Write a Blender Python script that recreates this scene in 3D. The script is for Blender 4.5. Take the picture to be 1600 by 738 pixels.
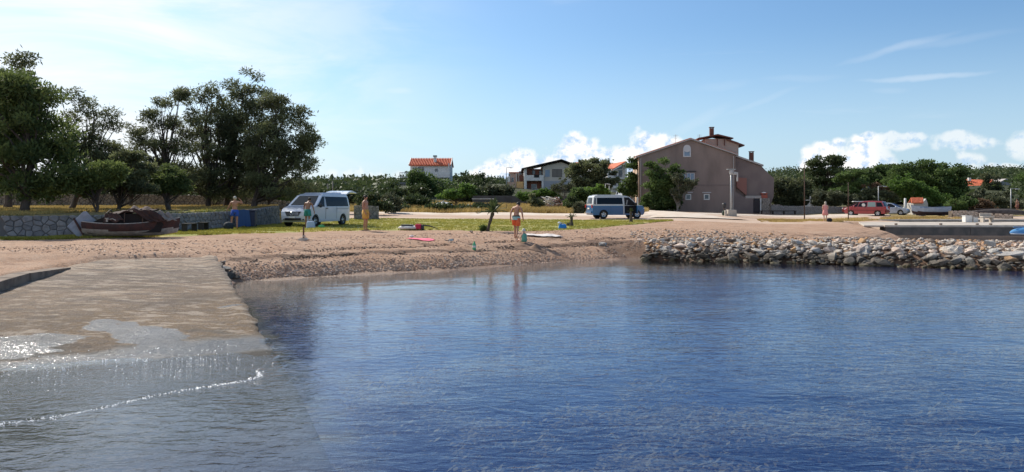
import bpy, bmesh, math, random
import numpy as np
from mathutils import Vector, Matrix
random.seed(7); rng = np.random.default_rng(7)
R = math.radians; PI = math.pi
for o in list(bpy.data.objects): bpy.data.objects.remove(o)
S = bpy.context.scene; COL = S.collection

# ------------------------------------------------------------------ camera
F = 1186.0; HZ = 318.0; CH = 2.5          # focal length in pixels of the 1600 px photo, horizon row, eye height above the water
cam = bpy.data.cameras.new('camera'); camo = bpy.data.objects.new('camera', cam); COL.objects.link(camo)
cam.sensor_width = 36; cam.lens = F/1600*36; cam.shift_y = -(369-HZ)/1600
cam.clip_start = .1; cam.clip_end = 6000
camo.location = (0,0,CH); camo.rotation_euler = (R(90),0,0); S.camera = camo
# ------------------------------------------------------------------ sun, sky, exposure
SUN_AZ, SUN_EL = -43.0, 41.0              # degrees left of the view axis, above the horizon
S.view_settings.view_transform = 'Standard'; S.view_settings.look = 'None'
S.view_settings.exposure = 0.15; S.view_settings.gamma = 1; S.view_settings.use_curve_mapping = False
sl = bpy.data.lights.new('sun', 'SUN'); sl.energy = 5.0; sl.angle = R(.55); sl.color = (1,.93,.82)
so = bpy.data.objects.new('sun', sl); COL.objects.link(so)
sdir = Vector((math.sin(R(SUN_AZ))*math.cos(R(SUN_EL)), math.cos(R(SUN_AZ))*math.cos(R(SUN_EL)), math.sin(R(SUN_EL))))
so.rotation_euler = sdir.to_track_quat('Z','Y').to_euler(); so.location = sdir*60

class NT:
    """tiny node-tree helper"""
    def __init__(s, tree): s.t = tree; s.n = tree.nodes; s.l = tree.links
    def node(s, typ, ins=None, **kw):
        n = s.n.new(typ)
        for k,v in kw.items(): setattr(n,k,v)
        if ins:
            for k,v in ins.items(): s.set(n.inputs[k], v)
        return n
    def set(s, sock, v):
        if isinstance(v, bpy.types.NodeSocket): s.l.new(v, sock)
        elif isinstance(v, bpy.types.Node): s.l.new(v.outputs[0], sock)
        else: sock.default_value = v
    def m(s, op, a, b=0.0, c=None, clamp=False):
        n = s.node('ShaderNodeMath', operation=op); n.use_clamp = clamp
        s.set(n.inputs[0], a); s.set(n.inputs[1], b)
        if c is not None: s.set(n.inputs[2], c)
        return n.outputs[0]
    def mix(s, f, a, b, blend='MIX'):
        n = s.node('ShaderNodeMix', data_type='RGBA', blend_type=blend)
        s.set(n.inputs[0], f); s.set(n.inputs[6], col4(a)); s.set(n.inputs[7], col4(b)); return n.outputs[2]
    def smooth(s, x, lo, hi):
        n = s.node('ShaderNodeMapRange', interpolation_type='SMOOTHSTEP')
        s.set(n.inputs[0], x); s.set(n.inputs[1], lo); s.set(n.inputs[2], hi); return n.outputs[0]
    def noise(s, vec, scale, detail=4, rough=.55, dist=0.0):
        n = s.node('ShaderNodeTexNoise'); s.set(n.inputs['Scale'], scale); n.inputs['Detail'].default_value = detail
        n.inputs['Roughness'].default_value = rough; n.inputs['Distortion'].default_value = dist
        if vec is not None: s.set(n.inputs['Vector'], vec)
        return n.outputs[0]
    def scalev(s, vec, v):
        n = s.node('ShaderNodeVectorMath', operation='MULTIPLY'); s.set(n.inputs[0], vec); n.inputs[1].default_value = v; return n.outputs[0]
def col4(c):
    if isinstance(c, (tuple, list)) and len(c) == 3: return (*c, 1.0)
    return c

def make_world():
    w = bpy.data.worlds.new('World'); S.world = w; w.use_nodes = True
    T = NT(w.node_tree); T.n.clear()
    out = T.node('ShaderNodeOutputWorld'); bg = T.node('ShaderNodeBackground')
    sky = T.node('ShaderNodeTexSky', sky_type='NISHITA'); sky.sun_disc = False
    sky.sun_elevation = R(SUN_EL); sky.sun_rotation = R(SUN_AZ); sky.altitude = 0
    sky.air_density = 1.0; sky.dust_density = 1.3; sky.ozone_density = 2.2
    tc = T.node('ShaderNodeTexCoord'); d = tc.outputs['Generated']
    sp = T.node('ShaderNodeSeparateXYZ', {0: d}); x, y, z = sp.outputs
    u = T.m('ARCTAN2', x, y)
    r = T.m('SQRT', T.m('ADD', T.m('MULTIPLY', x, x), T.m('MULTIPLY', y, y)))
    v = T.m('DIVIDE', z, T.m('MAXIMUM', r, .02))
    uv = T.node('ShaderNodeCombineXYZ', {0: u, 1: v, 2: 0.0}).outputs[0]
    def U(px): return math.atan((px-800)/F)
    def V(px, py): return (HZ-py)/F*math.cos(U(px))
    # --- heaped clouds: height of their tops over azimuth, broken up by noise
    n_big = T.noise(uv, 22, 3, .5); n_mid = T.noise(uv, 60, 6, .62)
    vo = T.node('ShaderNodeTexVoronoi', {'Scale': 62.0, 'Vector': uv}, feature='SMOOTH_F1'); vo.inputs['Smoothness'].default_value = .5
    wob = T.m('ADD', T.m('MULTIPLY', T.m('SUBTRACT', n_big, .5), .050), T.m('ADD', T.m('MULTIPLY', T.m('SUBTRACT', n_mid, .5), .030), T.m('MULTIPLY', T.m('SUBTRACT', .42, vo.outputs[0]), .022)))
    tops = [(-200,290),(0,300),(430,300),(480,284),(520,272),(570,266),(610,268),(650,284),(690,292),(735,262),(757,242),(800,234),(830,226),(875,222),(900,206),(925,220),(965,222),(1000,205),(1045,203),(1070,216),(1095,262),(1130,300),(1212,300),(1230,272),(1250,244),(1285,220),(1330,228),(1370,220),(1395,240),(1425,290),(1500,300),(1700,300)]
    fc = T.node('ShaderNodeFloatCurve'); cv = fc.mapping.curves[0]
    pts = [(U(p)/1.6+.5, max(0, V(p,q))*6) for p,q in tops]
    cv.points[0].location = (0,.03); cv.points[1].location = (1,.05)
    for p in pts: cv.points.new(*p)
    for p in cv.points: p.handle_type = 'AUTO_CLAMPED'
    fc.mapping.update(); T.set(fc.inputs['Value'], T.m('ADD', T.m('DIVIDE', u, 1.6), .5))
    top = T.m('DIVIDE', fc.outputs[0], 6.0)
    dens = T.m('ADD', T.m('SUBTRACT', top, v), wob)
    def blob(px, py, rx, ry, amp=.05):
        a = T.m('DIVIDE', T.m('SUBTRACT', u, U(px)), rx/F); b = T.m('DIVIDE', T.m('SUBTRACT', v, V(px,py)), ry/F)
        q = T.m('ADD', T.m('MULTIPLY', a, a), T.m('MULTIPLY', b, b))
        return T.m('ADD', T.m('MULTIPLY', T.m('SUBTRACT', 1.0, q), .016), wob)
    for args in [(1375,222,42,14),(1425,219,34,11),(1492,220,34,14),(1520,225,28,9),(1612,228,24,22),(1512,252,18,14),(1560,262,30,6)]:
        dens = T.m('MAXIMUM', dens, blob(*args))
    cmask = T.smooth(dens, -.004, .014)
    soft = T.smooth(u, U(700), U(745)); soft = T.m('ADD', T.m('MULTIPLY', soft, .55), .40)   # the left bank is thinner
    thin_r = T.smooth(u, U(1395), U(1350)); soft = T.m('MULTIPLY', soft, T.m('ADD', T.m('MULTIPLY', thin_r, .42), .58))
    cmask = T.m('MULTIPLY', cmask, soft)
    # relief of the clouds: billows lit from upper left, blue-grey bodies lower down
    n2 = T.noise(T.node('ShaderNodeVectorMath', {0: uv, 1: (-.006,.008,0)}, operation='ADD').outputs[0], 60, 6, .62)
    rel = T.m('MULTIPLY', T.m('SUBTRACT', n_mid, n2), 5.0)
    depthc = T.smooth(dens, .03, .115)
    lit = T.m('ADD', T.m('SUBTRACT', .86, T.m('MULTIPLY', depthc, .55)), T.m('ADD', rel, T.m('MULTIPLY', T.m('SUBTRACT', n_big, .5), 1.1)), clamp=True)
    ccol = T.mix(lit, (.50,.66,.90), (1.0,.99,.97))
    # --- high thin veil, thick towards the sun, and streaks
    st = T.noise(T.scalev(uv, (1.2,5,1)), 2.6, 6, .6, .8)
    st2 = T.noise(T.scalev(uv, (1.0,9,1)), 3.3, 5, .6, .4)
    side = T.smooth(u, U(820), U(120))
    veil = T.m('MULTIPLY', T.m('MULTIPLY', T.smooth(st, .30, .66), side), .78)
    veil = T.m('ADD', veil, T.m('MULTIPLY', T.m('MULTIPLY', T.smooth(u, U(560), U(200)), T.smooth(v, .42, .08)), .20))
    veil = T.m('ADD', veil, T.m('MULTIPLY', T.smooth(st2, .60, .78), .10))
    def streak(px, py, rx, ry, slope, amt):
        uu = T.m('SUBTRACT', u, U(px)); vv = T.m('SUBTRACT', T.m('SUBTRACT', v, V(px,py)), T.m('MULTIPLY', uu, slope))
        vv = T.m('ADD', vv, T.m('MULTIPLY', T.m('SUBTRACT', n_big, .5), .010))
        a = T.m('DIVIDE', uu, rx/F); b = T.m('DIVIDE', vv, ry/F)
        q = T.m('ADD', T.m('MULTIPLY', a, a), T.m('MULTIPLY', b, b))
        return T.m('MULTIPLY', T.smooth(q, 1.0, -.5), amt*.8)
    for a in [(1445,121,95,6,0,.42),(1400,76,90,7,.22,.22),(1470,66,110,8,.05,.12),(1190,158,70,6,.35,.12),(1130,135,50,9,.1,.10),(525,90,22,10,0,.22),(624,142,26,7,0,.25),(585,190,80,5,0,.12),(1250,122,70,7,0,.10),(1090,190,60,12,.5,.15),(1390,142,30,6,0,.12),(240,30,90,40,-.8,.2)]:
        veil = T.m('ADD', veil, streak(*a))
    # --- sky colour, then clouds (all brought to the brightness of the sky texture)
    K = 0.112
    base = T.mix(1.0, sky.outputs[0], (K,K,K), 'MULTIPLY')
    lowhaze = T.m('MULTIPLY', T.smooth(v, .24, .0), .60)
    base = T.mix(1.0, base, (.72,.95,1.12), 'MULTIPLY'); base = T.mix(lowhaze, base, (.62,.80,.97))
    c = T.mix(T.m('MINIMUM', veil, .92), base, (.92,.945,.985))
    c = T.mix(cmask, c, ccol)
    T.set(bg.inputs[0], c); bg.inputs[1].default_value = 1.0
    T.l.new(bg.outputs[0], out.inputs[0])
make_world()

# ------------------------------------------------------------------ helpers
def X(px, Y): return (px-800)/F*Y
def Z(py, Y): return CH-(py-HZ)/F*Y
def P(px, py, Y): return Vector((X(px,Y), Y, Z(py,Y)))
def _hash(ix, iy, s):
    h = (ix.astype(np.int64)*374761393 + iy.astype(np.int64)*668265263 + s*974634777) & 0xffffffff
    h = ((h ^ (h >> 13))*1274126177) & 0xffffffff
    return ((h ^ (h >> 16)) & 0xffff)/65535.0
def vnoise(x, y, s=0):
    x = np.asarray(x, float); y = np.asarray(y, float)
    ix = np.floor(x); iy = np.floor(y); fx = x-ix; fy = y-iy
    fx = fx*fx*(3-2*fx); fy = fy*fy*(3-2*fy)
    a=_hash(ix,iy,s); b=_hash(ix+1,iy,s); c=_hash(ix,iy+1,s); d=_hash(ix+1,iy+1,s)
    return (a*(1-fx)+b*fx)*(1-fy)+(c*(1-fx)+d*fx)*fy
def fbm(x, y, s=0, o=4):
    t=0; a=.5
    for i in range(o): t = t+a*vnoise(x*2**i, y*2**i, s+i*17); a*=.5
    return t/(1-.5**o)
def sstep(a,b,x):
    t = np.clip((np.asarray(x,float)-a)/(b-a),0,1); return t*t*(3-2*t)

def tag(o, label=None, cat=None, group=None, kind=None):
    if label: o['label'] = label
    if cat: o['category'] = cat
    if group: o['group'] = group
    if kind: o['kind'] = kind
    return o
def link(o, parent=None):
    COL.objects.link(o)
    if parent: o.parent = parent
    return o
def thing(name, label, cat, loc=(0,0,0), rz=0, group=None):
    o = bpy.data.objects.new(name, None); o.empty_display_size = .2; link(o)
    o.location = loc; o.rotation_euler = (0,0,rz); return tag(o, label, cat, group)
def mesh(name, vs, fs, m=None, parent=None, smooth=False, loc=None):
    me = bpy.data.meshes.new(name)
    me.from_pydata([tuple(v) for v in vs], [], fs); me.update()
    if m is not None:
        for mm in (m if isinstance(m,(list,tuple)) else [m]): me.materials.append(mm)
    if smooth: me.polygons.foreach_set('use_smooth', [True]*len(me.polygons))
    o = bpy.data.objects.new(name, me); link(o, parent)
    if loc is not None: o.location = loc
    return o
def npmesh(name, V, Fc, m, parent=None, attr=None, smooth=False):
    """V (n,3), Fc (k,3 or 4) equal-sized faces; attr: per-vertex float arrays"""
    V = np.asarray(V, np.float32); Fc = np.asarray(Fc, np.int32); k, c = Fc.shape
    me = bpy.data.meshes.new(name); me.vertices.add(len(V)); me.vertices.foreach_set('co', V.ravel())
    me.loops.add(k*c); me.loops.foreach_set('vertex_index', Fc.ravel())
    me.polygons.add(k); me.polygons.foreach_set('loop_start', np.arange(0,k*c,c,dtype=np.int32))
    me.polygons.foreach_set('loop_total', np.full(k,c,np.int32))
    if smooth: me.polygons.foreach_set('use_smooth', np.ones(k,bool))
    for a, arr in (attr or {}).items():
        at = me.attributes.new(a,'FLOAT','POINT'); at.data.foreach_set('value', np.asarray(arr,np.float32))
    me.update(calc_edges=True); me.validate()
    if m is not None: me.materials.append(m)
    o = bpy.data.objects.new(name, me); return link(o, parent)
def grid(V, nu, nv):
    idx = np.arange(nu*nv).reshape(nu,nv)
    return np.stack([idx[:-1,:-1], idx[1:,:-1], idx[1:,1:], idx[:-1,1:]], -1).reshape(-1,4)

class MB:
    def __init__(s): s.v=[]; s.f=[]
    def add(s, vs, fs):
        o=len(s.v); s.v += [Vector(v) for v in vs]; s.f += [[i+o for i in f] for f in fs]; return s
    def box(s, c, d, rz=0, taper=1.0, rx=0, ry=0):
        M = Matrix.Rotation(rz,3,'Z') @ Matrix.Rotation(ry,3,'Y') @ Matrix.Rotation(rx,3,'X'); vs=[]
        for k in (-1,1):
            t = taper if k>0 else 1
            for i,j in ((-1,-1),(1,-1),(1,1),(-1,1)):
                vs.append(Vector(c)+M@Vector((i*d[0]/2*t, j*d[1]/2*t, k*d[2]/2)))
        return s.add(vs, [(3,2,1,0),(4,5,6,7),(0,1,5,4),(1,2,6,5),(2,3,7,6),(3,0,4,7)])
    def box2(s, a, b): return s.box([(a[i]+b[i])/2 for i in range(3)], [abs(b[i]-a[i]) for i in range(3)])
    def tube(s, pts, rad, n=8, cap=True):
        pts=[Vector(p) for p in pts]; k=len(pts)
        if not isinstance(rad,(list,tuple)): rad=[rad]*k
        o=len(s.v); up=Vector((0,0,1)); prev=None
        for i,p in enumerate(pts):
            t=(pts[min(i+1,k-1)]-pts[max(i-1,0)]).normalized()
            a = prev if prev is not None else (t.cross(up) if abs(t.z)<.95 else t.cross(Vector((1,0,0))))
            a = (a - t*a.dot(t)).normalized(); b=t.cross(a); prev=a
            for j in range(n):
                an=2*PI*j/n; s.v.append(p+(a*math.cos(an)+b*math.sin(an))*rad[i])
        for i in range(k-1):
            for j in range(n):
                q=(j+1)%n; s.f.append([o+i*n+j,o+i*n+q,o+(i+1)*n+q,o+(i+1)*n+j])
        if cap: s.f.append([o+j for j in range(n)][::-1]); s.f.append([o+(k-1)*n+j for j in range(n)])
        return s
    def lathe(s, prof, c=(0,0,0), n=16, axis='Z', cap=True):
        o=len(s.v); c=Vector(c)
        for r,h in prof:
            for j in range(n):
                a=2*PI*j/n; x,y=r*math.cos(a),r*math.sin(a)
                s.v.append(c+(Vector((x,y,h)) if axis=='Z' else Vector((x,h,y)) if axis=='Y' else Vector((h,x,y))))
        k=len(prof)
        for i in range(k-1):
            for j in range(n):
                q=(j+1)%n; s.f.append([o+i*n+j,o+i*n+q,o+(i+1)*n+q,o+(i+1)*n+j])
        if cap:
            if prof[0][0]>1e-4: s.f.append([o+j for j in range(n)][::-1])
            if prof[-1][0]>1e-4: s.f.append([o+(k-1)*n+j for j in range(n)])
        return s
    def ell(s, c, r, n=10, m=6, rot=None, jit=0):
        o=len(s.v); c=Vector(c)
        vs=[]
        for i in range(1,m):
            t=PI*i/m
            for j in range(n):
                a=2*PI*j/n; q=1+random.uniform(-jit,jit)
                vs.append(Vector((r[0]*math.sin(t)*math.cos(a)*q, r[1]*math.sin(t)*math.sin(a)*q, r[2]*math.cos(t)*q)))
        vs.append(Vector((0,0,r[2]))); vs.append(Vector((0,0,-r[2])))
        if rot: vs=[rot@q for q in vs]
        fs=[]
        for i in range(m-2):
            for j in range(n):
                q=(j+1)%n; fs.append((i*n+j,(i+1)*n+j,(i+1)*n+q,i*n+q))
        T=(m-1)*n
        for j in range(n):
            q=(j+1)%n; fs.append((T,j,q)); fs.append((T+1,(m-2)*n+q,(m-2)*n+j))
        return s.add([c+q for q in vs], fs)
    def prism(s, poly, y0, y1, plane='XZ'):
        """polygon in x,z extruded along y (or x,y along z)"""
        n=len(poly)
        f = (lambda p,h:(p[0],h,p[1])) if plane=='XZ' else (lambda p,h:(p[0],p[1],h)) if plane=='XY' else (lambda p,h:(h,p[0],p[1]))
        vs=[f(p,y0) for p in poly]+[f(p,y1) for p in poly]
        return s.add(vs, [list(range(n)), list(range(n,2*n))[::-1]]+[[i,i+n,(i+1)%n+n,(i+1)%n] for i in range(n)])
    def build(s, name, m, parent=None, smooth=False, bevel=0, loc=None):
        o = mesh(name, s.v, s.f, m, parent, smooth, loc)
        bm = bmesh.new(); bm.from_mesh(o.data); bmesh.ops.recalc_face_normals(bm, faces=bm.faces); bm.to_mesh(o.data); bm.free()
        if bevel:
            b=o.modifiers.new('bevel','BEVEL'); b.width=bevel; b.segments=2; b.limit_method='ANGLE'; b.angle_limit=R(35)
        return o

# ------------------------------------------------------------------ materials
MATS={}
def mat(name, c, rough=.7, c2=None, scale=6, bump=0, bscale=None, metal=0, coat=0, spec=.5, detail=5, lo=.35, hi=.65, stretch=None, trans=0, coords='Object'):
    if name in MATS: return MATS[name]
    m=bpy.data.materials.new(name); m.use_nodes=True; T=NT(m.node_tree)
    b=T.n['Principled BSDF']; b.inputs['Roughness'].default_value=rough; b.inputs['Metallic'].default_value=metal
    b.inputs['Coat Weight'].default_value=coat; b.inputs['Coat Roughness'].default_value=.05; b.inputs['Specular IOR Level'].default_value=spec
    tc=T.node('ShaderNodeTexCoord').outputs[coords]
    if stretch: tc=T.scalev(tc, stretch)
    if c2:
        n=T.noise(tc, scale, detail); T.set(b.inputs['Base Color'], T.mix(T.smooth(n,lo,hi), c, c2))
    else: b.inputs['Base Color'].default_value=col4(c)
    if bump:
        n=T.noise(tc, bscale or scale*3, 5, .6)
        bp=T.node('ShaderNodeBump', {'Height':n,'Distance':bump}); bp.inputs['Strength'].default_value=1; T.l.new(bp.outputs[0], b.inputs['Normal'])
    MATS[name]=m; return m
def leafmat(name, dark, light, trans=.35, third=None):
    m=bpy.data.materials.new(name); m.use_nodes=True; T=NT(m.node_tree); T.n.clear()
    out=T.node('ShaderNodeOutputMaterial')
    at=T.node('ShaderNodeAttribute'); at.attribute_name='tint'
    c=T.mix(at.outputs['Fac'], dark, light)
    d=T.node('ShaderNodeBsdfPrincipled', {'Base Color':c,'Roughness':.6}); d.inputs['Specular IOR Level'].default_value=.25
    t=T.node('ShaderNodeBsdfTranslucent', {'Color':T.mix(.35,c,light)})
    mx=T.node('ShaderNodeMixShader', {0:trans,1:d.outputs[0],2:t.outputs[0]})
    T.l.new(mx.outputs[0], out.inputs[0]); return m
WHITE=mat('white_plaster',(.72,.70,.66),.85,(.62,.60,.56),2)
GREYP=mat('grey_paint',(.42,.42,.41),.7,(.36,.36,.36),4)
GLASS=mat('dark_glass',(.006,.009,.014),.10,spec=.22)
PANE=mat('window_pane',(.05,.07,.09),.08,spec=.8)
CURT=mat('blue_pane',(.20,.27,.36),.2)
BLACK=mat('black_rubber',(.012,.012,.013),.75)
DPLAS=mat('dark_plastic',(.03,.03,.033),.5)
CHROME=mat('alloy',(.55,.56,.58),.3,metal=.8)
STEEL=mat('galvanised_steel',(.40,.41,.41),.5,(.32,.33,.33),8,metal=.3)
RUST=mat('rusty_steel',(.06,.045,.035),.8,(.12,.06,.035),9)
CONC=mat('pale_concrete',(.50,.44,.37),.9,(.38,.33,.28),1.5,bump=.01,bscale=20)
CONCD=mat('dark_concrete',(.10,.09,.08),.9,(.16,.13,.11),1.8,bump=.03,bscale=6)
BARK=mat('pine_bark',(.060,.045,.036),.95,(.11,.085,.07),7,bump=.05,bscale=9,stretch=(1,1,.3))
BARKG=mat('grey_bark',(.16,.14,.12),.95,(.24,.22,.19),9,bump=.03,bscale=14)
SKIN=mat('tanned_skin',(.46,.23,.14),.55,(.40,.19,.11),9); SKINP=mat('light_skin',(.56,.33,.24),.55)
SKINR=mat('brown_skin',(.30,.15,.09),.5)
HAIRD=mat('dark_hair',(.02,.014,.01),.7); HAIRG=mat('grey_blond_hair',(.55,.50,.42),.8,(.4,.36,.3),30)
RTILE=mat('orange_tiles',(.62,.17,.075),.85,(.48,.12,.06),5)
MPINE=leafmat('pine_needles',(.060,.070,.040),(.205,.225,.100),.38)
MPINEB=leafmat('bright_pine_needles',(.048,.075,.026),(.190,.235,.070),.38)
MBROAD=leafmat('broad_leaves',(.042,.074,.022),(.130,.190,.055),.36)
MLIGHT=leafmat('light_leaves',(.050,.100,.020),(.150,.240,.050),.40)
MSCRUB=leafmat('scrub_leaves',(.030,.046,.018),(.092,.120,.044),.25)
MOLIVE=leafmat('olive_leaves',(.060,.070,.035),(.150,.160,.090),.25)
MDRY=leafmat('dry_leaves',(.12,.075,.04),(.24,.15,.09),.25)
MGRASS=leafmat('lawn_grass',(.18,.195,.030),(.42,.37,.08),.35)
MDGRASS=leafmat('dry_grass',(.26,.18,.06),(.55,.40,.14),.3)
MWEED=leafmat('seaweed_fronds',(.08,.06,.025),(.44,.33,.14),.2)

# ------------------------------------------------------------------ terrain
RA=(-.423,.906); RO=(-4.13,13.06); RS=.0515
def ramp_uv(x,y): return (x-RO[0])*RA[0]+(y-RO[1])*RA[1], -(x-RO[0])*RA[1]+(y-RO[1])*RA[0]
def ramp_xy(u,v): return RO[0]+u*RA[0]-v*RA[1], RO[1]+u*RA[1]+v*RA[0]
def rz(u): return RS*u-.05*np.maximum(0,-2.2-np.asarray(u,float))**1.5
def ramp_z(u): return float(rz(u))
def ramp_pt(px,py):
    a=(px-800)/F; b=(py-HZ)/F          # point = k*(a,1,-b)+(0,0,CH)
    A=RS*(a*RA[0]+RA[1]); B=RS*(-RO[0]*RA[0]-RO[1]*RA[1])
    k=(CH-B)/(A+b); return Vector((a*k,k,CH-b*k))
KB0=ramp_uv(*ramp_pt(0,456)[:2]); KB1=ramp_uv(*ramp_pt(112,420)[:2])    # foot of the kerb, in ramp coordinates
CX=[-60,-14,-8.8,-7.8,-5.4,-2.4,0,2.8,6.2,13,20,25,27,27.5,200]
CY=[-20,19,24.3,24.9,26.7,28.5,30.7,32.9,34.9,37,41,48,53,54,54]
WY=[29,30.6,31,32.6,38,44,49,60,75]; WX=[-60,-29,-20.9,-18.6,-16.3,-15.3,-15,-18,-25]
TY=[0,40,60,65,78,95,110,130,160,200,320,450,900]
TL=[1.05,1.1,1.2,1.3,1.6,2.2,3.0,4.0,5.0,6,10,10,6]
TM=[1.05,1.1,1.15,1.15,1.5,1.6,2.1,3.2,5.5,7,10.5,10,6]
TR=[1.0,1.0,.9,.88,.88,1.2,2.0,3.5,6,8,15.5,15,8]
BWL=[(6.6,36.4),(13.5,34.2),(19.9,31.0),(32,25.4),(60,14)]
def seg_dist(x,y,pl):
    best=None
    for (x0,y0),(x1,y1) in zip(pl[:-1],pl[1:]):
        dx,dy=x1-x0,y1-y0; t=np.clip(((x-x0)*dx+(y-y0)*dy)/(dx*dx+dy*dy),0,1)
        d=np.hypot(x-x0-t*dx,y-y0-t*dy); best=d if best is None else np.minimum(best,d)
    return best
def gz(x,y,detail=True):
    x=np.asarray(x,float); y=np.asarray(y,float)
    s=(y-np.interp(x,CX,CY))*.9
    if detail: s=s+(fbm(x*.35,y*.35,5,3)-.5)*.9
    a=x/np.maximum(y,12)
    L=np.interp(y,TY,TL); M=np.interp(y,TY,TM); Rr=np.interp(y,TY,TR)
    far=np.where(a<0, M+(L-M)*sstep(-.02,-.25,a), M+(Rr-M)*sstep(.20,.38,a))
    z=np.where(s>0, far*(1-np.exp(-np.maximum(s,0)/2.6)), np.maximum(s*.11,-1.25))
    # knoll under the house on the hill
    z=z+2.0*np.exp(-(((x+18)/26)**2+((y-165)/28)**2))
    # breakwater mound
    d=seg_dist(x,y,BWL); mz=.66*sstep(3.3,1.0,d)-.25*(1-sstep(3.3,1.5,d)); so=(y-np.interp(x,[q[0] for q in BWL],[q[1] for q in BWL]))*.9; mz=mz+(d<3.3)*.30*sstep(-.8,2.0,so)*sstep(9,15,x)*sstep(3.3,2.6,d); z=np.where(d<3.3,np.maximum(z,mz),z)
    # harbour basins and quay bed
    inb=sstep(26.8,27.4,x)
    z=np.where((y<54.6)&(y>20)&(s<2), z, z)
    z=z*(1-inb*sstep(53.6,54.2,y)*(1-sstep(64.2,64.8,y)))+(.3)*(inb*sstep(53.6,54.2,y)*(1-sstep(64.2,64.8,y)))
    b2=sstep(35.0,35.6,x)*sstep(63.8,64.4,y)*(1-sstep(74.3,74.9,y)); z=z*(1-b2)-.9*b2
    # terrace behind the retaining wall
    w=(x<np.interp(y,WY,WX))*sstep(.03,.42,seg_dist(x,y,list(zip(WX,WY))))*(y>29.5)*(1-sstep(62,80,y))
    z=z*(1-w)+(2.0+.012*np.maximum(y-31,0))*w
    # slipway bed
    u,v=ramp_uv(x,y)
    kv=np.interp(u,[KB0[0]-30,KB0[0],KB1[0],20],[KB0[1]+12,KB0[1],KB1[1],KB1[1]-4])
    foot=sstep(-.35,.05,v)*sstep(14.2,13.6,u)*sstep(.38,.12,v-kv)*sstep(-14,-13,u)
    left=sstep(.12,.38,v-kv)*sstep(14.5,12.5,u)*sstep(30,20,v)
    zr=rz(u)
    z=z*(1-foot)+(zr-.22)*foot
    z=z*(1-left)+np.maximum(zr+.21-.16*sstep(9,13.5,u),.22)*left
    if detail:
        land=sstep(-.1,.4,z)*(1-foot)
        near=sstep(70,45,y)
        # ridges of washed-up gravel running along the water's edge
        q=s+.6*(fbm(x*.25,y*.25,9,2)-.5)
        z=z+near*land*.028*np.sin(q*5.2+3*fbm(x*.6,y*.6,3,2))*sstep(5.5,3.5,s)*sstep(.1,.6,s)
        z=z+near*land*(fbm(x*1.4,y*1.4,21,4)-.5)*.07
        z=z+(1-near)*(fbm(x*.15,y*.15,31,3)-.5)*.25
        z=z+np.where(z<-.3,(fbm(x*.7,y*.7,41,4)-.5)*.5,0)
        z=z+sstep(120,220,y)*(fbm(x*.012,y*.012,51,3)-.5)*5
    return z
def g1(x,y): return float(gz(np.array([x]),np.array([y]))[0])
def axis(a,b,d0,c0,c1,gr):
    xs=[c0]
    while xs[-1]<c1: xs.append(xs[-1]+d0)
    s=d0
    while xs[-1]<b: s*=gr; xs.append(xs[-1]+s)
    s=d0; l=[c0]
    while l[-1]>a: s*=gr; l.append(l[-1]-s)
    return np.array(sorted(set(l+xs)))
# ------------------------------------------------------------------ ground sheet
def ground_mat():
    m=bpy.data.materials.new('ground'); m.use_nodes=True; T=NT(m.node_tree); b=T.n['Principled BSDF']
    g=T.node('ShaderNodeNewGeometry').outputs['Position']; sp=T.node('ShaderNodeSeparateXYZ',{0:g}); z=sp.outputs[2]
    n1=T.noise(g,.9,5); n2=T.noise(g,14,4,.6); n3=T.noise(T.scalev(g,(.5,2.2,1)),1.3,5,.6)
    n4=T.noise(T.scalev(g,(1,1.6,1)),34,2,.5)
    sand=T.mix(T.smooth(n1,.3,.7),(.42,.25,.155),(.50,.33,.225))
    sand=T.mix(T.m('MULTIPLY',T.smooth(n3,.48,.72),.75),sand,(.25,.145,.09))
    sand=T.mix(T.m('MULTIPLY',T.smooth(n2,.5,.72),.55),sand,(.52,.42,.34))
    sand=T.mix(T.m('MULTIPLY',T.smooth(n4,.52,.66),.6),sand,(.16,.10,.075))
    a=T.node('ShaderNodeAttribute'); a.attribute_name='wrack'  # wrack lines, plus painted shade between breakwater stones
    sand=T.mix(T.m('MULTIPLY',T.smooth(T.m('ADD',a.outputs['Fac'],T.m('MULTIPLY',T.m('SUBTRACT',n3,.5),1.5)),.45,.75),.72),sand,(.085,.05,.034))
    wet=T.smooth(z,.16,.02); sand=T.mix(T.m('MULTIPLY',wet,.40),sand,(.17,.10,.06))
    bed=T.mix(T.smooth(T.noise(T.scalev(g,(.8,1.5,1)),.8,6,.68),.49,.62),(.003,.020,.075),(.13,.10,.05))
    bed=T.mix(T.m('MULTIPLY',T.smooth(z,-.75,-.02),.9),bed,(.11,.075,.04))
    c=T.mix(T.smooth(z,-.02,-.12),sand,bed)
    fa=T.node('ShaderNodeAttribute'); fa.attribute_name='field'
    fn=T.noise(g,.35,6,.6)
    field=T.mix(T.smooth(fn,.40,.62),(.34,.245,.10),(.12,.12,.045))
    c=T.mix(T.smooth(T.m('ADD',fa.outputs['Fac'],T.m('MULTIPLY',T.m('SUBTRACT',n1,.5),.5)),.4,.6),c,field)
    wa=T.node('ShaderNodeAttribute'); wa.attribute_name='wood'
    c=T.mix(wa.outputs['Fac'],c,T.mix(fn,(.03,.04,.016),(.06,.065,.028)))
    T.set(b.inputs['Base Color'],c); b.inputs['Roughness'].default_value=.9
    T.set(b.inputs['Roughness'],T.m('SUBTRACT',.92,T.m('MULTIPLY',wet,.45))); b.inputs['Specular IOR Level'].default_value=.3
    h=T.m('ADD',T.m('MULTIPLY',n2,.05),T.m('ADD',T.m('MULTIPLY',n4,.035),T.m('MULTIPLY',n3,.03)))
    bp=T.node('ShaderNodeBump',{'Height':h,'Distance':1.0}); T.l.new(bp.outputs[0],b.inputs['Normal']); return m
GM=ground_mat()
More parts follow.
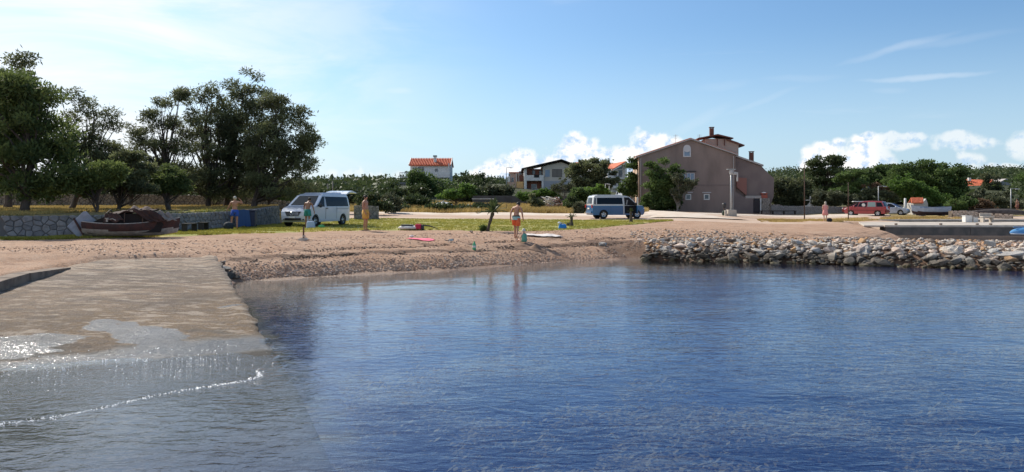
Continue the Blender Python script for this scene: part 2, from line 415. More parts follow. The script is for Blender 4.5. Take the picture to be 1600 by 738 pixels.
def build_ground():
    xs=axis(-1500,1500,.3,-24,34,1.07); ys=axis(-60,2600,.22,8,56,1.05)
    XX,YY=np.meshgrid(xs,ys,indexing='ij'); ZZ=gz(XX,YY)
    s=(YY-np.interp(XX,CX,CY))*.9
    ss=s+.8*(fbm(XX*.22,YY*.22,77,3)-.5)
    a=XX/np.maximum(YY,12)
    wr=(.8*np.exp(-((ss-1.9)/.35)**2)+.55*np.exp(-((ss-3.1)/.4)**2)+.1*np.exp(-((ss-1.1)/.2)**2))*sstep(-14,-8,XX)
    bd=seg_dist(XX,YY,BWL[:4]); wr=np.maximum(wr,sstep(3.4,2.6,bd)*(YY<np.interp(XX,[b[0] for b in BWL],[b[1] for b in BWL])+.2)*1.3)  # near side of the mound darkened in colour as shade between the stones
    field=np.clip(sstep(78,82,YY)+sstep(.2,-.2,XX-np.interp(YY,WY,WX))*sstep(30,30.5,YY),0,1)
    hs=sstep(12,16,XX)*(1-sstep(30,40,XX))*(1-sstep(98,104,YY)); field=field*(1-.9*hs)   # bare earth before the big house
    wood=sstep(106,118,YY)
    V=np.stack([XX,YY,ZZ],-1).reshape(-1,3); Fc=grid(V,len(xs),len(ys))
    c=V[Fc].mean(1); wr=wr.ravel(); field=field.ravel(); wood=wood.ravel()
    zone=np.where(c[:,2]<-.03,0,np.where(c[:,1]<62,1,np.where(c[:,1]<150,2,3)))
    for k,nm in enumerate(['seabed','beach','ground','hills']):
        f=Fc[zone==k]; used=np.unique(f); mp=np.full(len(V),-1); mp[used]=np.arange(len(used))
        o=npmesh(nm,V[used],mp[f],GM,attr=dict(wrack=wr[used],field=field[used],wood=wood[used]),smooth=True)
        tag(o,kind='structure')
build_ground()

def drape(name, pxs, y0, y1, m, lift=.03, edge=.5, ds=.3, nj=26, kind='structure', xshift=0):
    """a sheet over the ground between two depth curves; pxs/y0/y1 sampled along the picture width"""
    px=np.linspace(pxs[0],pxs[-1],int((pxs[-1]-pxs[0])/4)+2)
    a=np.interp(px,pxs,y0); b=np.interp(px,pxs,y1)
    rows=[]
    for j in range(nj):
        t=j/(nj-1); Y=a+(b-a)*t
        if j==0: Y=Y+(fbm(px*.06,px*0+3,11,4)-.5)*2*edge
        if j==nj-1: Y=Y+(fbm(px*.05,px*0+9,12,4)-.5)*2*edge
        rows.append(np.stack([(px-800)/F*Y,Y],-1))
    G=np.stack(rows,1); Zz=gz(G[...,0],G[...,1])+lift
    Zz[:,0]-=lift*1.3; Zz[:,-1]-=lift*1.3
    V=np.concatenate([G,Zz[...,None]],-1).reshape(-1,3)
    o=npmesh(name,V,grid(V,len(px),nj),m,smooth=True); return tag(o,kind=kind)
def road_mat():
    m=bpy.data.materials.new('dirt_road'); m.use_nodes=True; T=NT(m.node_tree); b=T.n['Principled BSDF']
    g=T.node('ShaderNodeNewGeometry').outputs['Position']
    n=T.noise(T.scalev(g,(.12,.9,1)),1.1,5,.6); n2=T.noise(g,3,5,.6)
    c=T.mix(T.smooth(n,.38,.60),(.50,.385,.29),(.40,.26,.175))
    c=T.mix(T.m('MULTIPLY',T.smooth(n2,.5,.75),.5),c,(.58,.47,.37))
    T.set(b.inputs['Base Color'],c); b.inputs['Roughness'].default_value=.95; return m
RM=road_mat()
PALE=mat('pale_track',(.62,.53,.44),.95,(.54,.43,.33),.8)
LAWN=mat('lawn_ground',(.25,.25,.05),.95,(.42,.33,.11),.5,stretch=(.6,1.4,1),lo=.42,hi=.66,coords='Object')
DRYG=mat('dry_ground',(.36,.25,.11),.95,(.44,.33,.2),.7)
drape('dirt_road',[540,700,1000,1200,1700],[63,61.5,61.5,59,60],[78,78,78,84,86],RM,.05,.7)
drape('path',[560,800,1000,1100,1200,1390],[73,72,68,76,83,84.5],[78,77,73,80,88,92],PALE,.10,.3,nj=10)
def branch_track():
    # the track that climbs from the road to the left side of the big house
    pts=[(16.5,67),(16.5,72),(15.6,80),(14.2,88),(12.8,97),(12.6,108),(14,120)]; w=[5,3.2,2.2,1.8,1.7,1.6,1.6]
    V=[]; n=60
    for i in range(n):
        t=i/(n-1)*(len(pts)-1); k=min(int(t),len(pts)-2); f=t-k
        x=pts[k][0]*(1-f)+pts[k+1][0]*f; y=pts[k][1]*(1-f)+pts[k+1][1]*f; ww=w[k]*(1-f)+w[k+1]*f
        for j in range(9):
            xx=x+ww*(j/8*2-1)+.3*(random.random()-.5)*(j in(0,8)); V.append((xx,y,g1(xx,y)+.13-(.12 if j in(0,8) else 0)))
    tag(npmesh('path',V,grid(V,n,9)[:, ::-1],PALE,smooth=True),kind='structure')
branch_track()
VP=[-60,60,130,250,400,500,600,760,850,930,1000,1050]
VF=[29.3,29.5,30.4,32.2,35.5,38,39.5,39.5,40,43.5,50,59]; VB=[30.2,30.6,32.4,36.3,45.3,61.5,62.5,61.5,61.5,61.5,61,60.5]
drape('grass_verge',VP,VF,VB,LAWN,.035,.45,nj=40)
drape('dry_verge',[1185,1300,1400,1500],[62,63,75.5,76],[70,76,80,82],DRYG,.04,.6)

# ------------------------------------------------------------------ grass (stuff)
def blades(name, xy, h, w, m, clump=3, lean=.5, base=None):
    n=len(xy); x,y=xy[:,0],xy[:,1]; zz=gz(x,y)+.03 if base is None else base
    n2=n*clump
    x=np.repeat(x,clump)+rng.normal(0,w*1.2,n2); y=np.repeat(y,clump)+rng.normal(0,w*1.2,n2); zz=np.repeat(zz,clump)
    H=h*rng.uniform(.5,1.3,n2); A=rng.uniform(0,2*PI,n2); W=w*rng.uniform(.6,1.3,n2)
    lx=rng.normal(0,lean,n2)*H; ly=rng.normal(0,lean,n2)*H
    V=np.empty((n2,3,3)); V[:,0]=np.stack([x-np.cos(A)*W/2,y-np.sin(A)*W/2,zz-.02],-1); V[:,1]=np.stack([x+np.cos(A)*W/2,y+np.sin(A)*W/2,zz-.02],-1)
    V[:,2]=np.stack([x+lx,y+ly,zz+H],-1)
    t=np.repeat(np.clip(np.repeat(fbm(xy[:,0]*.5,xy[:,1]*.5,61,3),clump)*1.6-.3+rng.normal(0,.18,n2),0,1),3)
    o=npmesh(name,V.reshape(-1,3),np.arange(n2*3).reshape(-1,3),m,attr=dict(tint=t)); return tag(o,kind='stuff')
def scatter_px(n, pxs, y0, y1, power=1.0):
    px=rng.uniform(pxs[0],pxs[-1],n); a=np.interp(px,pxs,y0); b=np.interp(px,pxs,y1); Y=a+(b-a)*rng.random(n)**power
    return np.stack([(px-800)/F*Y,Y],-1)
q=scatter_px(30000,VP,VF,VB); q=q[fbm(q[:,0]*.35,q[:,1]*.9,91,4)>.33]
blades('grass',q,.07,.05,MGRASS,4); tag(bpy.data.objects['grass'],'short green and yellow lawn between the beach and the dirt road','grass')
q=scatter_px(12000,[0,445],[30,50],[54,56]); q=q[(q[:,0]<np.interp(q[:,1],WY,WX)-.2)]
blades('grass',q,.09,.06,MDGRASS,3); tag(bpy.data.objects['grass.001'],'dry yellow grass, coloured as sunlit, on the terrace above the stone wall','dry grass')  # blade colour brightened in place of sunlight on the terrace
q=scatter_px(9000,[1185,1300,1400,1500],[62,63,75.5,76],[70,76,80,82]); q=q[fbm(q[:,0]*.4,q[:,1]*.4,92,3)>.45]
blades('grass',q,.16,.07,MDGRASS,3); tag(bpy.data.objects['grass.002'],'dry grass strip beside the red car and the quay','dry grass')
q=scatter_px(30000,[440,600,760,1010],[80,79,79,79],[112,114,112,104]); q=q[fbm(q[:,0]*.25,q[:,1]*.25,93,4)>.40]
blades('tall_grass',q,.42,.10,MDGRASS,3,.35); tag(bpy.data.objects['tall_grass'],'tall dry golden grass of the field beyond the dirt road','dry grass')

# ------------------------------------------------------------------ water
def water_mat():
    m=bpy.data.materials.new('sea_water'); m.use_nodes=True; T=NT(m.node_tree); T.n.clear()
    out=T.node('ShaderNodeOutputMaterial')
    g=T.node('ShaderNodeNewGeometry').outputs['Position']
    dp=T.node('ShaderNodeAttribute'); dp.attribute_name='depth'; D=dp.outputs['Fac']
    w1=T.noise(T.scalev(g,(1,2.1,1)),2.6,3,.5,.6); w2=T.noise(T.scalev(g,(1,1.7,1)),9,3,.55,.4); w3=T.noise(T.scalev(g,(.6,1.3,1)),.55,2,.5)
    calm=T.smooth(T.noise(T.scalev(g,(.25,1,1)),.35,3,.5),.3,.7)
    amp=T.m('ADD',.28,T.m('MULTIPLY',T.m('MAXIMUM',T.smooth(D,.15,1.2),T.smooth(T.node('ShaderNodeSeparateXYZ',{0:g}).outputs[1],18,12)),.75)); shal=T.m('MULTIPLY',T.smooth(D,.28,.02),T.m('MULTIPLY',T.smooth(T.node('ShaderNodeSeparateXYZ',{0:g}).outputs[1],17,14),.020))
    w4=T.noise(T.scalev(g,(1,1.5,1)),7.5,3,.6)
    h=T.m('ADD',T.m('MULTIPLY',T.m('MULTIPLY',w1,amp),.014),T.m('ADD',T.m('MULTIPLY',w2,T.m('MULTIPLY',amp,T.m('ADD',.0015,T.m('MULTIPLY',calm,.0032)))),T.m('ADD',T.m('MULTIPLY',T.m('MULTIPLY',w3,amp),.02),T.m('MULTIPLY',w4,shal))))
    bp=T.node('ShaderNodeBump',{'Height':h,'Distance':1.0}); N=bp.outputs[0]
    gl=T.node('ShaderNodeBsdfGlossy',{'Color':(.95,.97,1,1),'Roughness':.04,'Normal':N})
    inc=T.node('ShaderNodeNewGeometry').outputs['Incoming']; ct=T.m('ABSOLUTE',T.node('ShaderNodeVectorMath',{0:N,1:inc},operation='DOT_PRODUCT').outputs['Value'])
    frv=T.m('ADD',.022,T.m('MULTIPLY',.978,T.m('POWER',T.m('SUBTRACT',1.0,ct,clamp=True),5.0)),clamp=True)
    tr=T.node('ShaderNodeBsdfTransparent',{'Color':T.mix(T.smooth(D,0,1.3),(.93,.96,.97),(.66,.74,.78))})
    body=T.node('ShaderNodeBsdfDiffuse',{'Color':(.001,.026,.20,1),'Normal':N})
    fac=T.m('MULTIPLY',T.smooth(D,.25,1.2),.26)
    a=T.node('ShaderNodeMixShader',{0:fac,1:tr.outputs[0],2:body.outputs[0]})
    mx=T.node('ShaderNodeMixShader',{0:frv,1:a.outputs[0],2:gl.outputs[0]})
    T.l.new(mx.outputs[0],out.inputs[0]); return m
def build_water():
    xs=axis(-300,400,.35,-14,26,1.08); ys=axis(-300,75.5,.3,5,38,1.08); ys=ys[ys<80]; ys[-1]=75.6
    XX,YY=np.meshgrid(xs,ys,indexing='ij')
    D=-gz(XX,YY,False); uu_,vv_=ramp_uv(XX,YY); onr=(vv_>-.05)&(uu_<4)&(uu_>-9); wl_=sstep(-.55,.35,vv_)*sstep(4.5,3.5,uu_)*sstep(-9.5,-8.5,uu_); D=np.maximum(D,0)*(1-wl_)+np.maximum(-rz(uu_),0)*wl_; D=np.where(YY<-40,1.3,D)
    near=sstep(34,20,YY)
    ZZ=near*.022*(fbm(XX*.9+YY*.3,YY*1.8,71,2)-.5)
    V=np.stack([XX,YY,ZZ],-1).reshape(-1,3)
    o=npmesh('water',V,grid(V,len(xs),len(ys)),water_mat(),attr=dict(depth=np.clip(D,0,1.5).ravel()),smooth=True)
    tag(o,kind='structure')
build_water()
# seaweed: fronds growing from the bed in patches
def seaweed():
    n=230000; Y=5.5+15*rng.random(n)**1.25; px=rng.uniform(-100,1700,n); x=(px-800)/F*Y*1.15
    patch=fbm(x*.55,Y*1.0,81,3); z=gz(x,Y); u,v=ramp_uv(x,Y)
    keep=(patch>.475+.009*Y)&(z<-.35)&((v<-.8)|(u<-9)); x=x[keep];Y=Y[keep];z=z[keep];patch=patch[keep]
    n=len(x); out=[]; T=[]
    top=np.minimum(-.06, z+(.45+1.0*np.clip((patch-.5)*5,0,1)))
    for k in range(3):
        A=rng.uniform(0,2*PI,n); w=rng.uniform(.010,.032,n); fz=rng.random(n); l=rng.uniform(.02,.065,n)
        cz=z+(top-z)*(.25+.75*fz**.7); cx=x+rng.normal(0,.07,n); cy=Y+rng.normal(0,.07,n)
        d=np.stack([np.cos(A),np.sin(A),rng.uniform(-.4,.7,n)],-1); s=np.stack([-np.sin(A),np.cos(A),np.zeros(n)],-1)
        c=np.stack([cx,cy,cz],-1)
        out.append(np.stack([c-s*w[:,None],c+d*l[:,None],c+s*w[:,None],c-d*l[:,None]],1)); T.append(np.repeat(np.clip(fz*.7+rng.normal(0,.2,n),0,1),4))
    V=np.concatenate(out).reshape(-1,3)
    o=npmesh('seaweed',V,np.arange(len(V)).reshape(-1,4),MWEED,attr=dict(tint=np.concatenate(T)))
    tag(o,'brown and olive seaweed growing in patches under the clear water','seaweed',kind='stuff')
seaweed()

# ------------------------------------------------------------------ slipway
def slip_mat():
    m=bpy.data.materials.new('wet_slipway_concrete'); m.use_nodes=True; T=NT(m.node_tree); b=T.n['Principled BSDF']
    g=T.node('ShaderNodeNewGeometry').outputs['Position']
    au=T.node('ShaderNodeAttribute'); au.attribute_name='along'; u=au.outputs['Fac']
    n1=T.noise(T.scalev(g,(.7,1.3,1)),.55,6,.62,.5); n2=T.noise(g,7,5,.65); n3=T.noise(g,38,3,.6); n4=T.noise(T.scalev(g,(.5,1.8,1)),1.6,5,.6)
    uu=T.m('ADD',u,T.m('MULTIPLY',T.m('SUBTRACT',n1,.5),11.0))
    dry=T.mix(T.smooth(n4,.35,.65),(.42,.31,.22),(.25,.175,.115))
    c=T.mix(T.smooth(uu,12.5,7.0),dry,(.20,.13,.075))
    c=T.mix(T.m('MULTIPLY',T.smooth(n4,.50,.62),.75),c,(.10,.075,.062))
    u3=T.m('ADD',u,T.m('MULTIPLY',T.m('SUBTRACT',n1,.5),5.0)); c=T.mix(T.m('MULTIPLY',T.smooth(u3,6.2,3.2),.85),c,(.155,.092,.036)); c=T.mix(T.m('MULTIPLY',T.m('MULTIPLY',T.smooth(u3,7.5,9.0),T.smooth(u3,11.5,10.0)),.55),c,(.13,.10,.08))
    c=T.mix(T.m('MULTIPLY',T.smooth(n2,.46,.62),.7),c,(.15,.11,.08))
    n5=T.noise(T.scalev(g,(.5,1.2,1)),3.2,6,.7); c=T.mix(T.m('MULTIPLY',T.smooth(n5,.52,.60),.6),c,(.46,.38,.30)); c=T.mix(T.m('MULTIPLY',T.smooth(n5,.46,.40),.6),c,(.11,.08,.06))
    c=T.mix(T.m('MULTIPLY',T.smooth(n3,.5,.68),.40),c,(.50,.42,.33))
    c=T.mix(T.smooth(uu,1.6,.2),c,(.085,.075,.06))
    c=T.mix(T.m('MULTIPLY',T.smooth(u,-.4,-1.6),.8),c,T.mix(n2,(.11,.12,.11),(.02,.04,.06)))
    nb=T.noise(T.scalev(g,(.6,1.1,1)),.42,5,.6,.7); c=T.mix(T.m('MULTIPLY',T.m('MULTIPLY',T.smooth(nb,.50,.64),T.smooth(u,13,11)),.62),c,(.085,.06,.042)); c=T.mix(T.m('MULTIPLY',T.m('MULTIPLY',T.smooth(nb,.45,.33),T.smooth(u,2,5)),.45),c,(.52,.41,.31))
    # a thin film of water: shallow puddles higher up, all wet lower down
    nw=T.noise(T.scalev(g,(.45,1,1)),.50,5,.60,.6)
    ac=T.node('ShaderNodeAttribute'); ac.attribute_name='across'; v=ac.outputs['Fac']
    q=T.smooth(T.m('ADD',u,T.m('MULTIPLY',T.m('SUBTRACT',nw,.5),2.6)),1.05,.55)
    for (pu,pv,ru,rv) in ((1.7,4.6,1.0,1.6),(1.9,3.6,.8,.6),(2.0,2.1,.75,.40),(1.3,1.7,.9,.45),(3.1,2.75,.6,.30),(2.6,2.35,.6,.3),(2.9,5.0,.16,.28),(4.2,.35,.1,.25)):
        a1=T.m('DIVIDE',T.m('SUBTRACT',u,pu),ru); b1=T.m('DIVIDE',T.m('SUBTRACT',v,pv),rv)
        dd=T.m('ADD',T.m('ADD',T.m('MULTIPLY',a1,a1),T.m('MULTIPLY',b1,b1)),T.m('MULTIPLY',T.m('SUBTRACT',n4,.5),2.6))
        q=T.m('MAXIMUM',q,T.smooth(dd,1.0,.82))
    wetdark=q; film=T.m('MULTIPLY',q,T.smooth(u,-.25,.05))
    T.set(b.inputs['Base Color'],T.mix(T.m('MULTIPLY',wetdark,.65),c,(.04,.036,.03)))
    T.set(b.inputs['Roughness'],T.m('SUBTRACT',.88,T.m('MULTIPLY',film,.5)))
    T.set(b.inputs['Coat Weight'],T.m('MULTIPLY',film,.75)); b.inputs['Coat Roughness'].default_value=.12; b.inputs['Coat IOR'].default_value=1.4
    hd=T.m('ADD',T.m('MULTIPLY',n3,.05),T.m('MULTIPLY',n2,.10))
    bp=T.node('ShaderNodeBump',{'Height':hd,'Distance':1.0}); T.l.new(bp.outputs[0],b.inputs['Normal'])
    hw=T.m('ADD',T.m('MULTIPLY',T.noise(g,13,2,.5),.014),T.m('MULTIPLY',n2,.020))
    bw=T.node('ShaderNodeBump',{'Height':hw,'Distance':1.0}); T.l.new(bw.outputs[0],b.inputs['Coat Normal'])
    return m
def build_slipway():
    us=np.arange(-9,13.85,.12); vs=np.concatenate([np.arange(0,13.01,.15)])
    U_,V_=np.meshgrid(us,vs,indexing='ij'); x,y=ramp_xy(U_,V_)
    edge=(V_<.01)
    z=rz(U_)+(fbm(U_*1.2,V_*1.2,101,4)-.5)*.05+(fbm(U_*5,V_*5,102,3)-.5)*.02
    x=x+edge*(fbm(U_*2.0,V_,103,4)-.5)*.26*sstep(-.3,.6,U_)
    # worn rounded edge with a raised nosing
    z=z+.05*np.exp(-((V_-.22)/.16)**2)*(fbm(U_*.8,V_*0+2,104,3)*1.4)
    top=np.stack([x,y,z],-1).reshape(-1,3); f=grid(top,len(us),len(vs)); n=len(top)
    bot=top.copy(); bot[:,2]-=.55
    idx=np.arange(n).reshape(len(us),len(vs)); side=[]
    for line in (idx[:,0], idx[::-1,-1], idx[-1,:], idx[0,::-1]):
        side.append(np.stack([line[:-1],line[1:],line[1:]+n,line[:-1]+n],-1))
    Fc=np.concatenate([f[:,::-1]]+side); V=np.concatenate([top,bot])
    al=np.concatenate([U_.ravel()]*2)
    o=npmesh('slipway',V,Fc,slip_mat(),attr=dict(along=al,across=np.concatenate([V_.ravel()]*2)),smooth=True)
    bm=bmesh.new(); bm.from_mesh(o.data); bmesh.ops.recalc_face_normals(bm,faces=bm.faces); bm.to_mesh(o.data); bm.free()
    tag(o,kind='structure')
build_slipway()
def build_kerb():
    # low retaining kerb on the left of the slipway: separate cast lengths
    t=thing('kerb_wall','low dark concrete kerb holding back sand on the left of the slipway','kerb',(0,0,0))
    n=7
    for i in range(n):
        a=i/n; b=(i+1)/n-.006
        A=-.45; B=1.0
        f=lambda q:(KB0[0]+(KB1[0]-KB0[0])*(A+(B-A)*q), KB0[1]+(KB1[1]-KB0[1])*(A+(B-A)*q))
        mb=MB(); pts=[]
        for q in (a,b):
            u,v=f(q); hh=.22*(1-max(0,q-.55)/.5)+.02
            for dv,dz in ((0,-.3),(0,hh),(.42,hh+.01),(.42,-.3)):
                x,y=ramp_xy(u,v+dv); pts.append((x,y,ramp_z(u)+dz))
        mb.add(pts,[(0,1,5,4),(1,2,6,5),(2,3,7,6),(0,3,2,1),(4,5,6,7)])
        mb.build('kerb_length',mat('kerb_concrete',(.16,.12,.09),.95,(.26,.20,.15),3,bump=.02),t,bevel=.015)
build_kerb()
def foam_sparkle():
    # breaking ripple across the flooded foot of the slipway
    V=[];Fc=[]
    pl=[(-60,676),(0,664),(90,652),(170,636),(250,617),(320,605),(370,598),(405,590),(404,578)]
    pw=[ (X(px,CH*F/(py-HZ)),CH*F/(py-HZ)) for px,py in pl]
    pts=[]
    for (a,b),(c,d) in zip(pw[:-1],pw[1:]):
        for k in range(70):
            t=random.random(); dens=.35+.65*vnoise(np.array([(a+(c-a)*t)*2.2]),np.array([0.]),5)[0]
            if random.random()<dens: pts.append((a+(c-a)*t+random.gauss(0,.03), b+(d-b)*t+random.gauss(0,.035)))
    for k in range(1300):     # loose flecks modelled as sun sparkle over the thin water on the slip
        u=random.triangular(-2.0,1.0,.0); v=random.uniform(.1,9); x,y=ramp_xy(u,v)
        if random.random()<fbm(np.array([x*1.1]),np.array([y*1.1]),7)[0]**2*1.6: pts.append((x,y))
    for x,y in pts:
        u,_=ramp_uv(x,y); z=max(0,ramp_z(u))+.012; r=random.uniform(.002,.0065); o=len(V); w=r*random.uniform(1,2.6)
        V+= [(x-w,y,z-.01),(x,y-r,z-.01),(x+w,y,z-.01),(x,y+r,z-.01),(x,y,z+r*.3)]; Fc+=[(o,o+1,o+4),(o+1,o+2,o+4),(o+2,o+3,o+4),(o+3,o,o+4)]
    o=npmesh('foam_sparkle',V,Fc,mat('foam_sparkle',(.82,.84,.86),.35)); tag(o,'white flecks for froth on the small wave and sun sparkle on the slipway','foam_sparkle',kind='stuff')
foam_sparkle()

# ------------------------------------------------------------------ rocks
def rock_data(seed, n=15, flat=.7, detail=0):
    r=random.Random(seed); bm=bmesh.new()
    for i in range(n):
        v=Vector((r.gauss(0,1),r.gauss(0,1),r.gauss(0,1))).normalized()*r.uniform(.90,1.06)
        bm.verts.new((v.x*.5,v.y*.5*r.uniform(.8,1),v.z*.5*flat))
    g=bmesh.ops.convex_hull(bm,input=bm.verts); bmesh.ops.delete(bm,geom=[e for e in g['geom_interior'] if isinstance(e,bmesh.types.BMVert)],context='VERTS')
    if detail:
        bmesh.ops.subdivide_edges(bm,edges=bm.edges,cuts=detail,use_grid_fill=True); bmesh.ops.triangulate(bm,faces=bm.faces)
        for v in bm.verts:
            k=1+.10*(r.random()-.5)+.12*math.sin(v.co.x*9+seed)*math.sin(v.co.y*8)+.06*math.sin(v.co.z*17)
            v.co*=k
    bmesh.ops.recalc_face_normals(bm,faces=bm.faces)
    vs=[v.co.copy() for v in bm.verts]; bm.verts.index_update(); fs=[[v.index for v in f.verts] for f in bm.faces]; bm.free(); return vs,fs
def rock_mat(name,c,c2,c3=None,algae_shade=True):
    m=bpy.data.materials.new(name); m.use_nodes=True; T=NT(m.node_tree); b=T.n['Principled BSDF']
    g=T.node('ShaderNodeNewGeometry').outputs['Position']; z=T.node('ShaderNodeSeparateXYZ',{0:g}).outputs[2]
    n=T.noise(g,2.2,5,.6); n2=T.noise(g,13,5,.65)
    cc=T.mix(T.smooth(n,.35,.65),c,c2); cc=T.mix(T.m('MULTIPLY',T.smooth(n2,.5,.7),.5),cc,(.16,.14,.12))
    at=T.node('ShaderNodeAttribute'); at.attribute_name='tint'
    if c3: cc=T.mix(T.smooth(at.outputs['Fac'],.80,.86),cc,c3)
    if c3: cc=T.mix(T.m('MULTIPLY',T.smooth(at.outputs['Fac'],.25,.15),.6),cc,(.17,.15,.14))
    zz=T.m('ADD',z,T.m('MULTIPLY',T.m('SUBTRACT',n,.5),.5))
    if algae_shade: cc=T.mix(T.m('MULTIPLY',T.smooth(zz,.55,.26),.86),cc,(.050,.042,.030))     # dark wet algal band, raised higher to paint shade on the stone fronts
    if algae_shade: cc=T.mix(T.m('MULTIPLY',T.smooth(zz,.12,.02),.55),cc,(.16,.13,.06))
    T.set(b.inputs['Base Color'],cc); b.inputs['Roughness'].default_value=.85
    bp=T.node('ShaderNodeBump',{'Height':n2,'Distance':.05}); T.l.new(bp.outputs[0],b.inputs['Normal']); return m
RK=[rock_mat('pale_limestone',(.56,.50,.43),(.44,.38,.32)),rock_mat('grey_limestone',(.42,.40,.37),(.33,.31,.29)),rock_mat('pinkish_limestone',(.56,.45,.38),(.46,.35,.28)),rock_mat('ochre_stone',(.50,.28,.12),(.42,.26,.14)),rock_mat('brown_stone',(.20,.15,.12),(.14,.11,.09))]
RKM=rock_mat('mixed_stones',(.54,.47,.40),(.42,.35,.29),(.44,.25,.12))
RTEMP=[rock_data(i,random.Random(i).choice([14,18,20,22]),random.Random(i+50).uniform(.5,.85)) for i in range(14)]
RBIG=[rock_data(100+i,18,.7,2) for i in range(4)]
def rmeshes(temps, nm):
    out=[]
    for vs,fs in temps:
        row=[]
        for m in RK:
            me=bpy.data.meshes.new(nm); me.from_pydata([tuple(v) for v in vs],[],fs); me.materials.append(m); row.append(me)
        out.append(row)
    return out
RMESH=rmeshes(RTEMP,'stone'); BMESH=rmeshes(RBIG,'boulder')
def stone_obj(name, me, loc, sc, rot, parent=None, label=None):
    o=bpy.data.objects.new(name,me); link(o,parent); o.location=loc; o.scale=sc; o.rotation_euler=rot
    if label: o['label']=label
    return o
def merge_rocks(name, pos, size, m, parent=None, flat=.75, kind='stuff'):
    Vs=[];Fs=[];Ts=[];off=0; pos=np.asarray(pos); size=np.asarray(size)
    tid=rng.integers(0,len(RTEMP),len(pos))
    for k,(vs,fs) in enumerate(RTEMP):
        tri=[]
        for f in fs:
            for i in range(1,len(f)-1): tri.append((f[0],f[i],f[i+1]))
        tri=np.array(tri); B=np.array([tuple(v) for v in vs]); sel=np.where(tid==k)[0]
        if not len(sel): continue
        A=rng.uniform(0,2*PI,len(sel)); T1=rng.normal(0,.35,len(sel)); s=size[sel][:,None]*np.stack([rng.uniform(.8,1.4,len(sel)),rng.uniform(.7,1.1,len(sel)),rng.uniform(.6,1.1,len(sel))*flat],-1)
        v=B[None]*s[:,None]; ca,sa=np.cos(A)[:,None],np.sin(A)[:,None]
        ct,st=np.cos(T1)[:,None],np.sin(T1)[:,None]
        y=v[...,1]*ct-v[...,2]*st; z=v[...,1]*st+v[...,2]*ct; x=v[...,0]
        v=np.stack([x*ca-y*sa,x*sa+y*ca,z],-1)+pos[sel][:,None]
        Vs.append(v.reshape(-1,3)); nb=len(B); Fs.append((tri[None]+off+nb*np.arange(len(sel))[:,None,None]).reshape(-1,3)); off+=nb*len(sel)
        Ts.append(np.repeat(rng.random(len(sel)),nb))
    o=npmesh(name,np.concatenate(Vs),np.concatenate(Fs),m,parent,attr=dict(tint=np.concatenate(Ts)))
    return tag(o,kind=kind)
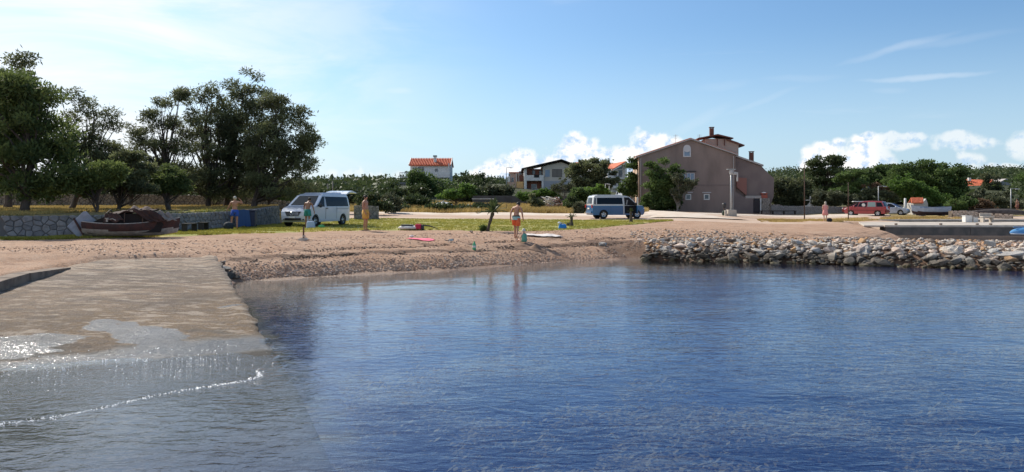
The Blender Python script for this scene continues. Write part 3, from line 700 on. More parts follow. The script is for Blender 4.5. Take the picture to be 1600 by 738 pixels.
def breakwater():
    t=thing('breakwater','long loose stone breakwater running from the beach across the right side of the water','breakwater',(0,0,0))
    pl=BWL[:4]; L=[0]
    for a,b in zip(pl[:-1],pl[1:]): L.append(L[-1]+math.dist(a,b))
    def at(s,off):      # off: towards the camera negative
        k=0
        while k<len(L)-2 and s>L[k+1]: k+=1
        a,b=pl[k],pl[k+1]; f=(s-L[k])/(L[k+1]-L[k]); dx,dy=(b[0]-a[0])/math.dist(a,b),(b[1]-a[1])/math.dist(a,b)
        return a[0]+(b[0]-a[0])*f+dy*(-off)*-1*-1 if False else (a[0]+(b[0]-a[0])*f-dy*off, a[1]+(b[1]-a[1])*f+dx*off)
    smax=L[-1]*.9
    rr=random.Random(3)
    # a few big boulders
    for px,py,w,h,mi,lab in [(1482,401,1.12,.80,0,'largest pale boulder of the breakwater'),(1434,404,.80,.60,4,'dark square boulder beside the largest pale one'),(1225,400,1.0,.45,1,'long low dark slab at the foot of the breakwater'),(1350,397,.95,.45,1,None),(1115,396,.95,.70,4,None),(1040,398,.9,.6,1,'grey boulder at the beach end of the breakwater'),(1570,400,1.5,.62,1,'wide grey ledge at the right end'),(1530,404,.6,.6,1,None),(1087,402,.6,.45,4,None),(1078,383,.55,.5,1,None),(1295,372,.35,.3,1,None),(1300,400,.6,.5,1,None),(1400,398,.5,.4,4,None)]:
        Y=np.interp(px,[1000,1290,1600],[34.6,31.9,28.9]); Yy=Y+.35
        o=stone_obj('boulder',BMESH[rr.randrange(4)][mi],(X(px,Yy),Yy,Z(py,Y)*.6+h*.30),(w,w*.8,h*1.25),(rr.uniform(-.15,.15),rr.uniform(-.15,.15),rr.uniform(0,6)),t,lab)
    n=0
    while n<287:
        s=rr.uniform(.0,smax); off=rr.choice([rr.uniform(-2.9,-1.4),rr.uniform(-2.9,-1.2),rr.uniform(-1.4,.6)]); x,y=at(s,off)
        f=(off+2.9)/1.7; z=.02+.68*min(1,max(0,f))+rr.uniform(-.05,.10); z+=(.28*min(1,max(0,(off+1)/3)) if s>7 else 0); sc=rr.uniform(.30,.66)*(1.0 if off<-1.2 else .72)
        mi=rr.choices([0,1,2,3,4],[5,4,3,.5,2.2])[0]
        stone_obj('stone',RMESH[rr.randrange(14)][mi],(x,y,z),(sc*rr.uniform(.9,1.5),sc,sc*rr.uniform(.7,1.1)),(rr.uniform(-.5,.5),rr.uniform(-.5,.5),rr.uniform(0,6.3)),t); n+=1
    N=5200; s=rng.uniform(0,L[-1]*.93,N); off=rng.uniform(-3.0,2.9,N); p=np.array([at(a,b) for a,b in zip(s,off)])
    f=np.clip((off+3.0)/1.5,0,1); z=-.05+.70*f*np.where(off>1.2,np.clip(1-(off-1.2)/2.6,.3,1),1)+rng.uniform(-.04,.08,N)+.30*np.clip((off+.8)/2.6,0,1)*np.clip((s-4)/4,0,1)
    merge_rocks('stones',np.column_stack([p,z]),rng.uniform(.10,.26,N)*np.where(off<-1,1.2,1),RKM,t)
    # scattered stones where the mound runs into the beach
    N=1500; px=rng.normal(1150,110,N); Y=rng.normal(38.5,1.7,N); x=(px-800)/F*Y; k=(px>985)&(px<1385)&(Y<43); x=x[k];Y=Y[k]
    o=merge_rocks('loose_stones',np.column_stack([x,Y,gz(x,Y)+.03]),rng.uniform(.05,.20,len(x))**1.0,RKM)
    tag(o,'pale loose stones strewn over the sand behind the breakwater','stones')
breakwater()
def pebbles():
    N=9000; x=rng.uniform(-9.2,6.0,N); d=np.abs(rng.normal(0,.55,N)); y=np.interp(x,CX,CY)+d*1.1+.05
    k=rng.random(N)<np.interp(x,[-9.2,-2,6],[1,.5,.3]); x=x[k];y=y[k]
    z=gz(x,y); k=z>-.06; x=x[k];y=y[k];z=z[k]
    o=merge_rocks('pebbles',np.column_stack([x,y,z+.008]),rng.uniform(.025,.085,len(x)),rock_mat('beach_pebbles',(.58,.46,.38),(.42,.29,.21),(.4,.22,.14),False))
    tag(o,'band of small pale pebbles along the waterline','pebbles')
    N=15000; px=rng.uniform(-40,1380,N); Y=rng.uniform(24,44,N)**1; x=(px-800)/F*Y; s=(Y-np.interp(x,CX,CY)); u,v=ramp_uv(x,Y)
    k=(s>.6)&(s<9)&~((v>-.1)&(u<14)); x=x[k];Y=Y[k]
    o=merge_rocks('gravel',np.column_stack([x,Y,gz(x,Y)+.004]),rng.uniform(.02,.10,len(x))**1.0,rock_mat('beach_gravel',(.46,.29,.20),(.34,.20,.13),(.55,.46,.38),False))
    tag(o,'reddish gravel and small stones covering the beach','gravel')
pebbles()
# ------------------------------------------------------------------ stone walls
def clip(poly,p,n):
    out=[]
    for i in range(len(poly)):
        a,b=poly[i],poly[(i+1)%len(poly)]; da=(a[0]-p[0])*n[0]+(a[1]-p[1])*n[1]; db=(b[0]-p[0])*n[0]+(b[1]-p[1])*n[1]
        if da<=0: out.append(a)
        if da*db<0: t=da/(da-db); out.append((a[0]+(b[0]-a[0])*t,a[1]+(b[1]-a[1])*t))
    return out
def stone_wall(name,label,path,thick,cell,mats,core,parts=True,aspect=1.3,cap_top=False,group=None,cat='stone wall',irregular=.38,maxparts=290):
    """path: points (x,y,zbase,ztop); the stones face the camera side (right hand when walking the path is -normal)"""
    t=thing(name,label,cat,(path[0][0],path[0][1],path[0][2]),group=group); o0=Vector(path[0][:3]); rr=random.Random(len(label)*7)
    mc=MB()
    for a,b in zip(path[:-1],path[1:]):
        d=Vector((b[0]-a[0],b[1]-a[1],0)).normalized(); nrm=Vector((d.y,-d.x,0))
        A0,A1=Vector((a[0],a[1],a[2]-.4))-o0,Vector((a[0],a[1],a[3]-.03))-o0; B0,B1=Vector((b[0],b[1],b[2]-.4))-o0,Vector((b[0],b[1],b[3]-.03))-o0
        k=-nrm*thick
        mc.add([A0,B0,B1,A1,A0+k,B0+k,B1+k,A1+k],[(0,1,2,3),(7,6,5,4),(3,2,6,7),(0,3,7,4),(1,5,6,2)])
    mc.build('core',core,t)
    cnt=0; rest=MB(); stones=[]
    for a,b in zip(path[:-1],path[1:]):
        Lg=math.dist(a[:2],b[:2]); d=Vector((b[0]-a[0],b[1]-a[1],0)).normalized(); nrm=Vector((d.y,-d.x,0))
        cw=cell*aspect; nx=max(1,int(Lg/cw)); seeds=[]
        Hm=max(a[3]-a[2],b[3]-b[2])+.12; nz=max(1,round(Hm/cell))
        for j in range(-1,nz+1):
            for i in range(-1,nx+1):
                seeds.append(((i+.5+(.5 if j%2 else 0)+rr.uniform(-irregular,irregular))*Lg/nx,(j+.5+rr.uniform(-irregular,irregular)*.8)*Hm/nz))
        for (sx,sz) in seeds:
            if not(0<=sx<=Lg and 0<=sz<=Hm): continue
            zb=lambda q:a[2]+(b[2]-a[2])*q/Lg-.10; zt=lambda q:a[3]+(b[3]-a[3])*q/Lg
            poly=[(0,0),(Lg,0),(Lg,Hm),(0,Hm)]
            for (qx,qz) in seeds:
                if (qx,qz)==(sx,sz) or abs(qx-sx)>cw*2.6 or abs(qz-sz)>cell*2.6: continue
                poly=clip(poly,((sx+qx)/2,(sz+qz)/2),(qx-sx,(qz-sz)))
                if len(poly)<3: break
            if len(poly)<3: continue
            cx=sum(p[0] for p in poly)/len(poly); cz=sum(p[1] for p in poly)/len(poly)
            sh=1-.018/max(.05,cell)*1.2
            pr=rr.uniform(.02,.06); base=Vector((a[0],a[1],0))
            def W(p,q,k):
                x,z=cx+(p[0]-cx)*k,cz+(p[1]-cz)*k; zb0=zb(x); H0=zt(x)-zb0; return base+d*x+nrm*q+Vector((0,0,zb0+z/Hm*H0))-o0
            vs=[W(p,-.01,sh) for p in poly]+[W(p,pr*.6,sh*.98) for p in poly]+[W(p,pr,sh*.82) for p in poly]; n=len(poly)
            fs=[[i,(i+1)%n,(i+1)%n+n,i+n] for i in range(n)]+[[i+n,(i+1)%n+n,(i+1)%n+2*n,i+2*n] for i in range(n)]+[list(range(2*n,3*n))]
            stones.append((vs,fs,rr.randrange(len(mats))))
    rr.shuffle(stones)
    for k,(vs,fs,mi) in enumerate(stones):
        if parts and k<maxparts: MB().add(vs,fs).build('stone',mats[mi],t)
        else: rest.add(vs,fs)
    if rest.v:
        o=rest.build('stones',mats[0],t); tag(o,kind='stuff')
    return t
SW=[mat('wall_stone_a',(.31,.29,.275),.9,(.23,.215,.205),5,bump=.02),mat('wall_stone_b',(.25,.235,.225),.9,(.19,.18,.17),5,bump=.02),mat('wall_stone_c',(.36,.33,.30),.9,(.27,.25,.23),5,bump=.02)]
SWB=[mat('brown_wall_stone',(.34,.27,.20),.9,(.22,.175,.135),2.5,bump=.02)]
MORT=mat('wall_mortar',(.17,.155,.14),.95); MORTB=mat('brown_wall_mortar',(.12,.095,.07),.95)
def wp(x,y,top): return (x,y,g1(x+.15,y-.5),top)
stone_wall('stone_wall','grey retaining wall of large irregular stones behind the wrecked boat and bins',
  [(-29,30.6,1.0,2.0),(-20.9,31,1.02,2.0),(-18.6,32.6,1.02,2.0),(-16.3,38,1.05,2.03),(-15.3,44,1.08,2.10),(-15.0,49,1.1,2.38)],.45,.22,SW,MORT,maxparts=295,aspect=1.45)
stone_wall('stone_wall','brownish dry stone wall running behind the pines on the terrace',
  [(-48,50,2.15,3.15),(-38,53,2.2,3.2),(-28,56,2.25,3.2),(-20,57,2.2,3.05),(-17.6,58,1.8,2.75),(-15.5,59,1.4,2.5),(-13.2,60.5,1.25,2.42)],.5,.17,SWB,MORTB,parts=False,aspect=1.8)
stone_wall('stone_wall','short freestanding stone wall end right of the white camper van',
  [(X(553,59),59,1.15,2.35),(X(592,59.4),59.4,1.15,2.3)],.6,.2,SW,MORT,aspect=1.5)
stone_wall('stone_wall','long low grey stone wall under the dark hedge right of the big house',
  [(X(1205,94),94,1.15,2.25),(X(1232,94),94,1.15,2.2),(X(1330,95),95,1.15,2.1),(X(1345,95),95,1.1,2.1)],.5,.16,SW,MORT,parts=False,aspect=1.6)
stone_wall('stone_wall','low ruined wall of pale blocks behind the quay on the right',
  [(X(1487,80),80,.9,1.75),(X(1512,80),80,.9,1.72),(X(1530,80),80,.9,1.55),(X(1583,79),79,.9,1.35)],.6,.26,[mat('pale_block',(.55,.45,.36),.9,(.44,.34,.26),3,bump=.02)],MORTB,aspect=1.6)
# dark tumbled masonry strip right
stone_wall('stone_wall','dark low stone edge behind the ruined pale wall at far right',
  [(X(1500,90),90,1.0,1.7),(X(1640,90),90,1.0,1.62)],.6,.22,SWB,MORTB,parts=False,aspect=1.6)

# ------------------------------------------------------------------ quay
def quay():
    t=thing('quay','pale topped concrete quay with a dark face behind the breakwater','quay',(27,54,0))
    x0,x1=X(1384,54)-27,60
    n=10
    for i in range(n):        # cast lengths with joints
        a=x0+(x1-x0)*i/n; b=x0+(x1-x0)*(i+1)/n-.02
        mb=MB(); mb.box2((a,0,-1.0),(b,.9,.80+random.uniform(-.02,.02))); mb.build('face_block',CONCD,t,bevel=.03)  # face blocks coloured darker than the top slab
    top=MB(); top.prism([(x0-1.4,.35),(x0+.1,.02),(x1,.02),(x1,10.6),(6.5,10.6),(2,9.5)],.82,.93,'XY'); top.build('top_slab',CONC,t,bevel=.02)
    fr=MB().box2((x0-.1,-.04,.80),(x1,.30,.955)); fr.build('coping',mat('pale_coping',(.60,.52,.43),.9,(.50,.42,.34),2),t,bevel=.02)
    bk=MB().box2((8,9.6,-1.0),(x1,10.6,.80)); bk.build('rear_face',CONCD,t)
    for px in (1400,1470,1527,1548):
        MB().box((X(px,55.5)-27,1.5,.97),(.16,.16,.14)).build('mooring_bollard',RUST,t,bevel=.02)
    far=thing('quay','far concrete edge of the second boat basin, face coloured dark as in shade, pale rim','quay',(36,74.6,0))
    MB().box2((-1,0,-1),(60,.8,.78)).build('face_block',CONCD,far); MB().box2((-1.1,-.03,.78),(60,1.6,.93)).build('coping',CONC,far,bevel=.02)  # shade of the near face put into its dark colour
quay()
for (px,w,h,lab) in ((1511,.55,.5,'small white box standing on the quay, left one'),(1522,.35,.32,'small white box standing on the quay, right one')):
    Y=63.0; b=MB().box((0,0,h/2+.012),(w,.5,h)); b.box((0,0,h+.03),(w+.06,.56,.05)); o=b.build('white_box',WHITE,bevel=.02); o.location=(X(px,Y),Y,.93); tag(o,lab,'box',group='white boxes on the quay')
def bench(px0,px1,Y):
    t=thing('bench','pale concrete bench on the far quay next to the white boxes','bench',(X((px0+px1)/2,Y),Y,.93)); w=(px1-px0)/F*Y
    MB().box((0,0,.45),(w,.5,.10)).build('seat',CONC,t,bevel=.02); MB().box((0,.22,.62),(w,.08,.25)).build('backrest',CONC,t,bevel=.02)
    for s in(-1,1): MB().box((s*w*.38,0,.2),(.14,.42,.40)).build('leg',CONC,t)
bench(1533,1551,63)

# ------------------------------------------------------------------ foliage
def leaves(name, clumps, n, lw, ll, m, parent=None, org=(0,0,0), up=.0, shell=.6, flat=0, seed=0, kind=None):
    """clumps: rows x,y,z,rx,ry,rz,tint ; quads spread over each clump's volume, denser towards its skin"""
    r=np.random.default_rng(seed); C=np.asarray(clumps,float)
    vol=(C[:,3]*C[:,4]*C[:,5])**(.72); k=r.choice(len(C),n,p=vol/vol.sum()); c=C[k]
    d=r.normal(0,1,(n,3)); d/=np.linalg.norm(d,axis=1,keepdims=True); rad=(shell+(1-shell)*r.random(n))*r.random(n)**.18
    p=c[:,:3]+d*rad[:,None]*c[:,3:6]*(1+.22*r.normal(0,1,n))[:,None]-np.asarray(org)
    a=d+r.normal(0,.65,(n,3)); a[:,2]+=up; a/=np.linalg.norm(a,axis=1,keepdims=True)
    b=np.cross(a,r.normal(0,1,(n,3))); b/=np.linalg.norm(b,axis=1,keepdims=True)
    L=(ll*r.uniform(.6,1.4,n)/2)[:,None]; W=(lw*r.uniform(.6,1.4,n)/2)[:,None]
    V=np.stack([p-a*L,p+b*W,p+a*L,p-b*W],1).reshape(-1,3)
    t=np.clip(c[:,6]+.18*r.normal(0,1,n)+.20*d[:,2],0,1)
    return npmesh(name,V,np.arange(4*n).reshape(-1,4),m,parent,attr=dict(tint=np.repeat(t,4)))
def subclumps(blobs, k, size, seed=0, squash=.62, tint=(.1,.7), inside=.35):
    """many small foliage pads inside the big blobs (x,y,z,rx,ry,rz)"""
    r=np.random.default_rng(seed); B=np.asarray(blobs,float); v=(B[:,3]*B[:,4]*B[:,5])**.8; out=[]
    for i in r.choice(len(B),k,p=v/v.sum()):
        d=r.normal(0,1,3); d/=np.linalg.norm(d); q=(inside+(1-inside)*r.random()**.5)
        s=size*r.uniform(.6,1.35); p=B[i,:3]+d*B[i,3:6]*q
        out.append((*p,s,s,s*squash,r.uniform(*tint)))
    return np.array(out)
def limb(mb,a,b,r0,r1,rnd,seg=4,bow=.12):
    a,b=Vector(a),Vector(b); L=(b-a).length; off=Vector((rnd.uniform(-1,1),rnd.uniform(-1,1),rnd.uniform(-.2,.8)))*L*bow; pts=[];rad=[]
    for i in range(seg+1):
        t=i/seg; j=Vector((rnd.gauss(0,1),rnd.gauss(0,1),rnd.gauss(0,1)))*L*.02*(0<i<seg)
        pts.append(a.lerp(b,t)+off*math.sin(PI*t)+j); rad.append(r0+(r1-r0)*t**.8)
    mb.tube(pts,rad,6 if r0>.05 else 4,cap=False); return pts
def tree(name,label,cat,Y,base,blobs,n,lw,ll,m,bark,tr=.15,size=.8,nsub=60,seed=1,group=None,lean=None,nlimb=24,squash=.62,dyf=.8,tint=(.1,.7),up=0,inside=.35,stems=1,shell=.6):
    """base: (px,py) of the foot; blobs: (px,py,rx,ry[,dY]) in photo pixels at depth Y, turned into real places"""
    bx,by=base; x0=X(bx,Y); z0=min(Z(by,Y),g1(x0,Y)+.05) if by is not None else g1(x0,Y)
    z0=g1(x0,Y) if by is None else Z(by,Y)
    B=[]
    for b in blobs:
        yy=Y+(b[4] if len(b)>4 else 0); rx=b[2]/F*Y; rz=b[3]/F*Y; B.append((X(b[0],yy),yy,Z(b[1],yy),rx,max(rx,rz)*dyf,rz))
    t=thing(name,label,cat,(x0,Y,z0),group=group); O=np.array((x0,Y,z0)); rnd=random.Random(seed)
    sc=subclumps(B,nsub,size,seed,squash,tint,inside)
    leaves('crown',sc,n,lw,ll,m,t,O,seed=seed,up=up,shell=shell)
    mb=MB(); topz=max(b[2] for b in B)-z0; cen=np.mean([b[:3] for b in B],0)-O
    for s in range(stems):
        f=Vector((rnd.uniform(-.2,.2)*(s>0)*4,rnd.uniform(-.3,.3)*(s>0),-.35)); hi=Vector((cen[0]*.9+(s-(stems-1)/2)*.9*(stems>1),cen[1]*.6,topz*.86))
        mid=Vector(((lean or 0)+f.x*.5,0,topz*.34)); pts=[]; rad=[]
        for i in range(11):
            q=i/10; p=f*(1-q)**2+mid*2*q*(1-q)+hi*q*q; p=p+Vector((rnd.gauss(0,.04),rnd.gauss(0,.04),0)); pts.append(p); rad.append(tr*(1.25 if i==0 else 1)*(1-.85*q)/(stems**.4))
        mb.tube(pts,rad,9)
        for c in sc[rnd.sample(range(len(sc)),min(len(sc),nlimb//stems))]:
            e=Vector(c[:3]-O); q=min(.95,max(.28,(e.z/ max(.1,topz))*.75-.1)); i=int(q*10); st=pts[i]
            limb(mb,st,e,rad[i]*.5,.012,rnd)
    mb.build('trunk',bark,t,smooth=True)
    return t
def bush(name,label,cat,Y,blobs,n,lw,ll,m,size=.5,nsub=30,seed=1,group=None,squash=.8,dyf=.7,tint=(.1,.8),inside=.3):
    xb=X(blobs[0][0],Y); z0=g1(xb,Y)
    return tree(name,label,cat,Y,(blobs[0][0],None),blobs,n,lw,ll,m,BARK,.05,size,nsub,seed,group,nlimb=8,squash=squash,dyf=dyf,tint=tint,inside=inside)

G1='pines on the terrace behind the wall'
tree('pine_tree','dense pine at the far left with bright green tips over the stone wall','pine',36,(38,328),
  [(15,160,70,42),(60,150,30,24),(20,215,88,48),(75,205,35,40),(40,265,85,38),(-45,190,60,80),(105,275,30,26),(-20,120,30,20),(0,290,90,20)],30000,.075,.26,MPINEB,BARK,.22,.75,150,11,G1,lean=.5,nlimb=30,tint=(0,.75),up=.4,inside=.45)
tree('pine_tree','tall dark pine whose top rises behind the dense pine at far left','pine',46,(12,None),
  [(12,112,42,20),(45,98,22,12),(63,106,12,14),(30,150,50,30),(0,200,60,50),(-40,130,40,40)],12000,.08,.26,MPINE,BARK,.24,.7,60,12,G1)
tree('pine_tree','open crowned pine with a leaning trunk, second from the left','pine',43,(108,327),
  [(118,155,15,14),(112,180,16,16),(140,172,16,12),(165,185,20,12),(130,205,35,20),(175,205,14,12),(150,230,42,20),(110,240,35,26),(160,255,40,18),(195,245,16,18),(185,190,8,6),(130,280,24,12),(215,265,18,14)],13500,.055,.22,MPINE,BARK,.17,.55,85,13,G1,lean=1.0,nlimb=60,inside=.15)
tree('pine_tree','sparse pine with open branches left of the big pine clump','pine',48,(263,330),
  [(232,180,18,14),(262,160,25,14),(285,148,20,10),(222,200,14,14),(255,195,25,16),(288,185,22,20),(215,225,18,20),(250,225,25,16),(285,225,30,18),(235,255,25,14),(280,262,25,12),(198,195,12,8),(205,245,16,14),(230,280,22,12),(300,280,20,10)],13000,.055,.24,MPINE,BARK,.17,.55,85,14,G1,nlimb=75,inside=.1)
tree('pine_tree','tall pine at the left edge of the big pine clump','pine',50,(325,332),
  [(320,142,20,9),(335,155,22,14),(305,165,20,14),(330,190,30,22),(300,205,25,18),(335,230,36,22),(310,260,34,18),(345,275,36,16),(300,288,26,14),(335,300,22,9)],13500,.06,.25,MPINE,BARK,.20,.6,90,15,G1,nlimb=50)
tree('pine_tree','tallest pine with its pointed top over the big clump','pine',51,(354,334),
  [(381,117,12,9),(395,128,22,9),(378,140,22,12),(400,150,22,16),(375,170,34,20),(415,175,28,22),(385,205,42,26),(375,245,44,26),(400,280,40,16),(350,200,20,20),(375,300,26,9)],19000,.065,.26,MPINE,BARK,.22,.65,120,16,G1,nlimb=40)
tree('pine_tree','broad pine on the right side of the clump, next to the white van','pine',49,(394,336),
  [(432,160,20,9),(448,172,22,12),(470,180,16,14),(435,195,34,20),(478,198,15,16),(450,225,38,22),(487,222,12,20),(430,250,44,22),(470,256,22,16),(440,280,46,14),(415,215,30,24),(478,290,12,7),(425,298,34,10),(455,300,20,6)],22000,.06,.25,MPINE,BARK,.24,.62,130,17,G1,lean=.3,nlimb=50)
tree('young_pine','low bright green young pine above the left end of the wrecked boat','pine',37,(152,None),
  [(165,272,32,14),(150,285,30,14),(185,268,14,9),(125,290,25,14)],9000,.06,.20,MPINEB,BARK,.10,.42,50,18,'young pines by the wall',tint=(.3,1),up=.5)
tree('young_pine','dark young pine in the middle behind the wrecked boat','pine',40,(185,None),
  [(205,260,30,18),(190,285,34,16),(225,290,22,14),(205,245,20,10)],9000,.07,.20,MPINE,BARK,.12,.45,50,19,'young pines by the wall')
tree('young_pine','round dark green young pine with a short trunk right of the wrecked boat','pine',42,(262,326),
  [(262,275,30,14),(245,288,22,14),(280,285,20,16),(262,297,28,8)],10000,.06,.20,MPINEB,BARK,.17,.42,50,20,'young pines by the wall',tint=(.0,.5))
tree('young_pine','dark undergrowth pine between the two tall pines of the clump','pine',54,(335,None),
  [(318,290,24,14),(350,296,22,12),(300,280,18,12)],6500,.08,.24,MPINE,BARK,.10,.5,50,21,'young pines by the wall')
tree('young_pine','dark undergrowth pine behind the broad pine beside the white van','pine',55,(420,None),
  [(410,292,26,13),(445,296,24,10),(385,286,20,12)],6500,.08,.24,MPINE,BARK,.10,.5,50,22,'young pines by the wall')
tree('young_pine','dark pine filling the gap between the leaning pine and the sparse pine','pine',52,(205,None),
  [(195,270,24,20),(225,285,22,14),(175,250,16,14),(210,250,14,12)],7500,.08,.24,MPINE,BARK,.12,.5,60,23,'young pines by the wall')
# green growth behind the van
for i,(px,py,rx,ry,Y,m,lab) in enumerate([(425,304,20,9,62,MLIGHT,'light green bush behind the wall left of the white van'),(455,301,16,9,63,MLIGHT,'small light green tree right behind the white van windscreen'),(405,312,16,8,60,MSCRUB,'dull bush on the wall behind the broad pine'),(490,303,24,9,72,MSCRUB,'scrubby bush above the white van roof'),(535,306,26,10,72,MSCRUB,'scrubby bush behind the open tailgate'),(585,315,24,12,70,MSCRUB,'dark bush behind the short wall end'),(612,318,16,12,74,MOLIVE,'grey green bush right of the short wall end')]):
    bush('bush',lab,'bush',Y,[(px,py,rx,ry),(px-rx*.4,py+ry*.5,rx*.7,ry*.7),(px+rx*.5,py+ry*.6,rx*.6,ry*.6)],2600,.16,.26,m,.55,26,30+i)
# field margin: dark hedge clumps in front of the knoll
hb=[(640,300,34,16,112,MSCRUB),(665,292,36,20,128,MBROAD),(700,296,40,18,132,MBROAD),(738,282,30,14,140,MSCRUB),(722,300,34,12,120,MSCRUB),(648,318,30,9,95,MSCRUB),(690,328,40,6,84,MSCRUB),(730,329,30,5,86,MSCRUB),(625,331,20,6,84,MSCRUB),(655,280,16,14,126,MBROAD),(775,297,30,9,125,MOLIVE),(610,296,14,14,125,MSCRUB),(593,330,14,8,82,MSCRUB)]
hl=['dark shrub mass left of the white dinghy','rounded tree below the balcony of the hill house','broad bushy tree below the hill house on the right','tall bush on the skyline right of the hill house','dark shrub between the two bushy trees','low dark shrub left of the dinghy in the field','long low dark shrub in front of the white dinghy','low dark shrub right of the dinghy by the road','low shrub by the road left of the dinghy','tree touching the left balcony of the hill house','grey green shrubs left of the apartment houses','tall shrub beside the white annex','dark shrub at the road behind the wall end']
for i,(h,l) in enumerate(zip(hb,hl)):
    px,py,rx,ry,Y,m=h; bush('shrub',l,'shrub',Y,[(px,py,rx*.8,ry*.8),(px-rx*.55,py+ry*.3,rx*.5,ry*.6),(px+rx*.5,py+ry*.25,rx*.55,ry*.65),(px,py+ry*.7,rx*.9,ry*.5)],4200,.26,.36,m,.95*Y/120,34,50+i)
tree('deciduous_tree','bright green small tree in the field right of the hill house','tree',100,(712,325),[(728,296,12,8),(716,304,20,7),(700,306,14,5),(735,303,10,7)],3600,.2,.3,MLIGHT,BARK,.09,.6,34,70,tint=(.2,.9))
# trees around the houses in the middle
tree('stone_pine','big umbrella shaped dark pine between the two apartment houses','pine',118,(913,315),
  [(925,262,30,14),(905,272,20,14),(945,278,22,16),(925,285,32,14),(900,290,15,9),(950,290,12,8)],15000,.22,.36,MPINE,BARK,.22,.85,100,71,nlimb=40,tint=(.1,.8),inside=.4)
tree('bare_tree','thin grey olive tree in front of the large apartment house','tree',104,(884,322),[(878,288,14,9),(868,292,12,7),(892,295,10,8)],1800,.12,.24,MOLIVE,BARKG,.08,.45,30,72,nlimb=30)
tree('deciduous_tree','bright green round tree behind the blue van, right of the umbrella pine','tree',100,(930,318),[(932,298,14,9),(922,302,9,6),(945,303,8,6)],4200,.18,.28,MLIGHT,BARK,.08,.5,34,73,tint=(.3,1))
bush('bush','green bush left of the bright round tree','bush',98,[(903,305,14,10),(893,312,12,10)],3600,.18,.28,MBROAD,.5,30,74)
bush('bush','green bushes under the white balcony house','bush',112,[(850,302,18,6),(868,304,14,6),(835,306,10,4),(820,306,12,5)],4200,.18,.28,MLIGHT,.5,40,75,tint=(0,.6))
bush('bush','dark conifer bush standing in front of the rubble heap','bush',88,[(893,316,7,12),(894,326,9,7)],2600,.12,.26,MSCRUB,.4,26,76)
bush('bush','yellow green bush beside the rear of the blue van','bush',80,[(909,323,10,7),(903,330,8,5)],2200,.1,.26,MOLIVE,.35,24,77)
bush('bush','dark bush leaning by the rubble heap','bush',95,[(830,312,9,7),(838,318,10,5)],1800,.14,.24,MPINE,.4,20,78)
for i,(px,r) in enumerate([(757,9),(747,6),(772,5)]):
    bush('bush',['grey green bush at the left end of the dark garden wall','small bush by the fence post left of the palm','small bush just right of the palm top'][i],'bush',98,[(px,322,r,4)],900,.14,.24,MOLIVE,.4,14,80+i)
# by the big house
tree('deciduous_tree','tall tree with loose green leaves left of the big grey house','tree',97,(987,318),
  [(988,262,9,14),(996,255,8,8),(984,283,10,14),(978,296,10,12),(992,296,8,14)],5200,.2,.3,MBROAD,BARKG,.10,.6,44,83)
tree('deciduous_tree','leafy green tree in front of the grey gable, left half','tree',91,(1040,329),
  [(1012,262,14,12),(1028,256,13,8),(1018,282,14,14),(1035,285,20,20),(1055,270,14,10),(1048,295,22,16),(1022,305,15,14),(1066,290,12,14),(1035,315,24,10)],17000,.17,.27,MBROAD,BARKG,.13,.6,120,84,tint=(.2,.95),nlimb=30)
tree('deciduous_tree','thin twiggy tree on the right of the leafy tree before the grey gable','tree',89,(1058,331),
  [(1060,282,12,10),(1074,290,14,9),(1088,285,8,4),(1060,302,12,10)],3000,.12,.22,MOLIVE,BARKG,.14,.45,50,85,nlimb=60,inside=.15)
bush('bush','dense dark bush at the foot of the leafy tree before the grey gable','bush',90.5,[(1025,315,20,14),(1045,320,18,10),(1010,318,10,12)],9000,.15,.22,MBROAD,.5,70,184,tint=(0,.5))
# right side
tree('hedge','tall clipped dark hedge behind the stone wall right of the grey house','hedge',101,(1228,None),
  [(1215,300,16,22),(1230,302,20,24),(1250,304,20,24),(1222,288,16,8),(1240,285,16,8),(1265,312,12,14)],13000,.22,.30,MPINE,BARK,.12,.9,110,86,inside=.5,tint=(0,.45))
tree('deciduous_tree','big loose crowned tree on the skyline behind the woman in pink','tree',110,(1290,None),
  [(1288,252,24,11),(1305,248,14,10),(1272,262,16,9),(1312,256,12,6),(1290,275,28,14),(1270,285,20,12),(1310,285,22,14),(1285,298,28,12),(1318,266,10,8)],13000,.2,.3,MSCRUB,BARK,.22,.8,90,87,tint=(.2,1),nlimb=40)
tree('deciduous_tree','light green feathery tree right of the woman, before the grey house roofs','tree',100,(1326,None),
  [(1325,282,20,12),(1335,272,12,8),(1318,295,20,10),(1342,290,14,10),(1330,305,22,8)],9000,.17,.28,MBROAD,BARK,.12,.6,60,88,tint=(.4,1))
bush('bush','broad olive bush behind the woman in the pink dress','bush',97,[(1290,310,20,12),(1312,312,18,12),(1275,318,8,8),(1335,316,12,9)],8000,.16,.24,MOLIVE,.5,60,89,tint=(0,.7))
bush('bush','dark bush with brown dry top behind the red car','bush',98,[(1362,312,24,14),(1385,312,18,14),(1342,315,12,12)],8000,.18,.26,MPINE,.55,60,90,tint=(0,.4))
bush('bush','reddish brown withered hedge top above the red car','bush',99,[(1362,293,18,5),(1378,297,14,5),(1390,302,9,4)],2600,.14,.22,MDRY,.4,34,91)
tree('stone_pine','huge rounded umbrella pine on the right','pine',112,(1455,None),
  [(1455,268,44,16),(1430,272,34,16),(1480,272,28,18),(1420,290,34,22),(1460,292,44,24),(1490,288,18,22),(1400,275,22,14),(1445,310,50,12)],30000,.24,.34,MBROAD,BARK,.3,1.1,190,92,tint=(0,.75),nlimb=30,inside=.5)
tree('stone_pine','flat topped pine left of the huge umbrella pine','pine',125,(1375,None),
  [(1390,266,22,8),(1372,274,26,9),(1355,282,24,8),(1385,285,26,10)],9000,.24,.34,MBROAD,BARK,.2,.9,70,93,tint=(.1,.8))
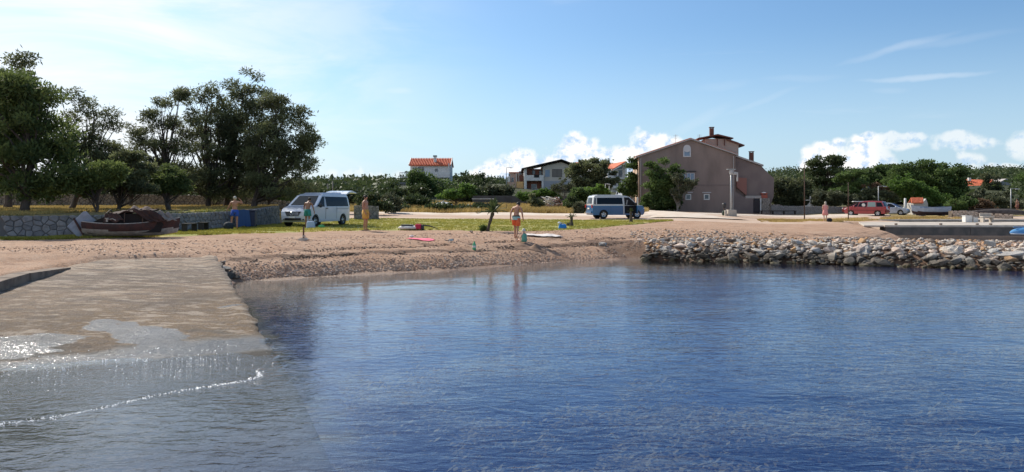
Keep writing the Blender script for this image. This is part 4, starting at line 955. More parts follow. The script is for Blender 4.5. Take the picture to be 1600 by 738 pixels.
tree('deciduous_tree','green tree right in front of the shed and white post','tree',99,(1420,None),
  [(1415,285,22,14),(1400,295,20,12),(1430,298,22,14),(1465,305,18,12),(1440,312,26,8)],11000,.18,.28,MLIGHT,BARK,.16,.7,80,94,tint=(0,.6))
bush('bush','wide brown and green bush behind the low ruined wall','bush',93,[(1500,325,20,9),(1525,322,24,10),(1545,326,16,8)],7000,.15,.22,MDRY,.45,60,95,tint=(0,.7))
bush('bush','bright green bush left part of the brown bush, right of the white boat','bush',91,[(1492,322,18,10),(1510,316,16,6),(1482,328,10,6)],6000,.15,.22,MBROAD,.42,50,96,tint=(.2,1))
bush('bush','olive shrubs on the slope below the orange roofed house','bush',120,[(1518,308,18,7),(1500,312,14,8),(1545,306,20,6),(1570,305,16,6),(1530,300,10,4)],6500,.2,.3,MOLIVE,.6,50,297)
bush('bush','grey green bush near the lamp post at far right','bush',98,[(1560,318,20,8),(1590,318,22,8),(1545,312,12,5)],5200,.16,.24,MOLIVE,.45,50,97)
for i,px in enumerate((1540,1556)):
    bush('cypress',['dark pointed cypress in front of the red roofed house, left of two','dark cypress in front of the red roofed house, right of two'][i],'cypress',150,[(px,284,2.5,13),(px,296,5,11),(px,304,6,8)],4200,.2,.42,MPINE,.9,34,100+i,'cypresses before the red roof',tint=(0,.2))
bush('bush','small palm like bright bush before the red roofed house','bush',140,[(1514,302,8,5)],900,.14,.5,MLIGHT,.5,14,103)
tree('deciduous_tree','large green tree at the right edge of the picture','tree',150,(1590,None),[(1600,288,14,10),(1593,300,12,9),(1614,285,24,14),(1606,305,20,8)],11000,.3,.4,MBROAD,BARK,.2,1.1,70,104,tint=(.3,1))

# far wooded hills (stuff): crowns made of leaf clumps over the terrain
def hillwood():
    N=7000; px=rng.uniform(-250,1800,N); Y=118+rng.random(N)**1.3*460
    a=(px-800)/F; keep=~((px>600)&(px<712)&(Y<172))&~((px>740)&(px<1000)&(Y<190))&~((px>1495)&(px<1580)&(Y<172))&~((px>1295)&(px<1370)&(Y<165))
    px=px[keep];Y=Y[keep]; x=(px-800)/F*Y; z=gz(x,Y)
    s=rng.uniform(1.0,2.6,len(x))*(.75+Y/600)
    C=np.column_stack([x,Y,z+s*.35,s*1.25,s*1.25,s*.8,rng.uniform(.0,.9,len(x))])
    o=leaves('scrub_woodland',C,420000,.55,.8,MSCRUB,seed=5,shell=.7)
    tag(o,'dark green scrub woodland covering the low hills along the horizon','woodland',kind='stuff')
hillwood()
# ------------------------------------------------------------------ buildings
def window(parent,c,w,h,frame,pane,name='window',fw=.07,mull=0,depth=.06,sill=False,axis='y',sgn=-1,lintel=None):
    """window on a wall facing -y (axis y) or -x (axis x); c = centre on the wall plane, parent-local"""
    def B(mb,cx,cz,dw,dz,d,off):
        if axis=='y': mb.box((c[0]+cx,c[1]+sgn*off,c[2]+cz),(dw,d,dz))
        else: mb.box((c[0]+sgn*off,c[1]+cx,c[2]+cz),(d,dw,dz))
    f=MB(); B(f,0,h/2-fw/2,w,fw,depth,depth/2); B(f,0,-h/2+fw/2,w,fw,depth,depth/2)
    for s in(-1,1): B(f,s*(w/2-fw/2),0,fw,h-2*fw,depth-.004,depth/2)
    for i in range(mull): B(f,-w/2+w*(i+1)/(mull+1),0,fw*.8,h-2*fw,depth-.008,depth/2)
    o=f.build(name,frame,parent)
    p=MB(); B(p,0,0,w-2*fw,h-2*fw,.02,.015); p.build('pane',pane,o)
    if sill: s_=MB(); B(s_,0,-h/2-.05,w+.16,.08,.16,.08); s_.build('sill',WHITE,o)
    if lintel: s_=MB(); B(s_,0,h/2+.17,w+.35,.09,.12,.06); s_.build('lintel',lintel,o)
    return o
MAUVE=mat('mauve_grey_render',(.275,.205,.175),.9,(.20,.148,.125),.45,bump=.01,bscale=9,stretch=(1.6,1.6,.5),lo=.3,hi=.72,detail=8); PEACH=mat('sunlit_peach_render',(.58,.40,.28),.9,(.52,.36,.25),.8)
MAUVD=mat('darker_mauve_render',(.20,.155,.14),.9,(.17,.13,.12),.7); FASC=mat('roof_edge',(.38,.35,.33),.85); BRICK=mat('brown_brick',(.13,.06,.045),.9,(.14,.05,.035),8)
REDB=mat('red_brick',(.42,.11,.07),.9,(.33,.09,.06),10); CREAM=mat('cream_render',(.56,.50,.42),.9,(.50,.45,.38),1); PINKR=mat('pink_render',(.55,.38,.30),.9,(.5,.34,.26),1)
TERRA=mat('terracotta_render',(.33,.13,.085),.9,(.28,.11,.075),1); OCHR=mat('ochre_render',(.62,.40,.18),.9)
def big_house():
    Yh=95; h=thing('house','large grey mauve gabled house with one side wall coloured peach as sunlit','house',(X(998,Yh),Yh,1.45),-R(4.8))
    W=11.85; D=9.5; eL,eR,pk,px_=6.85,7.05,8.95,6.4
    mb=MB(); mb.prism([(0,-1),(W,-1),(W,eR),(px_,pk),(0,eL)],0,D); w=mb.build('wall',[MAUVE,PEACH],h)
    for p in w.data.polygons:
        if p.normal.x<-.9: p.material_index=1  # sunlight on this side put into a paler wall colour
    MB().box2((.02,-.035,3.28),(W-.02,.0,3.36)).build('string_course',MAUVD,w)
    # roof slopes, with rows of tiles as relief
    rf=MB(); th=.16; o=.35
    for (a,b) in (((-o,eL-o*.33),(px_,pk+.02)),((px_,pk+.02),(W+.25,eR-.08))):
        rf.add([(a[0],-.3,a[1]+.01),(b[0],-.3,b[1]+.01),(b[0],D+.3,b[1]+.01),(a[0],D+.3,a[1]+.01),(a[0],-.3,a[1]+th),(b[0],-.3,b[1]+th),(b[0],D+.3,b[1]+th),(a[0],D+.3,a[1]+th)],[(3,2,1,0),(4,5,6,7),(0,1,5,4),(1,2,6,5),(2,3,7,6),(3,0,4,7)])
    r=rf.build('roof',FASC,h)
    tl=MB()
    for (a,b) in (((-o,eL-o*.33+th),(px_,pk+.02+th)),((px_,pk+.02+th),(W+.25,eR-.08+th))):
        for j in range(34):
            y=.2+j*(D+.0)/33.; tl.tube([(a[0],y,a[1]+.02),(b[0],y,b[1]+.02)],.09,5)
    tag(tl.build('tiles',RTILE,r),kind='stuff')
    # windows
    WF=mat('pale_window_frame',(.55,.53,.53),.7)
    aw=window(h,(5.95,0,7.35),.95,1.05,WF,CURT,fw=.14); MB().lathe([(.46,-.05),(.46,.02),(.02,.03)],(5.95,-.02,7.88),14,'Y').build('arch',WF,aw)
    for i,cx in enumerate((5.35,6.38)):
        window(h,(cx,0,4.25),.92 if i==0 else .98,1.2,WF,CURT,fw=.09,mull=1)
    MB().box2((4.7,-.2,4.98),(7.05,-.002,5.08)).build('lintel',DPLAS,w)
    for cx in (6.1,8.35): window(h,(cx,0,1.85),.72,.75,WHITE,PANE,fw=.13,lintel=WF)
    for yy,zz in ((2.2,4.3),(5.6,4.3),(2.4,1.6)): window(h,(0,yy,zz),.9,1.2,WHITE,PANE,fw=.1,axis='x',sill=True)
    MB().tube([(.25,-.07,6.7),(.25,-.07,.2)],.05,8).build('downpipe',FASC,h); MB().tube([(W-.25,-.07,6.9),(W-.25,-.07,.2)],.05,8).build('downpipe',FASC,h)
    MB().box((3.3,-.05,2.6),(.35,.1,.35)).build('vent',FASC,h); MB().tube([(.3,-.03,5.1),(4.6,-.03,5.0),(4.7,-.03,3.4)],.018,5).build('cable',DPLAS,h)
    # right wing
    wg=MB(); wg.prism([(W+.005,-1),(15.6,-1),(16.7,1.9),(16.75,4.2),(16.1,4.75),(15.25,5.65),(W+.005,6.95)],.9,D-.6); wg.build('wing_wall',MAUVD,h)
    rr=MB(); pts=[(W-.1,7.02),(15.35,5.72)]
    rr.prism([(W-.1,7.0),(15.4,5.66),(15.4,5.86),(W-.1,7.2)],.6,D-.3); rr.build('wing_roof',FASC,h)
    MB().prism([(12.1,3.1),(13.35,2.0),(13.35,4.2),(12.1,4.3)],.55,.89).build('stair_wall',mat('brick_toned_render',(.26,.12,.095),.9),h)
    # rooftop room and chimneys
    t=MB(); t.prism([(8.6,7.6),(12.9,6.6),(12.9,8.85),(11.6,9.3),(8.7,9.35)],3.2,6.2); t.build('roof_room',mat('tower_render',(.42,.33,.27),.9),h)
    MB().prism([(7.7,9.3),(10.2,9.72),(12.15,9.28),(12.15,9.40),(10.2,9.9),(7.7,9.42)],2.6,6.6).build('roof_room_roof',BRICK,h)
    MB().prism([(11.4,9.12),(13.55,8.35),(13.6,8.5),(11.4,9.3)],2.8,6.4).build('roof_room_roof',BRICK,h)
    for a in(10.2,11.1): MB().box((a,3.0,8.9),(.1,.1,.9)).build('post',BRICK,h)
    for a,z,hh in ((9.55,9.75,.95),(14.55,6.2,1.35)):
        c=MB().box((a,3.4,z+hh/2),(.5,.5,hh)).build('chimney',BRICK,h)
        MB().box((a,3.4,z+hh+.12),(.62,.62,.08)).build('chimney_cap',BRICK,c); 
        for s in(-1,1): MB().box((a+s*.2,3.4,z+hh+.04),(.08,.4,.1)).build('chimney_post',BRICK,c)
    # antennas
    for a,zz,hh in ((4.95,8.6,1.3),(7.95,8.55,1.35)):
        m=MB().tube([(a,3,zz-.3),(a,3,zz+hh)],.025,5)
        for k in range(3): m.tube([(a-.3+.05*k,3,zz+hh-.1-.22*k),(a+.3-.05*k,3,zz+hh-.1-.22*k)],.014,4)
        if a<6: m.tube([(a-.6,3,zz+.35),(a,3,zz+.3)],.014,4)
        m.build('antenna',STEEL,h)
    return h
big_house()
def garden_wall():
    t=thing('garden_wall','mauve garden wall sweeping down from the big house to an arched dark gate','garden wall',(X(1143,94),94,1.4))
    k=94/F
    prof=[(0,-.8),(0,(330-296)*k),(.8,2.35),(1.5,1.9),(2.0,1.72),((1177-1143)*k,1.72),((1177-1143)*k,-.8)]
    MB().prism(prof,0,.25).build('wall',MAUVD,t)
    g0=(1177.5-1143)*k; g1_=(1188-1143)*k
    MB().prism([(g0-1.0,1.725),(g1_+.12,1.725),(g1_+.12,2.05),(g0-1.0,2.05)],-.02,.3).build('lintel',mat('pale_render_band',(.36,.32,.29),.9),t)
    MB().box2((g1_,-.02,-.8),(g1_+.12,.3,1.72)).build('gate_post',WHITE,t)
    g=MB()
    g.prism([(g0+.01,0),(g1_-.01,0),(g1_-.01,1.45),(g1_-.2,1.68),(g0+.22,1.68),(g0+.01,1.45)],.08,.14); go=g.build('gate',mat('dark_iron',(.015,.018,.03),.6),t)
    for i in range(5): MB().tube([(g0+.1+i*.14,.05,.05),(g0+.1+i*.14,.05,1.55)],.018,5).build('bar',RUST,go)
    return t
garden_wall()
stone_wall('stone_wall','stepped pale stone wall with the red barbecue, beside the arched gate',
  [(X(1190,94.2),94.2,1.3,3.15),(X(1203,94.2),94.2,1.3,3.15)],.5,.2,[mat('barbecue_stone',(.34,.29,.24),.9,(.26,.22,.19),4,bump=.02)],MORTB,aspect=1.5)
stone_wall('stone_wall','lower step of the pale stone wall between barbecue and hedge',
  [(X(1203.4,94.2),94.2,1.3,2.55),(X(1206,94.2),94.2,1.3,2.4),(X(1222,94.2),94.2,1.3,2.35)],.45,.2,[MATS['barbecue_stone']],MORTB,parts=False,aspect=1.5)
def barbecue():
    Y=94.5; t=thing('barbecue_chimney','small red brick barbecue chimney with white cap on the stone wall','chimney',(X(1194,Y),Y,3.13))
    MB().box((0,.1,.22),(.75,.5,.45)).build('base',REDB,t,bevel=.02)
    MB().box((-.02,.1,.62),(.85,.6,.08)).build('ledge',REDB,t)
    for s in(-1,1): MB().box((s*.26,.1,.53),(.12,.4,.16)).build('pier',REDB,t)
    MB().lathe([(.3,0),(.26,.08),(.02,.13)],(0,.1,.66),10).build('cap',WHITE,t)
barbecue()
for (px,py,w,lab) in ((1216,333.5,4.4,'dark bench like ledge in front of the stone wall by the gate'),):
    Y=92; MBo=MB(); MBo.box((0,0,.42),(w,.45,.1)); 
    for s in(-1,-.33,.33,1): MBo.box((s*w*.46,0,.2),(.12,.4,.4))
    o=MBo.build('bench',mat('dark_wood',(.05,.04,.035),.8)); o.location=(X(px,Y),Y,g1(X(px,Y),Y)+.02); tag(o,lab,'bench')
def hill_house():
    Y=160; k=Y/F; bz=Z(288,Y); h=thing('house','white house on the hill with orange tiled roof and long balcony','house',(X(641,Y),Y,bz))
    W=(703-641)*k; e=(288-258)*k; rz=(288-249)*k
    MB().prism([(0,-3),(W,-3),(W,e),(0,e)],0,7).build('wall',[WHITE],h)
    MB().prism([(-.003,e-.01),(7,e-.01),(3.5,rz+.3)],-.0,.02,'YZ').build('gable',WHITE,h)
    MB().add([(W,0,e),(W,7,e),(W,3.5,rz+.3),(W-.02,0,e),(W-.02,7,e),(W-.02,3.5,rz+.3)],[(0,1,2),(5,4,3)]).build('gable',WHITE,h)
    r=MB(); r.add([(-.25,-.5,e-.1),(W+.25,-.5,e-.1),(W+.25,3.5,rz+.35),(-.25,3.5,rz+.35),(W+.25,7.4,e-.1),(-.25,7.4,e-.1)],[(0,1,2,3),(3,2,4,5)])
    ro=r.build('roof',RTILE,h); s=ro.modifiers.new('thick','SOLIDIFY'); s.thickness=.14
    for i in range(26):
        x=-.1+i*(W+.2)/25; MB().tube([(x,-.5,e-.02),(x,3.5,rz+.43)],.10,5).build('tile_row',RTILE,ro)
    for a in (-.25,W+.25): MB().tube([(a,-.5,e),(a,3.5,rz+.45)],.12,5).build('verge',WHITE,ro)
    c=MB().box((W*.61,1.4,rz-.2),(.6,.6,1.5)).build('chimney',WHITE,h); MB().box((W*.61,1.4,rz+.75),(.8,.8,.25)).build('chimney_cap',BLACK,c)
    window(h,(2.3,0,e-1.15),1.45,1.7,WHITE,PANE,fw=.08,mull=1); window(h,(.85,0,e-1.0),.7,.9,GREYP,GREYP,fw=.1); window(h,(5.5,0,e-1.1),.8,.8,WHITE,PANE,fw=.08)
    b=MB().box2((-2.0,-1.6,e-2.7),(W,-.0,e-2.5)).build('balcony',WHITE,h)
    MB().box2((-2.0,-1.65,e-1.72),(W,-1.57,e-1.6)).build('rail',WHITE,b)
    for i in range(34): MB().box((-2+i*(W+2)/33,-1.6,e-2.1),(.09,.07,.8)).build('baluster',WHITE,b)
    for a in (W-.1,): MB().box((a,-1.55,e-1.2),(.22,.22,3.0)).build('column',WHITE,h)
hill_house()
def annex():
    Y=152; k=Y/F; h=thing('annex','small white annex with grey flat roof left below the hill house','outbuilding',(X(613,Y),Y,Z(303,Y)))
    MB().box2((0,0,-2),(3.2,4,(303-287.5)*k)).build('wall',WHITE,h); MB().box2((-.5,-.7,(303-287.4)*k),(3.7,4.5,(303-285.3)*k)).build('roof',mat('grey_roof',(.20,.20,.20),.8),h)
    window(h,(1.5,0,.6),.7,.8,GREYP,PANE,fw=.07)
annex()
def block_house():
    Y=150; k=Y/F; h=thing('apartment_house','large apartment house with low dark gable roof, terracotta recess and two balconies','house',(X(819,Y),Y,Z(306,Y)))
    c=lambda px:(px-819)*k; v=lambda py:(306-py)*k
    MB().prism([(0,-2),(c(898),-2),(c(898),v(259)),(c(877),v(251.5)),(c(848),v(258.5)),(c(848),v(290)),(0,v(290))],2.2,11).build('wall',CREAM,h)
    MB().prism([(c(848.2),v(296)),(c(895),v(296)),(c(895),v(260.5)),(c(877),v(253.5)),(c(848.2),v(260.5))],0.4,2.19).build('upper_storey',CREAM,h)
    MB().box2((0.02,2.1,v(290)),(c(848),2.5,v(263.5))).build('recess_wall',TERRA,h)
    MB().box2((0,0,-2),(.5,2.19,v(262))).build('side_pier',WHITE,h); MB().box2((c(846.4),0,-2),(c(849.5),.39,v(274))).build('side_pier',WHITE,h)
    MB().prism([(c(815),v(264.8)),(c(877),v(250.6)),(c(901),v(259.2)),(c(901),v(257.9)),(c(877),v(249.1)),(c(815),v(263.3))],-.7,11.5).build('roof',BLACK,h)
    b=MB().box2((.5,-.05,v(282.5)),(c(847),.12,v(273.8))).build('balcony',WHITE,h); MB().box2((.5,.13,v(282.8)),(c(847),2.1,v(281.8))).build('floor',WHITE,b)
    MB().box((c(838.5),-.09,v(275.6)),(1.0,.05,.5)).build('grille',BLACK,b)
    b=MB().box2((.5,-.05,v(303)),(c(847),.12,v(295.5))).build('balcony',WHITE,h)
    MB().box2((.5,2.0,v(297)),(c(846),2.09,v(283))).build('ground_recess',TERRA,h)
    window(h,(c(834.5),2.1,v(269)),.6,.85,DPLAS,PANE,fw=.05); window(h,(c(845),2.1,v(269.5)),.55,.9,DPLAS,PANE,fw=.05)
    window(h,(c(855.5),.4,v(271)),1.0,1.45,GREYP,CURT,fw=.06); window(h,(c(870.5),.4,v(270.5)),1.95,1.55,DPLAS,mat('brown_pane',(.16,.14,.12),.4),fw=.06,mull=1)
    for px in (883,887): window(h,(c(px),.4,v(264)),.22,.7,GREYP,PANE,fw=.04)
    window(h,(c(835),2.0,v(291)),1.1,.9,WHITE,PANE,fw=.06)
    MB().box2((c(850),.0,v(295.9)),(c(894),.39,v(283))).build('apron',mat('bluish_render',(.33,.34,.36),.9),h)
block_house()
def pink_flats():
    Y=152; k=Y/F; h=thing('apartment_house','pink and peach flats with stepped terraces, left of the dark roofed apartment house','house',(X(792,Y),Y,Z(306,Y)))
    c=lambda px:(px-792)*k; v=lambda py:(306-py)*k
    MB().box2((c(795),1.2,-2),(c(818.5),8,v(270))).build('wall',PINKR,h)
    MB().box2((c(795),.9,v(270)),(c(812),8.2,v(268.8))).build('roof',RTILE,h); MB().box2((c(811),.2,v(268.6)),(c(819),8.2,v(267.8))).build('roof',BRICK,h)
    for (a,b,y0,y1,m) in ((793,806,296,285,PINKR),(807,818,297,284,OCHR),(811,818.3,283.8,274,BRICK),(793,797,284.5,276,WHITE)): MB().box2((c(a),0,v(y0)),(c(b),1.19,v(y1))).build('balcony',m,h)
    for (a,y0,w,hh) in ((801,281,.5,1.0),(800,301,.9,.6),(813,270.8,.5,.4),(796,273.5,.4,.5)): window(h,(c(a),1.2,v(y0)),w,hh,WHITE,PANE,fw=.05)
    for a in (806.4,810.3): MB().box2((c(a),.3,-2),(c(a)+.12,1.19,v(271))).build('column',WHITE,h)
pink_flats()
def right_house():
    Y=150; k=Y/F; h=thing('apartment_house','white house with steep mono pitched orange roof and glazed gable, behind the umbrella pine','house',(X(952,Y),Y,Z(312,Y)))
    c=lambda px:(px-952)*k; v=lambda py:(312-py)*k
    MB().prism([(c(950),-2),(c(979),-2),(c(978),v(254)),(c(958),v(266)),(c(950),v(266))],1.0,9).build('wall',WHITE,h)
    r=MB(); r.add([(c(952),.2,v(265.4)),(c(958.5),.2,v(265.0)),(c(978.5),.2,v(253.2)),(c(970),7,v(253.5)),(c(952),7,v(255))],[(0,1,2,3,4)]); ro=r.build('roof',RTILE,h); ro.modifiers.new('thick','SOLIDIFY').thickness=.2
    MB().box2((c(976.5),-.1,-2),(c(979.5),1.1,v(253.3))).build('side_wall',WHITE,h)
    MB().prism([(c(958),v(267)),(c(976),v(257)),(c(976),v(255.2)),(c(958),v(265.3))],-.1,.25).build('verge',WHITE,h)
    for (a,y,w,hh) in ((962.5,271.5,.75,1.25),(970.5,271,.9,1.5),(968,262,1.4,.6),(961.8,287.5,.7,.7),(969,287.5,.8,.8)): window(h,(c(a),1.0,v(y)),w,hh,WHITE,PANE,fw=.06)
    for y in (279,294): 
        b=MB().box2((c(957.5),-.2,v(y+.6)),(c(976.3),1.0,v(y-.9))).build('balcony',WHITE,h)
        MB().box2((c(957.5),-.2,v(y-4)),(c(976.3),-.14,v(y-3.4))).build('rail',STEEL,b)
right_house()
def red_roof_behind():
    Y=175; k=Y/F; h=thing('house','orange roof top just visible between dark gable roof and umbrella pine','house',(X(896,Y),Y,Z(300,Y)))
    c=lambda px:(px-896)*k; v=lambda py:(300-py)*k
    MB().box2((0,0,-2),(c(916),6,v(262))).build('wall',CREAM,h)
    ro=MB().add([(-.4,-.4,v(262)),(c(917),-.4,v(262)),(c(914),3,v(252.5)),(.6,3,v(252.5)),(c(917),6.4,v(262)),(-.4,6.4,v(262))],[(0,1,2,3),(3,2,4,5)]).build('roof',RTILE,h); ro.modifiers.new('thick','SOLIDIFY').thickness=.2
    window(h,(c(900),0,v(268)),.7,.9,WHITE,PANE,fw=.06)
red_roof_behind()
def far_house():
    Y=165; k=Y/F; h=thing('house','house with long orange roof among trees at the right edge','house',(X(1506,Y),Y,Z(306,Y)))
    c=lambda px:(px-1506)*k; v=lambda py:(306-py)*k
    MB().box2((c(1515),0,-3),(c(1560),8,v(293))).build('wall',CREAM,h)
    r=MB().add([(c(1505),-.6,v(291)),(c(1524),-.9,v(293)),(c(1556),-.9,v(293)),(c(1569),3,v(280.5)),(c(1510),3,v(280.5)),(c(1569),8,v(290)),(c(1505),8,v(290))],[(0,1,2,3,4),(4,3,5,6)]).build('roof',RTILE,h); r.modifiers.new('thick','SOLIDIFY').thickness=.2
    for i in range(24):
        x0=c(1507)+i*(c(1556)-c(1507))/23; x1=c(1511)+i*(c(1567)-c(1511))/23
        MB().tube([(x0,-.75,v(291.8)),(x1,3,v(280.3))],.08,5).build('tile_row',RTILE,r)
    MB().box((c(1524),2.2,v(280)),(.5,.5,.7)).build('chimney',WHITE,h)
    MB().prism([(c(1556),-3),(c(1577),-3),(c(1577),v(288)),(c(1568),v(281.5)),(c(1556),v(287))],-.6,7).build('wing_wall',mat('grey_blue_render',(.34,.36,.38),.9),h)
    MB().prism([(c(1554.5),v(287.6)),(c(1568),v(281.2)),(c(1579),v(289)),(c(1579),v(287.6)),(c(1568),v(279.6)),(c(1554.5),v(286.2))],-1,7.4).build('wing_roof',FASC,h)
    window(h,(c(1526),0,v(302)),.55,1.0,WHITE,WHITE,fw=.05); window(h,(c(1535),0,v(297.5)),.8,.7,WHITE,PANE,fw=.05); window(h,(c(1563),-.6,v(293)),.5,.8,WHITE,PANE,fw=.05); window(h,(c(1570),-.6,v(293)),.5,.8,WHITE,PANE,fw=.05)
    MB().box2((c(1503),-3,-2.5),(c(1520),-2.7,v(300))).build('terrace_wall',REDB,h)
far_house()
for (p0,p1,yt,ye,Y,lab) in ((1303,1320,275,281,150,'pale grey roofed house peeping between trees left of the feathery tree'),(1343,1364,276,284,150,'grey gabled house half hidden right of the feathery tree')):
    k=Y/F; h=thing('house',lab,'house',(X(p0,Y),Y,Z(300,Y))); W=(p1-p0)*k; g_=mat('blue_grey_render',(.30,.34,.38),.9)
    MB().prism([(0,-3),(W,-3),(W,(300-ye)*k),(W*.55,(300-yt)*k),(0,(300-ye)*k)],0,6).build('wall',g_,h)
    MB().prism([(-.3,(300-ye-.6)*k),(W*.55,(300-yt)*k+.02),(W+.3,(300-ye-.6)*k),(W+.3,(300-ye+.8)*k),(W*.55,(300-yt+1.6)*k),(-.3,(300-ye+.8)*k)],-.3,6.3).build('roof',GREYP,h)
    window(h,(W*.4,0,(300-ye-5)*k),.6,.8,WHITE,PANE,fw=.05)
def shed():
    Y=93; k=Y/F; h=thing('shed','tiny white shed with bright orange roof behind the white boat','shed',(X(1427,Y),Y,g1(X(1427,Y),Y)))
    g=Z(0,Y)-h.location.z; v=lambda py:Z(py,Y)-h.location.z; c=lambda px:(px-1427)*k
    MB().prism([(0,-.3),(c(1450),-.3),(c(1450),v(318.5)),(c(1447),v(310.8)),(c(1441),v(317.3)),(0,v(317.3))],0,1.5).build('wall',[mat('shed_white',(.46,.44,.41),.85)],h)
    r=MB().add([(c(1422.5),-.2,v(317.6)),(c(1441.5),-.2,v(317.6)),(c(1447.5),.75,v(309.3)),(c(1428),.75,v(309.3)),(c(1453),1.7,v(317)),(c(1430),1.7,v(317))],[(0,1,2,3),(3,2,4,5)])
    ro=r.build('roof',RTILE,h); ro.modifiers.new('thick','SOLIDIFY').thickness=.06
    for i in range(10): MB().tube([(c(1423.5+i*1.95),-.2,v(317.0)),(c(1428.8+i*2),.75,v(308.9))],.04,5).build('tile_row',RTILE,ro)
    MB().box2((c(1427.5),-.02,v(328)),(c(1441),.0,v(325))).build('white_panel',WHITE,h)
shed()

# ------------------------------------------------------------------ poles and lamps
def pole(name,label,px,Y,ytop,r=.05,m=RUST,cat='pole',arm=None,base=None):
    x=X(px,Y); z=g1(x,Y); H=Z(ytop,Y)-z; t=thing(name,label,cat,(x,Y,z-.05)); 
    MB().tube([(0,0,0),(0,0,H*.5),(0,0,H+.05)],[r*1.25,r,r*.8],8).build('pole',m,t,smooth=True)
    if arm:
        MB().tube([(0,0,H),(arm*.5,0,H+.06),(arm,0,H+.04)],r*.6,6).build('arm',m,t); MB().box((arm,0,H+.0),(.5,.2,.1),taper=.8).build('lamp_head',GREYP,t,bevel=.02)
    if base: MB().box((0,0,base[1]/2),(base[0],base[0],base[1]),taper=.92).build('base',CONC,t,bevel=.02)
    return t,H
t,H=pole('lamp_post','tall grey lamp post on a concrete block before the big grey house',1142.5,76,264,.11,STEEL,'lamp post',base=(.9,.72))
MB().box((0,0,H+.0),(.85,.35,.07)).build('cross_plate',STEEL,t); MB().lathe([(.16,-.5),(.2,-.32),(.2,-.1),(.1,-.02)],(0,0,H),10).build('collar',GREYP,t); MB().box((.38,.1,H-.4),(.35,.3,.28)).build('lamp_head',GREYP,t,bevel=.03)
MB().box((.62,0,H-.75),(.12,.12,.9)).build('side_lamp',GREYP,t)
pole('flag_pole','tall thin rusty pole left of the woman in pink',1257,68,257,.045,RUST,'pole'); 
pole('flag_pole','thin rusty pole standing before the front wheel of the red car',1325.5,72,285,.04,RUST,'pole')
x=X(1257,68); o=MB().box((0,0,.06),(.9,.5,.12)).build('base_plate',CONCD,bevel=.02); o.location=(x+.1,68,g1(x,68)); tag(o,'dark flat plate at the foot of the tall rusty pole','plate')
pole('street_lamp','street lamp with short arm rising behind the red car',1372.5,96,291,.06,STEEL,'street lamp',arm=.85)
pole('street_lamp','street lamp at the far right edge among bushes',1579.5,92,295,.06,STEEL,'street lamp',arm=.8)
pole('street_lamp','tall slender street lamp at the left end of the pink flats',791.3,140,262,.07,STEEL,'street lamp',arm=.9)
pole('street_lamp','left one of two grey lamps beside the umbrella pine',946,104,288,.06,STEEL,'street lamp',arm=.5)
pole('street_lamp','right one of two grey lamps beside the umbrella pine',952,104,287,.06,STEEL,'street lamp',arm=-.35)
pole('utility_pole','wooden pole behind the white van windscreen',472,66,290,.13,BARKG,'pole')
for px,yt,Y in ((483,289,78),(512,287,78),(520,283,78)):
    pole('dead_tree_pole',{483:'leftmost bare topped post above the white van roof',512:'middle bare topped post above the white van roof',520:'tallest bare topped post, nearest the open tailgate'}[px],px,Y,yt,.07,BARKG,'post')
for px in (735,791): pole('fence_post',{735:'thin fence post in the dry field between dinghy and palm',791:'thin fence post in the dry field right of the palm'}[px],px,84,{735:317,791:318}[px],.035,RUST,'fence post')
t,H=pole('white_post','thick white post between silver car and shed',1414.3,92,310,.16,WHITE,'post')
# rail and slab in the field, dark garden wall
def long_wall(name,label,px0,px1,Y,y0,y1,m,th=.3,cat='wall',lo=.5):
    mb=MB(); x0,x1=X(px0,Y),X(px1,Y); mb.box2((0,0,-lo),(x1-x0,th,Z(y1,Y)-Z(y0,Y))); o=mb.build(name,m,bevel=.02); o.location=(x0,Y,Z(y0,Y)); return tag(o,label,cat)
long_wall('garden_wall','long dark garden wall behind the dry field below the apartment houses',738,905,116,322,306.2,mat('dark_render',(.11,.10,.095),.9,(.08,.07,.065),.6),cat='wall')
long_wall('concrete_slab','low pale concrete strip lying in the dry field',844,889,90,328.4,326.4,CONC,1.2,'slab')
long_wall('white_rail','thin white rail along the dark garden wall',737,772,106,311.5,310.6,WHITE,.08,'rail',0)
def rubble():
    N=420; px=rng.normal(862,14,N).clip(838,889); Y=rng.uniform(100,106,N); x=(px-800)/F*Y; h=1.55*np.exp(-((px-866)/20)**2)
    z=gz(x,Y)+h*rng.random(N)*np.clip((107-Y)/5,0,1)+.1
    o=merge_rocks('rubble_heap',np.column_stack([x,Y,z]),rng.uniform(.2,.55,N),rock_mat('rubble',(.30,.17,.12),(.22,.12,.09),(.62,.58,.54),False)); tag(o,'heap of reddish building rubble in front of the dark garden wall','rubble')
    t=thing('sheet_pile','white sheets thrown on the left of the rubble heap','sheets',(X(846,99),99,g1(X(846,99),99)))
    for i in range(5): MB().box((random.uniform(-1,1.4),random.uniform(-.4,.4),.5+.25*i),(1.4,.8,.05),rz=random.random(),rx=random.uniform(-.3,.3),ry=random.uniform(.1,.5)).build('sheet',WHITE,t)
rubble()
